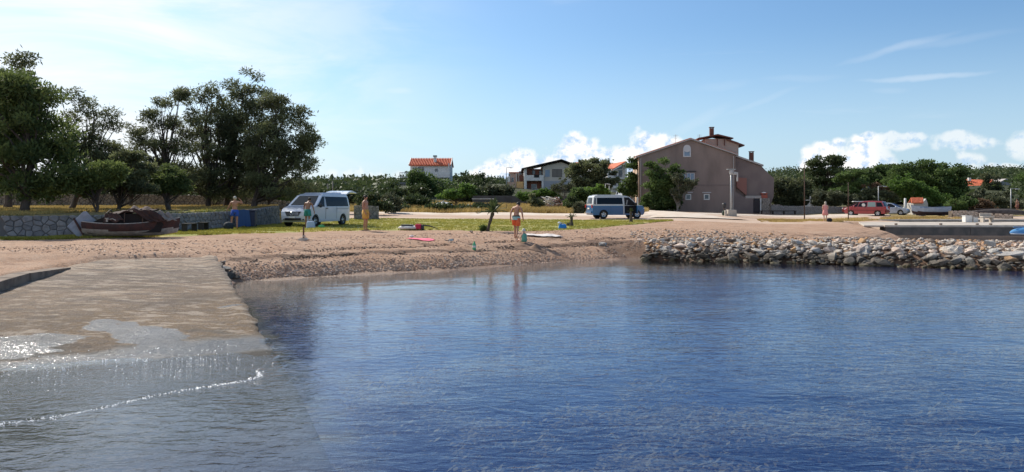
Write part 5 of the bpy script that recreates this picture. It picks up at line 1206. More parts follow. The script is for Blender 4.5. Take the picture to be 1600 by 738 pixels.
# ------------------------------------------------------------------ vehicles
def paint(name,c,metal=0): return mat(name,c,.32,metal=metal,coat=.8)
class Car:
    """x forward, y left, z up; everything passes through one shape function so that panels hug the body"""
    def __init__(s,t,L,W,H,belt,tumble,nose=.16,tail=.08,noser=.22):
        s.t=t; s.L,s.W,s.H,s.belt,s.tu,s.nose,s.tail,s.nr=L,W,H,belt,tumble,nose,tail,noser
    def sh(s,x,y,z):
        f=1.0
        if z>s.belt: q=(z-s.belt)/(s.H-s.belt); f-=s.tu*q+.05*q**5
        else: f-=.05*((s.belt-z)/s.belt)**2
        a=max(0,(x/(s.L/2)-(1-s.nr*2))/(s.nr*2)); f-=s.nose*a*a
        b=max(0,(-x/(s.L/2)-.75)/.25); f-=s.tail*b*b
        # bowed nose and tail in plan
        xx=x-(.14*(abs(y)/(s.W/2))**2*a) + (.07*(abs(y)/(s.W/2))**2*b)
        return Vector((xx,y*f,z))
    def body(s,poly,m,name='body',hw=None,cuts=16,bevel=.045,zs=None):
        hw=hw or s.W/2; bm=bmesh.new()
        a=[bm.verts.new((p[0],-hw,p[1])) for p in poly]; b=[bm.verts.new((p[0],hw,p[1])) for p in poly]; n=len(poly)
        bm.faces.new(a); bm.faces.new(b[::-1])
        for i in range(n): bm.faces.new((a[i],b[i],b[(i+1)%n],a[(i+1)%n]))
        for k in range(1,cuts): 
            x=-s.L/2+s.L*k/cuts; g=bm.verts[:]+bm.edges[:]+bm.faces[:]; bmesh.ops.bisect_plane(bm,geom=g,plane_co=(x,0,0),plane_no=(1,0,0))
        for z in (zs or (s.belt*.62,s.belt,s.belt+(s.H-s.belt)*.5,s.belt+(s.H-s.belt)*.85)):
            g=bm.verts[:]+bm.edges[:]+bm.faces[:]; bmesh.ops.bisect_plane(bm,geom=g,plane_co=(0,0,z),plane_no=(0,0,1))
        for y in (-hw*.7,-hw*.35,0,hw*.35,hw*.7):
            g=bm.verts[:]+bm.edges[:]+bm.faces[:]; bmesh.ops.bisect_plane(bm,geom=g,plane_co=(0,y,0),plane_no=(0,1,0))
        for v in bm.verts: v.co=s.sh(*v.co)
        bmesh.ops.recalc_face_normals(bm,faces=bm.faces)
        me=bpy.data.meshes.new(name); bm.to_mesh(me); bm.free(); me.materials.append(m); o=bpy.data.objects.new(name,me); link(o,s.t)
        bv=o.modifiers.new('bevel','BEVEL'); bv.width=bevel; bv.segments=3; bv.limit_method='ANGLE'; bv.angle_limit=R(38)
        return o
    def side(s,poly,m,name,sd,off=.008,th=.012,parent=None,cut=True):
        """thin panel on one flank; sd = +1 left, -1 right"""
        bm=bmesh.new(); a=[bm.verts.new((p[0],0,p[1])) for p in poly]; bm.faces.new(a)
        if cut:
            for k in range(1,24):
                x=-s.L/2+s.L*k/24; g=bm.verts[:]+bm.edges[:]+bm.faces[:]; bmesh.ops.bisect_plane(bm,geom=g,plane_co=(x,0,0),plane_no=(1,0,0))
            for k in range(1,8):
                z=s.H*k/8; g=bm.verts[:]+bm.edges[:]+bm.faces[:]; bmesh.ops.bisect_plane(bm,geom=g,plane_co=(0,0,z),plane_no=(0,0,1))
        for v in bm.verts:
            p=s.sh(v.co.x,sd*s.W/2,v.co.z); p.y+=sd*off; v.co=p
        if sd>0: bmesh.ops.reverse_faces(bm,faces=bm.faces)
        me=bpy.data.meshes.new(name); bm.to_mesh(me); bm.free(); me.materials.append(m); o=bpy.data.objects.new(name,me); link(o,parent or s.t)
        so_=o.modifiers.new('thick','SOLIDIFY'); so_.thickness=th; so_.offset=1; return o
    def cross(s,p0,p1,w0,w1,m,name,off=.01,th=.015,n=8,parent=None,yc=0):
        """panel lying across the car on the profile edge p0-p1 (x,z), widths w0,w1"""
        d=Vector((p1[0]-p0[0],0,p1[1]-p0[1])).normalized(); nn=Vector((d.z,0,-d.x))
        vs=[]
        for k,(p,w) in enumerate(((p0,w0),(((p0[0]+p1[0])/2,(p0[1]+p1[1])/2),(w0+w1)/2),(p1,w1))):
            for i in range(n+1):
                q=s.sh(p[0],yc+(i/n*2-1)*w,p[1]); vs.append(q+nn*off*(1 if nn.x*p[0]>=0 or nn.z>0 else -1))
        fs=[[r*(n+1)+i,r*(n+1)+i+1,(r+1)*(n+1)+i+1,(r+1)*(n+1)+i] for r in range(2) for i in range(n)]
        o=mesh(name,vs,fs,m,parent or s.t); k=o.modifiers.new('thick','SOLIDIFY'); k.thickness=th; k.offset=0; return o
    def wheels(s,xs,r,w=.22,rim=CHROME,track=.9,spokes=5):
        for x in xs:
            for sd in (-1,1):
                y=sd*(s.W/2*track)
                wh=MB().lathe([(r*.62,-w/2),(r*.93,-w/2),(r,-w*.36),(r,w*.36),(r*.93,w/2),(r*.62,w/2)],(0,0,0),22,'Y',cap=False).build('wheel',BLACK,s.t,smooth=False); wh.location=(x,y,r)
                rm=MB().lathe([(.02,sd*w*.34),(r*.2,sd*w*.36),(r*.24,sd*w*.25),(r*.55,sd*w*.22),(r*.64,sd*w*.42),(r*.66,sd*w*.1)],(0,0,0),22,'Y').build('rim',rim,wh,smooth=True)
                sp=MB()
                for k in range(spokes):
                    a=2*PI*k/spokes+.3; a2=a+PI/spokes
                    sp.box((math.cos(a2)*r*.42,sd*w*.30,math.sin(a2)*r*.42),(r*.26,.012,r*.17),ry=-a2)
                sp.build('spoke_gap',BLACK,wh)
                MB().lathe([(.01,0),(r*1.18,0),(r*1.18,.004)],(x,sd*(s.W/2-.13),r),22,'Y').build('wheel_well',BLACK,s.t)
def arch(x,r,z0,n=9):
    out=[]; R_=r*1.16
    a0=math.asin(max(-1,min(1,(z0-r)/R_)))
    for i in range(n+1):
        a=(PI-a0)+(a0-(PI-a0))*i/n; out.append((x+R_*math.cos(a), r+R_*math.sin(a)))
    return out
def lights(c,x,z,w,h,y,m,name,front=True):
    for sd in (-1,1):
        p=c.sh(x,sd*y,z); o=MB().ell((0,0,0),(.07,w/2,h/2),10,6).build(name,m,c.t,smooth=True); o.location=p+Vector((-.02 if front else .02,0,0)); o.rotation_euler=(0,0,(-.42 if front else .1)*sd)
HEADL=mat('clear_lamp',(.65,.68,.72),.12,spec=.8); TAILL=mat('red_lamp',(.45,.02,.015),.2); PLATE=mat('number_plate',(.7,.7,.68),.5)
WVP=paint('white_paint',(.62,.66,.74)); 
def mirror(c,x,z,m):
    for sd in(-1,1):
        o=MB().ell((0,0,0),(.09,.13,.13),10,6).build('mirror',m,c.t,smooth=True); p=c.sh(x,sd*c.W/2,z); o.location=p+Vector((0,sd*.15,0))
        MB().tube([p,p+Vector((0,sd*.1,0))],.03,5).build('mirror_arm',DPLAS,c.t)
def text(s,size,m,parent,loc,rot,name='lettering'):
    cu=bpy.data.curves.new(name,'FONT'); cu.body=s; cu.size=size; cu.extrude=.004; cu.align_x='CENTER'; cu.align_y='CENTER'; cu.materials.append(m)
    o=bpy.data.objects.new(name,cu); link(o,parent); o.location=loc; o.rotation_euler=rot; return o
def white_van():
    L,W,H=4.95,1.93,1.92; Y=45.6; x=X(494,Y)
    t=thing('camper_van','white camper van parked on the grass with its tailgate open, facing the beach','van',(x,Y,g1(x,Y)+.03),R(-107.5)); c=Car(t,L,W,H,1.12,.15,nose=.13,tail=.05)
    r=.335; z0=.26; xf,xr=1.58,-1.52
    poly=[(-2.42,.34),(-2.4,z0)]+arch(xr,r,z0)+arch(xf,r,z0)+[(2.28,z0),(2.45,.40),(2.475,.62),(2.44,.86),(2.30,1.0),(1.95,1.10),(1.50,1.20),(.72,1.80),(.45,1.89),(0,1.92),(-1.6,1.92),(-2.2,1.89),(-2.33,1.78),(-2.43,1.1)]
    c.body(poly,WVP,bevel=.05)
    for sd in (-1,1):
        c.side([(1.42,1.16),(.62,1.14),(.52,1.74),(.70,1.74)],GLASS,'front_window',sd)
        c.side([(.40,1.16),(-2.22,1.16),(-2.16,1.72),(.40,1.74)],GLASS,'rear_window',sd)
        c.side([(.50,.42),(.525,.42),(.47,1.8),(.45,1.8)],DPLAS,'door_gap',sd,off=.002,th=.004)
        c.side([(-.75,.42),(-.735,.42),(-.735,1.12),(-.75,1.12)],DPLAS,'door_gap',sd,off=.002,th=.004)
        c.side([(.30,1.02),(.52,1.02),(.52,1.07),(.30,1.07)],DPLAS,'door_handle',sd,th=.03)
        c.side([(-1.05,.30),(1.05,.30),(1.05,.40),(-1.05,.40)],mat('white_sill',(.60,.62,.66),.4),'sill',sd,th=.02)
        c.side([(-.65,1.00),(-2.2,1.00),(-2.2,1.015),(-.65,1.015)],DPLAS,'door_rail',sd,th=.005)
    c.cross((1.46,1.225),(.76,1.775),.80,.74,GLASS,'windscreen',off=.012)
    # grille, badge, lower intake, plate
    gr=mat('grille_black',(.015,.015,.018),.35); g=c.cross((2.485,.62),(2.455,.87),.44,.60,gr,'grille',off=.02,th=.03)
    for zz in (.67,.745,.82): c.cross((2.50,zz),(2.497,zz+.018),.45,.46,CHROME,'slat',off=.025,th=.012,parent=g)
    bd=MB()
    ring=[(.0,.105*math.cos(2*PI*i/20),.105*math.sin(2*PI*i/20)) for i in range(21)]; bd.tube(ring,.012,5,cap=False)
    for k in range(3):
        a=PI/2+k*2*PI/3; bd.tube([(0,0,0),(0,.10*math.cos(a),.10*math.sin(a))],[.016,.006],5)
    b=bd.build('badge',CHROME,g); b.location=(2.545,0,.745)
    lo=c.cross((2.475,.36),(2.485,.50),.62,.62,gr,'lower_intake',off=.02,th=.03)
    c.cross((2.50,.50),(2.50,.595),.25,.25,PLATE,'number_plate',off=.03,th=.02)
    lights(c,2.30,.84,.40,.19,.80,HEADL,'headlight'); lights(c,2.42,.42,.17,.1,.72,DPLAS,'fog_light')
    mirror(c,1.28,1.22,DPLAS); c.wheels((xf,xr),r,rim=CHROME,track=.885)
    # tailgate, raised
    tg=MB(); hx,hz=-2.22,1.90; a=R(4)
    prof=[(0,0),(-.3,.15),(-.75,.20),(-1.22,.10),(-1.20,.02),(-.5,.08),(0,-.06)]
    tg.prism([(hx+p[0]*1,hz+p[1]*1+.03) for p in prof],-.80,.80); tgo=tg.build('tailgate',WVP,t,bevel=.02)
    MB().box((hx-.72,0,hz+.13),(.6,1.3,.03),ry=R(-8)).build('rear_glass',GLASS,tgo)
    for sd in(-1,1): MB().tube([(-2.36,sd*.72,1.5),(-2.9,sd*.72,1.92)],.02,5).build('gas_strut',DPLAS,tgo)
    # raised roof hatch (pop-up top) front edge
    MB().prism([(.5,1.90),(-1.9,1.90),(-1.85,1.98),(.2,1.975)],-.62,.62).build('roof_top',WVP,t,bevel=.02)
    # dark slab painted as the shaded opening at the rear
    MB().box((-2.39,0,1.15),(.06,1.45,1.25)).build('boot_shade',DPLAS,t)
white_van()
def blue_van():
    L,W,H=4.9,1.9,1.97; Y=65.5; x=X(962,Y); BL=paint('blue_paint',(.006,.105,.26)); WH=paint('cream_white_paint',(.55,.55,.54))
    t=thing('camper_van','two tone van, white above blue, its front passenger door open on the dirt road','van',(x,Y,g1(x,Y)+.09),R(12)); c=Car(t,L,W,H,1.15,.13,nose=.13,tail=.04)
    r=.34; z0=.28; xf,xr=1.60,-1.40
    c.body([(-2.43,.40),(-2.40,z0)]+arch(xr,r,z0)+arch(xf,r,z0)+[(2.30,z0),(2.43,.42),(2.45,.75),(2.36,.98),(2.1,1.06),(1.75,1.10),(-2.42,1.10)],BL,bevel=.04,zs=(.7,1.0))
    c.body([(-2.40,1.085),(1.74,1.085),(2.0,1.095),(1.62,1.20),(.95,1.80),(.70,1.90),(.2,1.955),(-1.7,1.965),(-2.15,1.93),(-2.30,1.8),(-2.405,1.2)],WH,'upper_body',hw=W/2-.004,bevel=.05)
    for sd in (-1,1):
        c.side([(.30,1.20),(-2.02,1.20),(-2.0,1.74),(.26,1.76)],GLASS,'side_window',sd)
        c.side([(-2.14,1.20),(-2.30,1.20),(-2.24,1.72),(-2.12,1.74)],DPLAS,'rear_pillar_glass',sd)
        if sd>0: c.side([(1.5,1.20),(.48,1.20),(.44,1.76),(.86,1.76)],GLASS,'front_window',sd)
        c.side([(-2.38,1.075),(2.2,1.075),(2.2,1.10),(-2.38,1.10)],CHROME,'trim_line',sd,off=.002,th=.006)
        c.side([(-.80,.45),(-.79,.45),(-.79,1.08),(-.80,1.08)],DPLAS,'door_gap',sd,off=.002,th=.004)
    # right door hole: dark panel painted as the shaded cab, white frame, seats
    dw=c.side([(1.52,.42),(.50,.42),(.46,1.10),(.44,1.78),(.86,1.78),(1.50,1.22)],mat('cab_shade',(.010,.010,.012),.9),'doorway_shade',-1,th=.01)
    c.side([(.44,.36),(.36,.36),(.34,1.82),(.90,1.84),(.86,1.79),(.42,1.78)],WH,'door_frame',-1,th=.02)
    MB().box((.85,-.78,1.02),(.45,.12,.12)).build('seat',DPLAS,t,bevel=.03); MB().box((.66,-.95,1.35),(.12,.06,.42),ry=.2).build('seat_back',mat('grey_fabric',(.25,.25,.26),.9),t,bevel=.02)
    # the open door, hinged at its front edge, swung towards the beach
    dr=thing('hinge',None,None); dr.name='open_door'; dr.parent=t; dr.location=(1.50,-.96,0); dr.rotation_euler=(0,0,R(76))
    MB().prism([(0,.40),(-1.02,.40),(-1.06,1.10),(-.03,1.10)],-.03,.03).build('door_panel',BL,dr,bevel=.015)
    fr=MB()
    for a,b in (((-.03,1.10),(-.60,1.74)),((-.60,1.74),(-1.02,1.76)),((-1.02,1.76),(-1.05,1.10)),((-.03,1.12),(-1.05,1.12))): fr.tube([(a[0],0,a[1]),(b[0],0,b[1])],.035,6)
    fr.build('window_frame',WH,dr); MB().prism([(-.08,1.13),(-.60,1.70),(-1.0,1.72),(-1.02,1.13)],-.006,.006).build('window_pane',GLASS,dr)
    c.cross((1.64,1.20),(.98,1.78),.80,.74,GLASS,'windscreen',off=.012)
    rw=c.cross((-2.40,1.24),(-2.29,1.76),.66,.62,GLASS,'rear_window',off=.012)
    c.cross((-2.47,.44),(-2.47,.60),.80,.80,BL,'rear_bumper',off=.03,th=.06); c.cross((-2.44,.78),(-2.44,.90),.27,.27,PLATE,'number_plate',off=.02)
    for sd in(-1,1): 
        MB().box((-2.43,sd*.87,1.02),(.08,.14,.28)).build('tail_light',TAILL,t,bevel=.02)
    lights(c,2.28,.84,.36,.2,.78,HEADL,'headlight'); c.cross((2.46,.46),(2.47,.62),.7,.7,DPLAS,'grille',off=.01)
    mirror(c,1.36,1.22,DPLAS); c.wheels((xf,xr),r,track=.885)
    MB().box2((-1.9,-.68,1.955),(.2,.68,2.0)).build('roof_top',WH,t,bevel=.03)
blue_van()
def red_car():
    L,W,H=4.6,1.8,1.70; Y=86; x=X(1353.5,Y); RD=paint('red_paint',(.32,.028,.035))
    t=thing('family_car','dark red people carrier parked left of the silver car','car',(x,Y,g1(x,Y)+.02),R(135)); t.rotation_euler.z=R(180-40)
    c=Car(t,L,W,H,.98,.17,nose=.14,tail=.05); r=.32; z0=.25; xf,xr=1.42,-1.42
    c.body([(-2.25,.36),(-2.2,z0)]+arch(xr,r,z0)+arch(xf,r,z0)+[(2.15,z0),(2.29,.42),(2.29,.62),(2.12,.84),(1.62,1.0),(1.35,1.08),(.45,1.56),(.1,1.66),(-.5,1.70),(-1.5,1.68),(-1.85,1.62),(-2.16,1.05),(-2.26,.75)],RD,bevel=.05)
    for sd in(-1,1):
        c.side([(1.28,1.04),(.72,1.04),(.58,1.46),(.62,1.48)],GLASS,'quarter_window',sd); c.side([(.66,1.04),(-.28,1.04),(-.30,1.55),(.44,1.52)],GLASS,'front_window',sd)
        c.side([(-.36,1.04),(-1.22,1.04),(-1.16,1.54),(-.38,1.56)],mat('pale_window',(.22,.30,.28),.1),'rear_window',sd); c.side([(-1.30,1.04),(-2.02,1.06),(-1.78,1.50),(-1.24,1.54)],GLASS,'quarter_window',sd)
        for xx in (.70,-.32,-1.26): c.side([(xx,.40),(xx+.012,.40),(xx+.012,1.02),(xx,1.02)],DPLAS,'door_gap',sd,off=.002,th=.004)
        c.side([(-1.9,.60),(1.9,.60),(1.9,.66),(-1.9,.66)],mat('dark_red_trim',(.14,.015,.02),.5),'side_moulding',sd,th=.02)
        c.side([(-.20,.90),(-.02,.90),(-.02,.94),(-.20,.94)],DPLAS,'door_handle',sd,th=.03)
    c.cross((1.34,1.09),(.50,1.54),.74,.68,GLASS,'windscreen',off=.012); c.cross((-2.14,1.10),(-1.90,1.56),.68,.60,GLASS,'rear_window',off=.012)
    c.cross((-2.32,.40),(-2.32,.62),.80,.80,mat('red_bumper',(.22,.02,.03),.5),'rear_bumper',off=.02,th=.05); c.cross((-2.27,.72),(-2.26,.82),.26,.26,PLATE,'number_plate',off=.02)
    for sd in(-1,1): MB().box((-2.20,sd*.78,.90),(.10,.16,.34)).build('tail_light',TAILL,t,bevel=.02)
    lights(c,2.10,.72,.36,.16,.72,HEADL,'headlight'); mirror(c,1.02,1.05,RD); c.wheels((xf,xr),r,track=.88)
    s=MB().ell((0,0,0),(.02,.19,.19),12,6).build('sun_shade',WHITE,t); p=c.sh(.05,W/2,1.22); s.location=p+Vector((0,.03,0)); s.rotation_euler=(0,0,PI/2)
    for sd in(-1,1): MB().tube([(.3,sd*.60,1.69),(-1.5,sd*.60,1.71)],.02,5).build('roof_rail',DPLAS,t)
red_car()
def silver_car():
    L,W,H=4.2,1.75,1.48; Y=90.5; x=X(1391,Y); SV=paint('silver_blue_paint',(.42,.47,.56),.3)
    t=thing('hatchback_car','silver hatchback with blue windscreen half hidden behind the red car','car',(x,Y,g1(x,Y)+.02),R(-38))
    c=Car(t,L,W,H,.88,.17,nose=.16,tail=.06); r=.31; z0=.23; xf,xr=1.28,-1.28
    c.body([(-2.05,.36),(-2.0,z0)]+arch(xr,r,z0)+arch(xf,r,z0)+[(1.98,z0),(2.09,.40),(2.09,.58),(1.92,.76),(1.35,.90),(1.05,.97),(.30,1.38),(0,1.45),(-.6,1.48),(-1.3,1.42),(-1.85,1.02),(-2.06,.78)],SV,bevel=.05)
    for sd in(-1,1):
        c.side([(.98,.95),(-.10,.93),(-.12,1.38),(.26,1.34)],GLASS,'front_window',sd); c.side([(-.18,.93),(-1.35,.95),(-1.15,1.32),(-.20,1.38)],GLASS,'rear_window',sd)
    c.cross((1.06,.98),(.34,1.36),.70,.62,mat('blue_reflecting_glass',(.05,.12,.36),.08),'windscreen',off=.012)  # sky reflection put into the blue of the windscreen
    c.cross((2.10,.58),(2.05,.66),.45,.50,DPLAS,'grille',off=.015); c.cross((2.10,.30),(2.12,.42),.6,.6,DPLAS,'lower_intake',off=.015); c.cross((2.12,.44),(2.12,.53),.25,.25,PLATE,'number_plate',off=.03)
    lights(c,1.93,.66,.34,.15,.68,HEADL,'headlight'); mirror(c,.80,.95,SV); c.wheels((xf,xr),r,track=.88)
silver_car()
def plain_car(name,label,Y,px,py,rz,col,van=False):
    x=X(px,Y); t=thing(name,label,'van' if van else 'car',(x,Y,min(Z(py,Y),g1(x,Y)+.02) if py is None else Z(py,Y)),R(rz))
    if van:
        c=Car(t,4.6,1.85,1.95,1.1,.12); r=.32; z0=.25
        c.body([(-2.25,z0)]+arch(-1.3,r,z0,6)+arch(1.4,r,z0,6)+[(2.2,z0),(2.28,.7),(2.05,.98),(1.45,1.12),(.85,1.80),(.5,1.93),(-2.1,1.93),(-2.26,1.1)],col)
        c.cross((1.42,1.15),(.90,1.74),.76,.68,GLASS,'windscreen',off=.012); c.cross((-2.27,1.2),(-2.18,1.70),.6,.56,GLASS,'rear_window',off=.012)
        for sd in(-1,1): c.side([(1.2,1.14),(.35,1.14),(.35,1.70),(.75,1.70)],GLASS,'front_window',sd)
        c.wheels((1.4,-1.3),r)
    else:
        c=Car(t,4.2,1.72,1.45,.88,.17); r=.3; z0=.23
        c.body([(-2.05,z0)]+arch(-1.28,r,z0,6)+arch(1.28,r,z0,6)+[(2.0,z0),(2.09,.55),(1.9,.76),(1.05,.96),(.30,1.36),(-.4,1.45),(-1.3,1.38),(-1.85,1.0),(-2.06,.78)],col)
        c.cross((1.06,.97),(.34,1.34),.68,.6,GLASS,'windscreen',off=.012)
        for sd in(-1,1): c.side([(.95,.95),(-1.35,.95),(-1.15,1.30),(.26,1.34)],GLASS,'side_window',sd)
        lights(c,1.93,.66,.34,.15,.66,HEADL,'headlight'); c.wheels((1.28,-1.28),r)
    return t
plain_car('parked_van','small white delivery van parked between the lamps and the big house',104,977,317,100,WVP,True)
plain_car('parked_car','dark car roof with pale light bar visible over the red car',93,1344,334.5,178,paint('dark_red_paint',(.16,.02,.02)))
def bar():
    Y=93; o=MB().box((0,0,0),(1.7,.5,.10)).build('roof_box',WHITE,bevel=.03); o.location=(X(1343,Y),Y,Z(315.2,Y)); tag(o,'white roof box on the dark car behind the red one','roof box')
bar()
plain_car('parked_car','pale car seen through a gap below the umbrella pine on the right',101,1406,331,150,WVP)

# ------------------------------------------------------------------ boats
def hull(t,L,B,D,m_top,m_low,split=.45,sheer=.25,transom=.7,name='hull',thick=.04,inner=None,n=18,k=9):
    """x forward; open clinker-like hull shell, gunwale at D"""
    V=[];ix=[]
    for i in range(n+1):
        q=i/n; w=B/2*(1-max(0,(q-.35)/.65)**2.3)*(transom+(1-transom)*min(1,q/.35)**.8); z0=.28*D*max(0,(q-.7)/.3)**2; zt=D+sheer*(abs(q-.4)/.6)**2
        rake=.22*L*.15
        for j in range(-k,k+1):
            a=abs(j)/k; y=w*math.sin(a*PI/2)**.75*(1 if j>=0 else -1); z=z0+(zt-z0)*(1-math.cos(a*PI/2))**.85
            V.append((-L/2+L*q+ (rake*a if q>.9 else 0)*q, y, z))
    W_=2*k+1; fs=[[i*W_+j,(i+1)*W_+j,(i+1)*W_+j+1,i*W_+j+1] for i in range(n) for j in range(W_-1)]
    fs.append(list(range(W_)))
    o=mesh(name,V,fs,[m_top,m_low],t,smooth=False); o.modifiers.new('thick','SOLIDIFY').thickness=thick
    for f in o.data.polygons:
        if f.center.z<D*split+.10*abs(f.center.x/L*2)**2: f.material_index=1
    g=MB()
    for sd in (0,W_-1): g.tube([V[i*W_+sd] for i in range(n+1)],.035,6)
    return o,g,[V[i*W_] for i in range(n+1)],[V[i*W_+W_-1] for i in range(n+1)]
def white_boat():
    Y=84; x=X(1449,Y); t=thing('wooden_boat','white wooden boat with dark underside propped up beside the shed','boat',(x,Y-.6,g1(x,Y)+.22),R(180+2))
    WB=mat('boat_white',(.36,.43,.52),.6,(.30,.36,.44),4); DB=mat('boat_antifoul',(.045,.025,.025),.8)
    o,g,a,b=hull(t,4.0,1.5,.82,WB,DB,.42,.22); g.build('gunwale',mat('gunwale_blue',(.12,.16,.22),.6),t)
    MB().box((1.96,0,.62),(.10,.07,1.05),ry=.22).build('stem',DB,t,bevel=.01)
    for xx in(-.9,.3): MB().box((xx,0,.66),(.26,1.2,.04)).build('thwart',mat('boat_wood',(.25,.17,.10),.8),t)
    MB().box((0,0,.0),(3.2,.08,.12)).build('keel',DB,t)
    lt=MB()
    for k in range(7): lt.box((1.45-k*.13,.665-.02*(6-k)**1.2*.3,.82),(.07,.006,.12 if k!=2 else .03))
    lt.build('faded_lettering',mat('faded_blue_letters',(.1,.18,.35),.7),t)
    for xx in(-1.2,.9):
        s=MB().box((0,0,0),(.18,1.1,.24)).build('support_block',CONCD); s.location=(x-xx,Y-.6,g1(x-xx,Y)+.10); tag(s,'dark support block under the %s of the white boat'%('stern' if xx<0 else 'bow'),'block')
white_boat()
def wreck():
    Y=31.5; x=X(206,Y); z=g1(x,Y)+.08
    t=thing('old_boat','old wrecked boat with a red brown cover and pale raised transom under the pines','boat',(x,Y,z+.04),R(17)); t.scale=(.84,.84,.90)
    HR=mat('wreck_rust_hull',(.085,.035,.028),.85,(.05,.028,.025),4,bump=.02); HW=mat('wreck_white_band',(.42,.38,.33),.8,(.30,.26,.22),6); TP=mat('red_brown_cover',(.065,.032,.026),.9,(.035,.02,.018),3,bump=.06,bscale=5)
    o,g,a,b=hull(t,4.1,1.6,.52,HR,HW,.46,.26,transom=.8,thick=.05); g.build('gunwale',HW,t)
    DI=mat('boat_inside',(.02,.015,.014),.95)
    MB().prism([(-1.85,.10),(1.35,.12),(1.5,.5),(1.0,1.0),(-.9,.95),(-1.85,.50)],-.52,.52).build('inside_shade',DI,t)  # dark block painted as the shaded inside under the covers
    # transom board, tilted outwards
    tb=MB().prism([(-.36,-.55),(.36,-.55),(.40,.40),(.33,.50),(-.33,.50),(-.40,.40)],-.03,.03,'XZ').build('transom',mat('pale_transom',(.36,.38,.43),.7,(.28,.30,.34),5),t,bevel=.02)
    tb.location=(-2.10,-.30,.52); tb.rotation_euler=(R(10),R(48),R(20))
    MB().box((0,0,0),(.08,.10,.85),ry=-.5).build('rudder',HR,t).location=(-2.25,-.42,.42)
    # collapsed boat cover: draped folded sheets on hoops
    def sheet(name,p,m,seed,th=.03):
        # p: four corners, subdivided and crumpled
        n=14; V=[]; rr=random.Random(seed); c=[Vector(q) for q in p]
        for i in range(n+1):
            for j in range(n+1):
                u,v=i/n,j/n; q=(c[0]*(1-u)+c[1]*u)*(1-v)+(c[3]*(1-u)+c[2]*u)*v
                q.z+=.06*math.sin(u*11+seed)*math.sin(v*4+seed*2)-.16*math.sin(PI*u)*math.sin(PI*v)*.6+rr.gauss(0,.008); q.y+=.03*math.sin(u*17+seed); V.append(q)
        o=mesh(name,V,[[i*(n+1)+j,(i+1)*(n+1)+j,(i+1)*(n+1)+j+1,i*(n+1)+j+1] for i in range(n) for j in range(n)],m,t,smooth=True); o.modifiers.new('thick','SOLIDIFY').thickness=th
    sheet('cover',[(-1.0,-.62,.98),(.35,-.70,1.12),(.45,.62,1.18),(-.9,.62,1.08)],TP,1)
    sheet('cover',[(-.05,-.72,1.22),(1.05,-.76,1.12),(1.15,.5,1.20),(.0,.6,1.32)],TP,2)
    sheet('cover',[(.10,-.78,1.20),(1.05,-.80,1.12),(1.72,-.62,.62),(.95,-.80,.60)],TP,3)
    sheet('cover',[(-1.05,-.66,.98),(-.55,-.70,1.02),(-.15,-.86,.66),(-1.1,-.80,.62)],TP,5)
    sheet('cover_flap',[(1.15,-.55,1.12),(1.75,-.45,.98),(2.12,-.50,.68),(1.60,-.72,.66)],mat('pale_flap',(.26,.23,.21),.8,(.18,.16,.14),5),4)
    for xx in (-1.0,-.2,.6,1.25):
        MB().tube([(xx,-.74,.6),(xx,-.70,1.0),(xx+.05,0,1.16),(xx,.70,1.0),(xx,.74,.6)],.022,6).build('hoop',RUST,t)
    MB().tube([(1.1,-.1,1.05),(1.2,-.1,1.22)],.02,5).build('cleat',RUST,t)
    MB().lathe([(.05,0),(.05,.12),(.09,.14),(.09,.18)],(-.95,-.80,.62),8).build('bollard',HW,t)
    MB().tube([(-.9,-.8,.72),(-.7,-.82,.76),(-.55,-.82,.68)],.025,5).build('oarlock',HW,t)
wreck()
def dinghy():
    Y=86; x=X(693,Y); t=thing('dinghy','white upturned dinghy on the dark shrubs of the dry field','boat',(x,Y,Z(326,Y)),R(3))
    V=[];n=14;k=8
    for i in range(n+1):
        q=i/n; w=.62*(1-max(0,(q-.5)/.5)**3)*(.55+.45*min(1,q/.25)**.6); h=.72*(1-.5*abs(q-.45)**1.5)*(1 if 0<q<1 else .75)
        for j in range(k+1): a=PI*j/k; V.append((1.0-2.0*q+.0,-w*math.cos(a),h*math.sin(a)**.7))
    mesh('hull',V,[[i*(k+1)+j,(i+1)*(k+1)+j,(i+1)*(k+1)+j+1,i*(k+1)+j+1] for i in range(n) for j in range(k)]+[list(range(k+1))],WHITE,t,smooth=True)
    MB().prism([(.9,.1),(-.95,.1),(-.8,.65),(-.1,.82),(.0,.78),(.75,.68)],-.03,.03).build('keel',WHITE,t); MB().box((0,0,.78),(.06,.5,.25)).build('fin',WHITE,t)
dinghy()
def upturned(name,label,px,Y,py,L,B,H,m,rz=0):
    x=X(px,Y); t=thing(name,label,'boat',(x,Y,Z(py,Y)),rz); V=[];n=18;k=8
    for i in range(n+1):
        q=i/n; w=B/2*max(.02,math.sin(PI*q))**.55; h=H*max(.02,math.sin(PI*q))**.4
        for j in range(k+1): a=PI*j/k; V.append((-L/2+L*q,-w*math.cos(a),h*math.sin(a)**.8))
    mesh('hull',V,[[i*(k+1)+j,i*(k+1)+j+1,(i+1)*(k+1)+j+1,(i+1)*(k+1)+j] for i in range(n) for j in range(k)],m,t,smooth=True)
    MB().tube([V[i*(k+1)] for i in range(n+1)],.03,5).build('rim',WHITE if 'blue' in label else RUST,t); MB().box((0,0,H),(L*.8,.04,.06)).build('keel',m,t)
upturned('upturned_boat','blue upturned boat at the right edge behind the breakwater stones',1607,45,365.5,2.4,.9,.40,paint('boat_blue',(.10,.28,.52)),.1)
upturned('upturned_boat','long dark upturned boat lying on the ruined wall at far right',1560,84,333.5,6.6,1.3,.50,mat('dark_boat_wood',(.06,.045,.04),.85,(.10,.08,.07),3),.03)
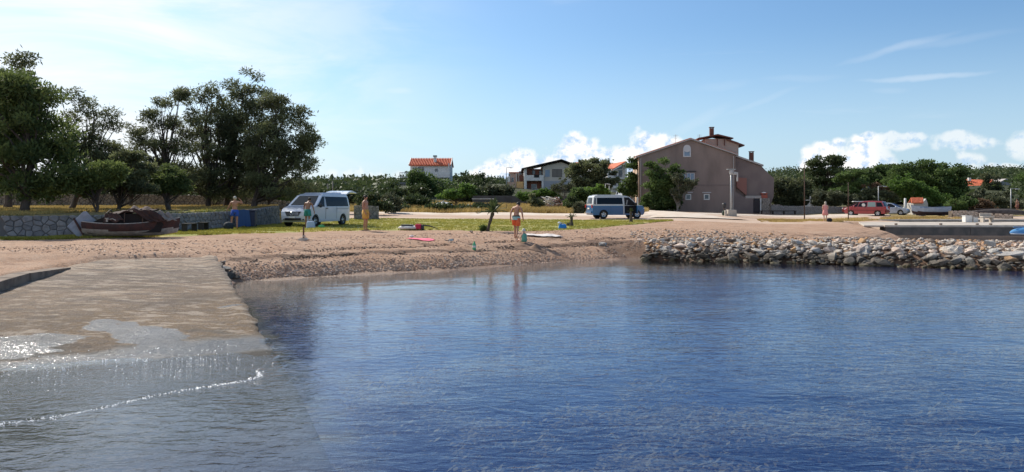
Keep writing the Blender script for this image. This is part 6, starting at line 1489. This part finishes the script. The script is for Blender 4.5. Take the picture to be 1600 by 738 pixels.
def white_trailer():
    Y=98; t=thing('anchor_monument','white anchor like monument above the stone wall behind the poles','monument',(X(1267,Y),Y,Z(325,Y))); k=Y/F
    MB().box((0,0,.15),(19*k,.5,.3)).build('plinth',WHITE,t,bevel=.02); MB().tube([(-.05,0,.3),(-.05,0,1.5)],[.16,.10],8).build('shaft',WHITE,t); MB().box((0,0,1.0),(1.3,.18,.14)).build('crossbar',WHITE,t); MB().box((.55,.1,.6),(.5,.2,.5)).build('panel',CREAM,t)
    MB().prism([(-.45,.3),(.35,.3),(.05,.75),(-.15,.75)],-.08,.08).build('flare',WHITE,t)
white_trailer()
# ------------------------------------------------------------------ people
def skinmesh(name,verts,edges,radii,m,parent,root=0,sub=1):
    me=bpy.data.meshes.new(name); me.from_pydata([tuple(v) for v in verts],edges,[]); me.materials.append(m)
    o=bpy.data.objects.new(name,me); link(o,parent)
    md=o.modifiers.new('skin','SKIN'); md.use_smooth_shade=True
    sv=me.skin_vertices[0].data if me.skin_vertices else None
    if sv is None:
        bpy.context.view_layer.update(); sv=me.skin_vertices[0].data
    for i,r in enumerate(radii): sv[i].radius=r if isinstance(r,tuple) else (r,r)
    sv[root].use_root=True
    s=o.modifiers.new('subdivision','SUBSURF'); s.levels=sub; s.render_levels=sub+0
    return o
def person(label,loc,rz,scale=1,skin=SKIN,hair=HAIRD,pose=None,build=1.0,hairlen=0,sit=False,stand_z=0):
    """faces -y in local space. pose overrides joint places"""
    t=thing('person',label,'person',loc,rz); t.scale=(scale,)*3
    J=dict(pelvis=(0,0,.96),waist=(0,0,1.10),chest=(0,.01,1.28),ribs=(0,.01,1.38),neck=(0,.01,1.50),chin=(0,-.02,1.575),head=(0,-.005,1.64),top=(0,.005,1.715),
        shL=(.185,.01,1.42),elL=(.235,.03,1.13),wrL=(.25,-.03,.89),paL=(.25,-.05,.81),
        shR=(-.185,.01,1.42),elR=(-.235,.03,1.13),wrR=(-.25,-.03,.89),paR=(-.25,-.05,.81),
        hiL=(.095,0,.90),knL=(.105,-.02,.50),anL=(.105,.03,.09),toL=(.13,-.12,.035),
        hiR=(-.095,0,.90),knR=(-.105,-.02,.50),anR=(-.105,.03,.09),toR=(-.13,-.12,.035))
    if pose: J.update(pose)
    J={k:Vector(v) for k,v in J.items()}
    b=build
    rad=dict(pelvis=(.150*b,.115*b),waist=(.125*b,.10*b),chest=(.145*b,.115*b),ribs=(.135,.10),neck=(.055,.055),chin=(.062,.070),head=(.080,.095),top=(.050,.060),
        shL=.062,elL=.042,wrL=.027,paL=(.034,.020),hiL=.088*b,knL=.055,anL=.037,toL=(.036,.024))
    names=list(J); idx={n:i for i,n in enumerate(names)}
    V=[J[n] for n in names]; Rr=[rad.get(n, rad.get(n[:-1]+'L',.05)) for n in names]
    E=[(idx[a],idx[c]) for a,c in [('pelvis','waist'),('waist','chest'),('chest','ribs'),('ribs','neck'),('neck','chin'),('chin','head'),('head','top'),('ribs','shL'),('shL','elL'),('elL','wrL'),('wrL','paL'),('ribs','shR'),('shR','elR'),('elR','wrR'),('wrR','paR'),('pelvis','hiL'),('hiL','knL'),('knL','anL'),('anL','toL'),('pelvis','hiR'),('hiR','knR'),('knR','anR'),('anR','toR')]]
    # fingers and thumb: short chains rooted in the palm
    for S_ in 'LR':
        w,p=J['wr'+S_],J['pa'+S_]; d=(p-w).normalized(); sidev=Vector((0,-1,0)); sidev=(sidev-d*sidev.dot(d)).normalized(); inn=d.cross(sidev)*(1 if S_=='L' else -1)
        for k,(off,ln) in enumerate(((.026,.062),(.009,.072),(-.009,.068),(-.026,.052))):
            a=p+sidev*off+d*.012; V+=[a,a+d*ln*.6+inn*.006,a+d*ln+inn*.022]; n=len(V); E+=[(idx['pa'+S_],n-3),(n-3,n-2),(n-2,n-1)]; Rr+=[.011,.009,.007]
        a=w.lerp(p,.45)+sidev*.036; V+=[a,a+sidev*.014+d*.045]; n=len(V); E+=[(idx['pa'+S_],n-2),(n-2,n-1)]; Rr+=[.013,.009]
    skinmesh('body',V,E,Rr,skin,t)
    # head details: nose, ears, eyes, mouth, hair
    up=(J['top']-J['chin']).normalized(); xv=Vector((1,0,0)); xv=(xv-up*xv.dot(up)).normalized()
    if pose and 'look' in pose: xv=Vector((math.cos(pose['look'][0]),math.sin(pose['look'][0]),0)); xv=(xv-up*xv.dot(up)).normalized()
    fw=-(up.cross(xv)).normalized()*1.0
    if fw.y>0 and not(pose and 'look' in pose): fw=-fw
    M=Matrix((xv,-fw,up)).transposed(); c=J['head']
    f=MB(); f.ell(c+fw*.098-up*.012,(.014,.022,.024),8,5,M)
    for s in(-1,1): f.ell(c+xv*s*.086-up*.01,(.010,.020,.030),8,5,M)
    f.ell(c+fw*.05-up*.035,(.052,.048,.052),10,6,M); f.build('face',skin,t,smooth=True)
    e=MB(); [e.ell(c+xv*s*.031+fw*.088+up*.014,(.010,.006,.006),6,4,M) for s in(-1,1)]; e.ell(c+fw*.096-up*.052,(.022,.006,.005),8,4,M); e.build('eyes_and_mouth',DPLAS,t)
    if hair is not None:
        h=MB(); h.ell(c-fw*.018+up*.022,(.092,.102,.096),14,8,M,jit=.03)
        if hairlen: h.ell(c-fw*.055-up*hairlen*.45,(.088,.055,.05+hairlen*.55),12,8,M,jit=.05)
        hb_=h.build('hair',hair,t,smooth=True)
    return t,J
def shorts(t,J,m,leg=.45,rise=.02,r=1.0,name='shorts',band=None):
    hL,kL,hR,kR=J['hiL'],J['knL'],J['hiR'],J['knR']; mb=MB()
    # a tube round each thigh and a belt round the hips, one garment
    def ringtube(pts,rs,n=14):
        o=len(mb.v)
        for p,(rx,ry) in zip(pts,rs):
            for k in range(n): a=2*PI*k/n; mb.v.append(Vector(p)+Vector((rx*math.cos(a),ry*math.sin(a),0)))
        for i in range(len(pts)-1):
            for k in range(n): q=(k+1)%n; mb.f.append([o+i*n+k,o+i*n+q,o+(i+1)*n+q,o+(i+1)*n+k])
    w=J['pelvis'].lerp(J['waist'],.55+rise)
    ringtube([w,J['pelvis']+Vector((0,0,.0)),J['pelvis']-Vector((0,0,.10))],[(.165*r,.125*r),(.185*r,.14*r),(.19*r,.14*r)])
    for h,k in ((hL,kL),(hR,kR)):
        ringtube([h+Vector((0,0,.04)),h.lerp(k,.25),h.lerp(k,leg*1.5)],[(.10*r,.125*r),(.108*r,.118*r),(.112*r,.11*r)])
    o=mb.build(name,m,t,smooth=True); o.modifiers.new('thick','SOLIDIFY').thickness=.008
    if band:
        b=MB(); mb=b; ringtube([w+Vector((0,0,.012)),w-Vector((0,0,.035))],[(.17*r,.13*r),(.178*r,.135*r)]); bo=b.build('waistband',band,o,smooth=True); bo.modifiers.new('thick','SOLIDIFY').thickness=.008
    return o
def fab(n,c): return mat(n,c,.85)
def at_ground(px,Y,dz=0.02): return (X(px,Y),Y,g1(X(px,Y),Y)+dz)
# man in yellow shorts, turned to the right, arms hanging
t,J=person('man standing at the grass edge in mustard yellow swim shorts',at_ground(571,38.2,.03),R(72),1.02,build=1.12,
  pose=dict(paL=(.22,-.10,.82),wrL=(.23,-.07,.90),elL=(.24,.04,1.13),elR=(-.24,.02,1.13),wrR=(-.22,-.10,.90),paR=(-.20,-.13,.82),waist=(0,-.03,1.10)))
shorts(t,J,fab('mustard_cloth',(.62,.36,.08)),.52,r=1.08)
f=MB(); [f.box((J['to'+s].x*.95,-.03,.015),(.11,.29,.035)) for s in 'LR']; f.build('sandals',BLACK,t,bevel=.01)
# man at the white van, back to us, bending a little
t,J=person('man in turquoise shorts with his back turned at the white van bonnet',at_ground(480.5,42.6,.03),R(165),1.0,skin=SKINR,build=1.1,
  pose=dict(chest=(0,-.06,1.26),ribs=(0,-.10,1.35),neck=(0,-.15,1.47),chin=(0,-.21,1.53),head=(0,-.24,1.58),top=(0,-.26,1.655),shL=(.19,-.10,1.39),shR=(-.19,-.10,1.39),elL=(.29,-.12,1.13),wrL=(.30,-.20,.92),paL=(.29,-.24,.85),elR=(-.29,-.12,1.13),wrR=(-.30,-.20,.92),paR=(-.29,-.24,.85)))
shorts(t,J,fab('turquoise_cloth',(.03,.22,.19)),.40,r=1.06)
# man by the wall with blue shorts, hand on head
t,J=person('sunlit man in blue shorts with one arm raised, by the stone wall under the pines',at_ground(367,40.0,.03),R(200),1.0,skin=SKIN,hair=HAIRG,
  pose=dict(shR=(-.18,.0,1.44),elR=(-.40,-.06,1.36),wrR=(-.28,-.12,1.56),paR=(-.20,-.13,1.62),elL=(.28,-.05,1.20),wrL=(.38,-.12,1.02),paL=(.40,-.15,.96),knL=(.16,-.10,.52),anL=(.17,.0,.10),toL=(.20,-.14,.04)))
shorts(t,J,fab('blue_cloth',(.03,.09,.42)),.36)
# man in two tone shorts walking, head bowed
t,J=person('man walking on the sand with bowed head in orange and pale green shorts',at_ground(806.5,34.9,.0),R(158),1.03,build=1.0,
  pose=dict(waist=(0,-.02,1.12),chest=(0,-.06,1.28),ribs=(0,-.09,1.37),neck=(.0,-.16,1.48),chin=(.0,-.25,1.50),head=(.0,-.29,1.55),top=(.0,-.31,1.625),shL=(.18,-.09,1.41),shR=(-.18,-.09,1.41),
   elL=(.24,.04,1.17),wrL=(.30,-.06,.95),paL=(.31,-.10,.88),elR=(-.27,-.04,1.16),wrR=(-.26,-.18,.92),paR=(-.25,-.22,.85),
   knL=(.10,-.12,.53),anL=(.10,-.10,.10),toL=(.12,-.26,.04),knR=(-.10,.05,.50),anR=(-.12,.26,.15),toR=(-.13,.15,.04)))
so2=shorts(t,J,fab('orange_cloth',(.72,.13,.04)),.50,r=1.04,band=fab('dark_band',(.02,.03,.03)))
top_=MB(); 
def ring(mb,pts,rs,n=14):
    o=len(mb.v)
    for p,(rx,ry) in zip(pts,rs):
        for k in range(n): a=2*PI*k/n; mb.v.append(Vector(p)+Vector((rx*math.cos(a),ry*math.sin(a),0)))
    for i in range(len(pts)-1):
        for k in range(n): q=(k+1)%n; mb.f.append([o+i*n+k,o+i*n+q,o+(i+1)*n+q,o+(i+1)*n+k])
ring(top_,[J['pelvis']+Vector((0,0,.055)),J['pelvis'],J['pelvis']-Vector((0,0,.09))],[(.182,.14),(.198,.152),(.206,.158)]); top_.build('pale_green_panel',fab('pale_green_cloth',(.28,.45,.42)),so2,smooth=True)
# child sitting in the sand with a sun hat
t,J=person('small child sitting in the sand in a green shirt and pale sun hat',at_ground(819,34.0,.0),R(-150),.62,skin=SKINP,hair=None,
  pose=dict(pelvis=(0,0,.14),waist=(0,.01,.30),chest=(0,0,.48),ribs=(0,-.01,.60),neck=(0,-.03,.72),chin=(0,-.07,.80),head=(0,-.07,.88),top=(0,-.06,.97),shL=(.17,-.01,.62),elL=(.24,-.10,.40),wrL=(.18,-.28,.28),paL=(.16,-.34,.24),shR=(-.17,-.01,.62),elR=(-.24,-.10,.40),wrR=(-.18,-.28,.28),paR=(-.16,-.34,.24),
   hiL=(.11,-.04,.13),knL=(.17,-.42,.24),anL=(.15,-.74,.08),toL=(.17,-.80,.16),hiR=(-.11,-.04,.13),knR=(-.17,-.42,.24),anR=(-.15,-.74,.08),toR=(-.17,-.80,.16)))
sh=MB(); ring(sh,[(0,0,.10),(0,.01,.30),(0,0,.50),(0,-.01,.64),(0,-.03,.70)],[(.22,.18),(.20,.16),(.21,.16),(.18,.13),(.08,.08)]); sh.build('shirt',fab('green_shirt',(.13,.36,.26)),t,smooth=True).modifiers.new('thick','SOLIDIFY').thickness=.01
ht=MB().lathe([(.20,-.05),(.12,.01),(.125,.05),(.10,.12),(.02,.15)],J['head']+Vector((0,0,.03)),16); ht.build('sun_hat',fab('pale_hat',(.62,.60,.52)),t,smooth=True)
# woman in pink dress
t,J=person('woman with long fair hair in a short pink dress standing on the quay path',at_ground(1289.5,64.5,.02),R(176),.98,skin=SKINP,hair=HAIRG,hairlen=.22,build=.9,
  pose=dict(elL=(.24,-.02,1.16),wrL=(.14,-.20,1.02),paL=(.10,-.24,.98),elR=(-.24,-.02,1.16),wrR=(-.20,-.18,1.0),paR=(-.18,-.23,.95)))
dr=MB(); ring(dr,[(0,0,.56),(0,0,.80),(0,0,.98),(0,0,1.12),(0,.01,1.28),(0,.01,1.42)],[(.27,.22),(.235,.19),(.195,.155),(.15,.125),(.175,.14),(.15,.11)]); dr.build('dress',fab('pink_cloth',(.66,.27,.25)),t,smooth=True).modifiers.new('thick','SOLIDIFY').thickness=.01
f=MB(); [f.box((J['to'+s].x*.95,-.03,.015),(.10,.26,.03)) for s in 'LR']; f.build('sandals',WHITE,t)
# dark small bag / dog-like bundle beside her
o=MB().ell((0,0,.18),(.25,.18,.19),12,8,jit=.06).build('dark_bag',fab('black_cloth',(.012,.012,.014)),smooth=True); p=at_ground(1296,64.2,0); o.location=p; tag(o,'small black bag on the path right of the woman in pink','bag')
# far person at the right edge
t,J=person('distant bare chested person among the bushes below the right street lamp',(X(1589.5,88),88,Z(334,88)),R(200),1.0,skin=SKINR)
shorts(t,J,fab('brown_cloth',(.2,.08,.06)),.4)

# ------------------------------------------------------------------ things on the beach and grass
def stake():
    Y=31.0; p=at_ground(474,Y,-.05); t=thing('stake','rusty iron stake standing in a pale block of stone on the beach','stake',p)
    MB().tube([(0,0,-.1),(.01,0,.62)],.035,8).build('rod',mat('rusty_iron',(.13,.07,.045),.9),t)
    me=BMESH[1][0]; stone_obj('base_stone',me,(0,0,.10),(.46,.40,.24),(0,0,.4),t); stone_obj('base_stone',RMESH[3][0],(.02,0,.24),(.26,.24,.14),(0,0,1.4),t)
stake()
def bottle(name,label,px,Y,h,r,m,capm):
    t=thing(name,label,'bottle',at_ground(px,Y,.0)); MB().lathe([(r*.9,0),(r,.02),(r,h*.62),(r*.45,h*.84),(r*.38,h*.92)],(0,0,0),14).build('body',m,t,smooth=True)
    MB().lathe([(r*1.02,h*.30),(r*1.02,h*.52)],(0,0,0),14,cap=False).build('paper_label',WHITE,t); MB().lathe([(r*.42,h*.92),(r*.42,h),(.01,h)],(0,0,0),10).build('cap',capm,t)
bottle('bottle','green bottle standing upright on the beach by the water',741,31.6,.36,.075,mat('green_plastic',(.10,.42,.20),.25),mat('green_cap',(.05,.35,.12),.4))
def cloth(name,label,cat,px,Y,w,d,m,rz=0,amp=.03,h=.02,seed=1):
    x,y,z=at_ground(px,Y,0); n=20; V=[]; ca,sa=math.cos(rz),math.sin(rz)
    U_,W_=np.meshgrid(np.linspace(-.5,.5,n),np.linspace(-.5,.5,n),indexing='ij'); lx=U_*w*(1+.08*np.sin(W_*9+seed)); ly=W_*d*(1+.10*np.sin(U_*7+seed))
    gx=lx*ca-ly*sa; gy=lx*sa+ly*ca; zz=gz(gx+x,gy+y)+h+amp*(fbm(lx*4+seed,ly*4,seed,3))
    o=npmesh(name,np.stack([gx,gy,zz-z],-1).reshape(-1,3),grid(None,n,n),m,smooth=True); o.location=(x,y,z); o.modifiers.new('thick','SOLIDIFY').thickness=.012; return tag(o,label,cat)
cloth('beach_towel','bright pink beach towel spread on the sand near the water','towel',658,33.0,1.15,.55,fab('pink_towel',(.85,.16,.24)),R(-22),.04)
cloth('beach_towel','crumpled white beach blanket behind the sitting child','towel',849,36.8,1.75,1.0,fab('white_towel',(.66,.60,.56)),R(4),.09)
o=MB().ell((0,0,.06),(.10,.07,.06),10,6,jit=.1).build('white_bundle',fab('white_cloth',(.7,.66,.62)),smooth=True); o.location=at_ground(643,33.6,.03); tag(o,'little white bundle on the far corner of the pink towel','bundle')
def snorkel():
    t=thing('diving_mask','small grey diving mask lying on the sand right of the pink towel','diving mask',at_ground(705,32.4,.02))
    MB().ell((0,0,.05),(.12,.07,.05),12,6).build('mask',fab('grey_rubber',(.10,.13,.15)),t,smooth=True); MB().box((.0,-.06,.05),(.16,.02,.06)).build('lens',mat('pale_lens',(.4,.5,.55),.1),t); MB().tube([(-.1,0,.03),(-.22,.05,.02),(-.26,.16,.02)],.018,6).build('tube',DPLAS,t)
snorkel()
def bag(name,label,px,Y,w,h,m,dz=0,rz=0,hand=True):
    t=thing(name,label,'bag',at_ground(px,Y,dz),rz); bm=MB(); bm.box((0,0,h*.45),(w,w*.55,h*.9),taper=.82); o=bm.build('bag_body',m,t,bevel=w*.12)
    if hand:
        for s in(-1,1): MB().tube([(-w*.22,s*w*.16,h*.86),(-w*.12,s*w*.14,h*1.12),(w*.12,s*w*.14,h*1.12),(w*.22,s*w*.16,h*.86)],.012,5).build('handle',m,t)
    return t
t=bag('beach_bag','bright blue beach bag standing on the grass edge',879,42.5,.48,.30,fab('bright_blue_bag',(.02,.22,.62)))
MB().ell((-.18,-.02,.34),(.10,.09,.07),8,6,jit=.1).build('white_top',fab('white_cloth2',(.7,.7,.68)),t)
bag('shopping_bag','pale blue plastic bag standing before the front wheel of the white van',485.5,41.6,.50,.46,fab('pale_blue_bag',(.40,.50,.66)),rz=.3)
o=MB().ell((0,0,.10),(.20,.15,.12),12,7,jit=.08).build('green_bag',fab('green_bag',(.12,.42,.14)),smooth=True); o.location=at_ground(502,41.8,.0); tag(o,'small green bag lying on the grass under the white van door','bag')
def board():
    Y=39.8; t=thing('paddle_board','white inflatable board with dark deck and red bag, lying on the grass','board',at_ground(640,Y,.03),R(-4))
    V=[];n=20;k=10
    for i in range(n+1):
        q=i/n; w=.36*max(.03,math.sin(PI*min(1,q*1.02)))**.5
        for j in range(k): a=2*PI*j/k; V.append((-.62+1.2*q,-w*math.cos(a),.12+.11*math.sin(a)*min(1,math.sin(PI*q)*2+.1)))
    mesh('hull',V,[[i*k+j,i*k+(j+1)%k,(i+1)*k+(j+1)%k,(i+1)*k+j] for i in range(n) for j in range(k)],WHITE,t,smooth=True)
    MB().box((-.12,0,.25),(.62,.42,.07)).build('deck_pad',DPLAS,t,bevel=.03)
    MB().box((.48,-.06,.17),(.32,.34,.30)).build('red_bag',fab('red_cloth',(.50,.03,.07)),t,bevel=.06); MB().box((.69,-.02,.14),(.14,.3,.26)).build('black_bag',DPLAS,t,bevel=.04)
    MB().tube([(.7,0,.26),(1.1,.05,.20),(1.5,.1,.06)],[.035,.03,.015],7).build('paddle_shaft',DPLAS,t)
board()
def bins():
    for px,Y,lab,m in ((391.5,42.4,'dark blue wheeled rubbish bin at the wall, right of the man in blue shorts',mat('bin_blue',(.008,.02,.06),.45)),):
        t=thing('wheeled_bin',lab,'bin',at_ground(px,Y,.02),.15)
        MB().box((0,0,.50),(.52,.5,.85),taper=1.12).build('bin_body',m,t,bevel=.03); MB().box((0,0,.97),(.66,.66,.07)).build('lid',m,t,bevel=.02)
        for s in(-1,1): MB().lathe([(.10,-.03),(.10,.03)],(s*.25,.25,.10),12,'X').build('wheel',BLACK,t)
        MB().tube([(-.22,.36,.92),(.22,.36,.92)],.02,6).build('handle',m,t)
    cloth_=MB()
    # blue tarpaulin hanging over the wall behind the man
    t=thing('tarpaulin','blue tarpaulin hung over the stone wall between the man and the bin','tarpaulin',at_ground(380,41.7,.05),R(62)); n=10; V=[]
    for i in range(n+1):
        for j in range(n+1): V.append((-.5+i/n*1.1,.04*math.sin(i*1.9+j*.3),.08+.90*j/n-.03*math.sin(i)))
    mesh('sheet',V,[[i*(n+1)+j,(i+1)*(n+1)+j,(i+1)*(n+1)+j+1,i*(n+1)+j+1] for i in range(n) for j in range(n)],fab('blue_tarp',(.04,.09,.22)),t,smooth=True)
    o=MB().ell((0,0,.22),(.26,.2,.24),12,8,jit=.08).build('rucksack',fab('dark_rucksack',(.02,.03,.04)),smooth=True); o.location=at_ground(357,39.2,0); tag(o,'dark rucksack on the ground left of the man in blue shorts','bag')
    for px,ww in ((296,.9),(318,.5)):
        t=thing('wall_bench','dark low wooden bench against the shaded wall'+(' left part' if px<300 else ' right part'),'bench',at_ground(px,36.6 if px<300 else 38.0,.02),R(76)); 
        MB().box((0,0,.42),(ww,.3,.05)).build('seat',mat('dark_wood2',(.04,.035,.03),.8),t)
        for s in(-1,1): MB().box((s*ww*.4,0,.2),(.06,.28,.4)).build('leg',mat('dark_wood2',(.04,.035,.03),.8),t)
bins()
def palm(name,label,px,Y,h,lean,nf,fl,wrap=False,skirt=True):
    t=thing(name,label,'palm',at_ground(px,Y,-.03)); rnd=random.Random(int(px))
    pts=[(lean*q**1.3,0,h*q) for q in (0,.15,.35,.55,.75,.9,1)]; MB().tube(pts,[.15 if wrap else .11,.13 if wrap else .085,.11 if wrap else .07,.085,.08,.10,.07],9).build('trunk',mat('palm_trunk',(.05,.04,.03),.95,(.10,.08,.06),20,bump=.03,bscale=20),t)
    V=[];Fc=[];T=[]; top=Vector(pts[-1])
    for k in range(nf):
        a=rnd.uniform(0,2*PI); e=rnd.uniform(.0,1.5); L=fl*rnd.uniform(.75,1.1); d=Vector((math.cos(a)*math.cos(e),math.sin(a)*math.cos(e),math.sin(e))); p=top.copy(); prev=p
        for i in range(12):
            q=i/11; p=top+d*L*q-Vector((0,0,L*.22*q*q)); s=d.cross(Vector((0,0,1))).normalized() if abs(d.z)<.98 else Vector((1,0,0))
            if i>1:
                for sd in(-1,1):
                    l=.17*fl*math.sin(PI*min(.96,q*.85+.12)); tip=p+s*sd*l*.75+d*l*.6-Vector((0,0,.04)); w=(p-prev)*.5+Vector((0,0,.012)); o=len(V); V+=[p-w,p+w,tip]; Fc.append((o,o+1,o+2)); T+=[rnd.random()]*3
            o=len(V); V+=[prev-Vector((0,0,.008)),prev+Vector((0,0,.008)),p]; Fc.append((o,o+1,o+2)); T+=[.9]*3; prev=p
    npmesh('fronds',np.array([tuple(v) for v in V]),Fc,MSCRUB,t,attr=dict(tint=T))
    return t
palm('palm_tree','young leaning palm with spiky fronds standing on the lawn edge',762,39.0,1.0,.28,34,1.0)
palm('small_palm','short stubby cut palm on the lawn left of the blue van',893,45.5,.62,0,12,.38,True)
palm('small_palm','short stubby cut palm on the lawn in front of the open van door',986,54.0,.80,0,12,.42,True)
for i,(px,Y,s,m,lab) in enumerate([(755,39.2,.35,MBROAD,'leafy green sprout at the foot of the leaning palm'),(889,45.8,.2,MOLIVE,'small weed tuft beside the stubby palm left of the blue van')]):
    p=at_ground(px,Y,0); t=thing('weed_plant',lab,'plant',p); leaves('leaves',[(p[0],Y,p[2]+s*.4,s*.6,s*.6,s*.5,.5)],160,.05,.24,m,t,p,seed=i,up=1.2)
for px,Y,w,mi,lab in ((942,35.6,.55,1,'grey pointed boulder alone on the beach left of the breakwater'),(737,37.0,.34,4,'dark flat stone on the sand before the palm'),(752,37.2,.22,4,'small dark stone nearest the foot of the palm'),(1001,36.6,.5,2,'pinkish boulder where the beach meets the breakwater'),(703,35.4,.2,4,'tiny dark stone at the crest of the beach')):
    p=at_ground(px,Y,.05); o=bpy.data.objects.new('beach_stone',BMESH[int(px)%4][mi]); link(o); o.location=(p[0],p[1],p[2]+w*.08); o.scale=(w,w*.7,w*.55); o.rotation_euler=(0,0,px); tag(o,lab,'stone')
# stones at the far corner of the slipway
for i,(px,py,w,mi,lab) in enumerate([(352,420,.42,0,'white topped stone at the upper right corner of the slipway'),(360,428,.50,1,'largest grey stone at the slipway corner, nearest the water'),(346,411,.36,4,'dark stone against the end of the slipway edge'),(371,426,.28,0,'small pale stone right of the largest slipway stone'),(364,420,.30,2,'middle stone of the little heap beside the slipway')]):
    Y=24.9-(py-411)*.03; p=at_ground(px,Y,.08); o=bpy.data.objects.new('beach_stone',BMESH[i%4][mi]); link(o); o.location=p; o.scale=(w,w*.8,w*.65); o.rotation_euler=(0,.2,i*1.3); tag(o,lab,'stone')
# sand castle pit and mound by the child
def mound():
    x,y,z=at_ground(828,33.4,0); n=28; U_,W_=np.meshgrid(np.linspace(-1,1,n),np.linspace(-1,1,n),indexing='ij')
    h=.20*np.exp(-(((U_-.35)/.22)**2+((W_+.1)/.35)**2))+.10*np.exp(-(((U_+.45)/.3)**2+((W_)/.4)**2))+.03*fbm(U_*6,W_*6,5,3); ed=np.maximum(np.abs(U_),np.abs(W_)); h=h*sstep(1,.75,ed)+.012-.05*(ed>.97)
    V=np.stack([U_*.75,W_*.5,gz(U_*.75+x,W_*.5+y)-z+h],-1).reshape(-1,3); o=npmesh('sand_heap',V,grid(None,n,n),mat('damp_sand',(.17,.10,.065),.95,(.27,.17,.11),5,bump=.03),smooth=True); o.location=(x,y,z); tag(o,'dug up damp sand heap in front of the sitting child','sand heap')
mound()
# things by the lamp post
o=MB().ell((0,0,.26),(.20,.2,.28),12,8,jit=.08).build('dark_sack',fab('dark_green_sack',(.03,.05,.035)),smooth=True); o.location=at_ground(1131,76,0); tag(o,'dark sack standing left of the lamp post block','sack')
o=MB().box((0,0,.3),(.22,.22,.6)).build('marker_stone',CONC,bevel=.03); o.location=at_ground(1134,75.6,0); tag(o,'little pale marker stone between the sack and the lamp post block','stone')
t=thing('litter_bin','small dark bin on a short post behind the lamp post','bin',at_ground(1131.5,78,0)); MB().tube([(0,0,0),(0,0,.9)],.04,6).build('post',RUST,t); MB().lathe([(.17,.75),(.22,1.15),(.16,1.25),(.02,1.28)],(0,0,0),12).build('bin_body',DPLAS,t)
# parts rule: dark tufts of wrack on the beach crest
def wrack():
    N=2600; x=rng.uniform(-9,6,N); s=np.where(rng.random(N)<.6,1.9,3.1)+rng.normal(0,.12,N)-.8*(fbm(x*.22,x*0+3,77,3)-.5); y=np.interp(x,CX,CY)+s/.9; k=fbm(x*.6,y*.6,55,3)>.47; x=x[k];y=y[k]
    o=merge_rocks('seaweed_litter',np.column_stack([x,y,gz(x,y)+.005]),rng.uniform(.03,.11,len(x)),mat('dry_wrack',(.045,.03,.022),.95),flat=.25); tag(o,'dark dried seaweed litter in lines along the beach','seaweed')
wrack()
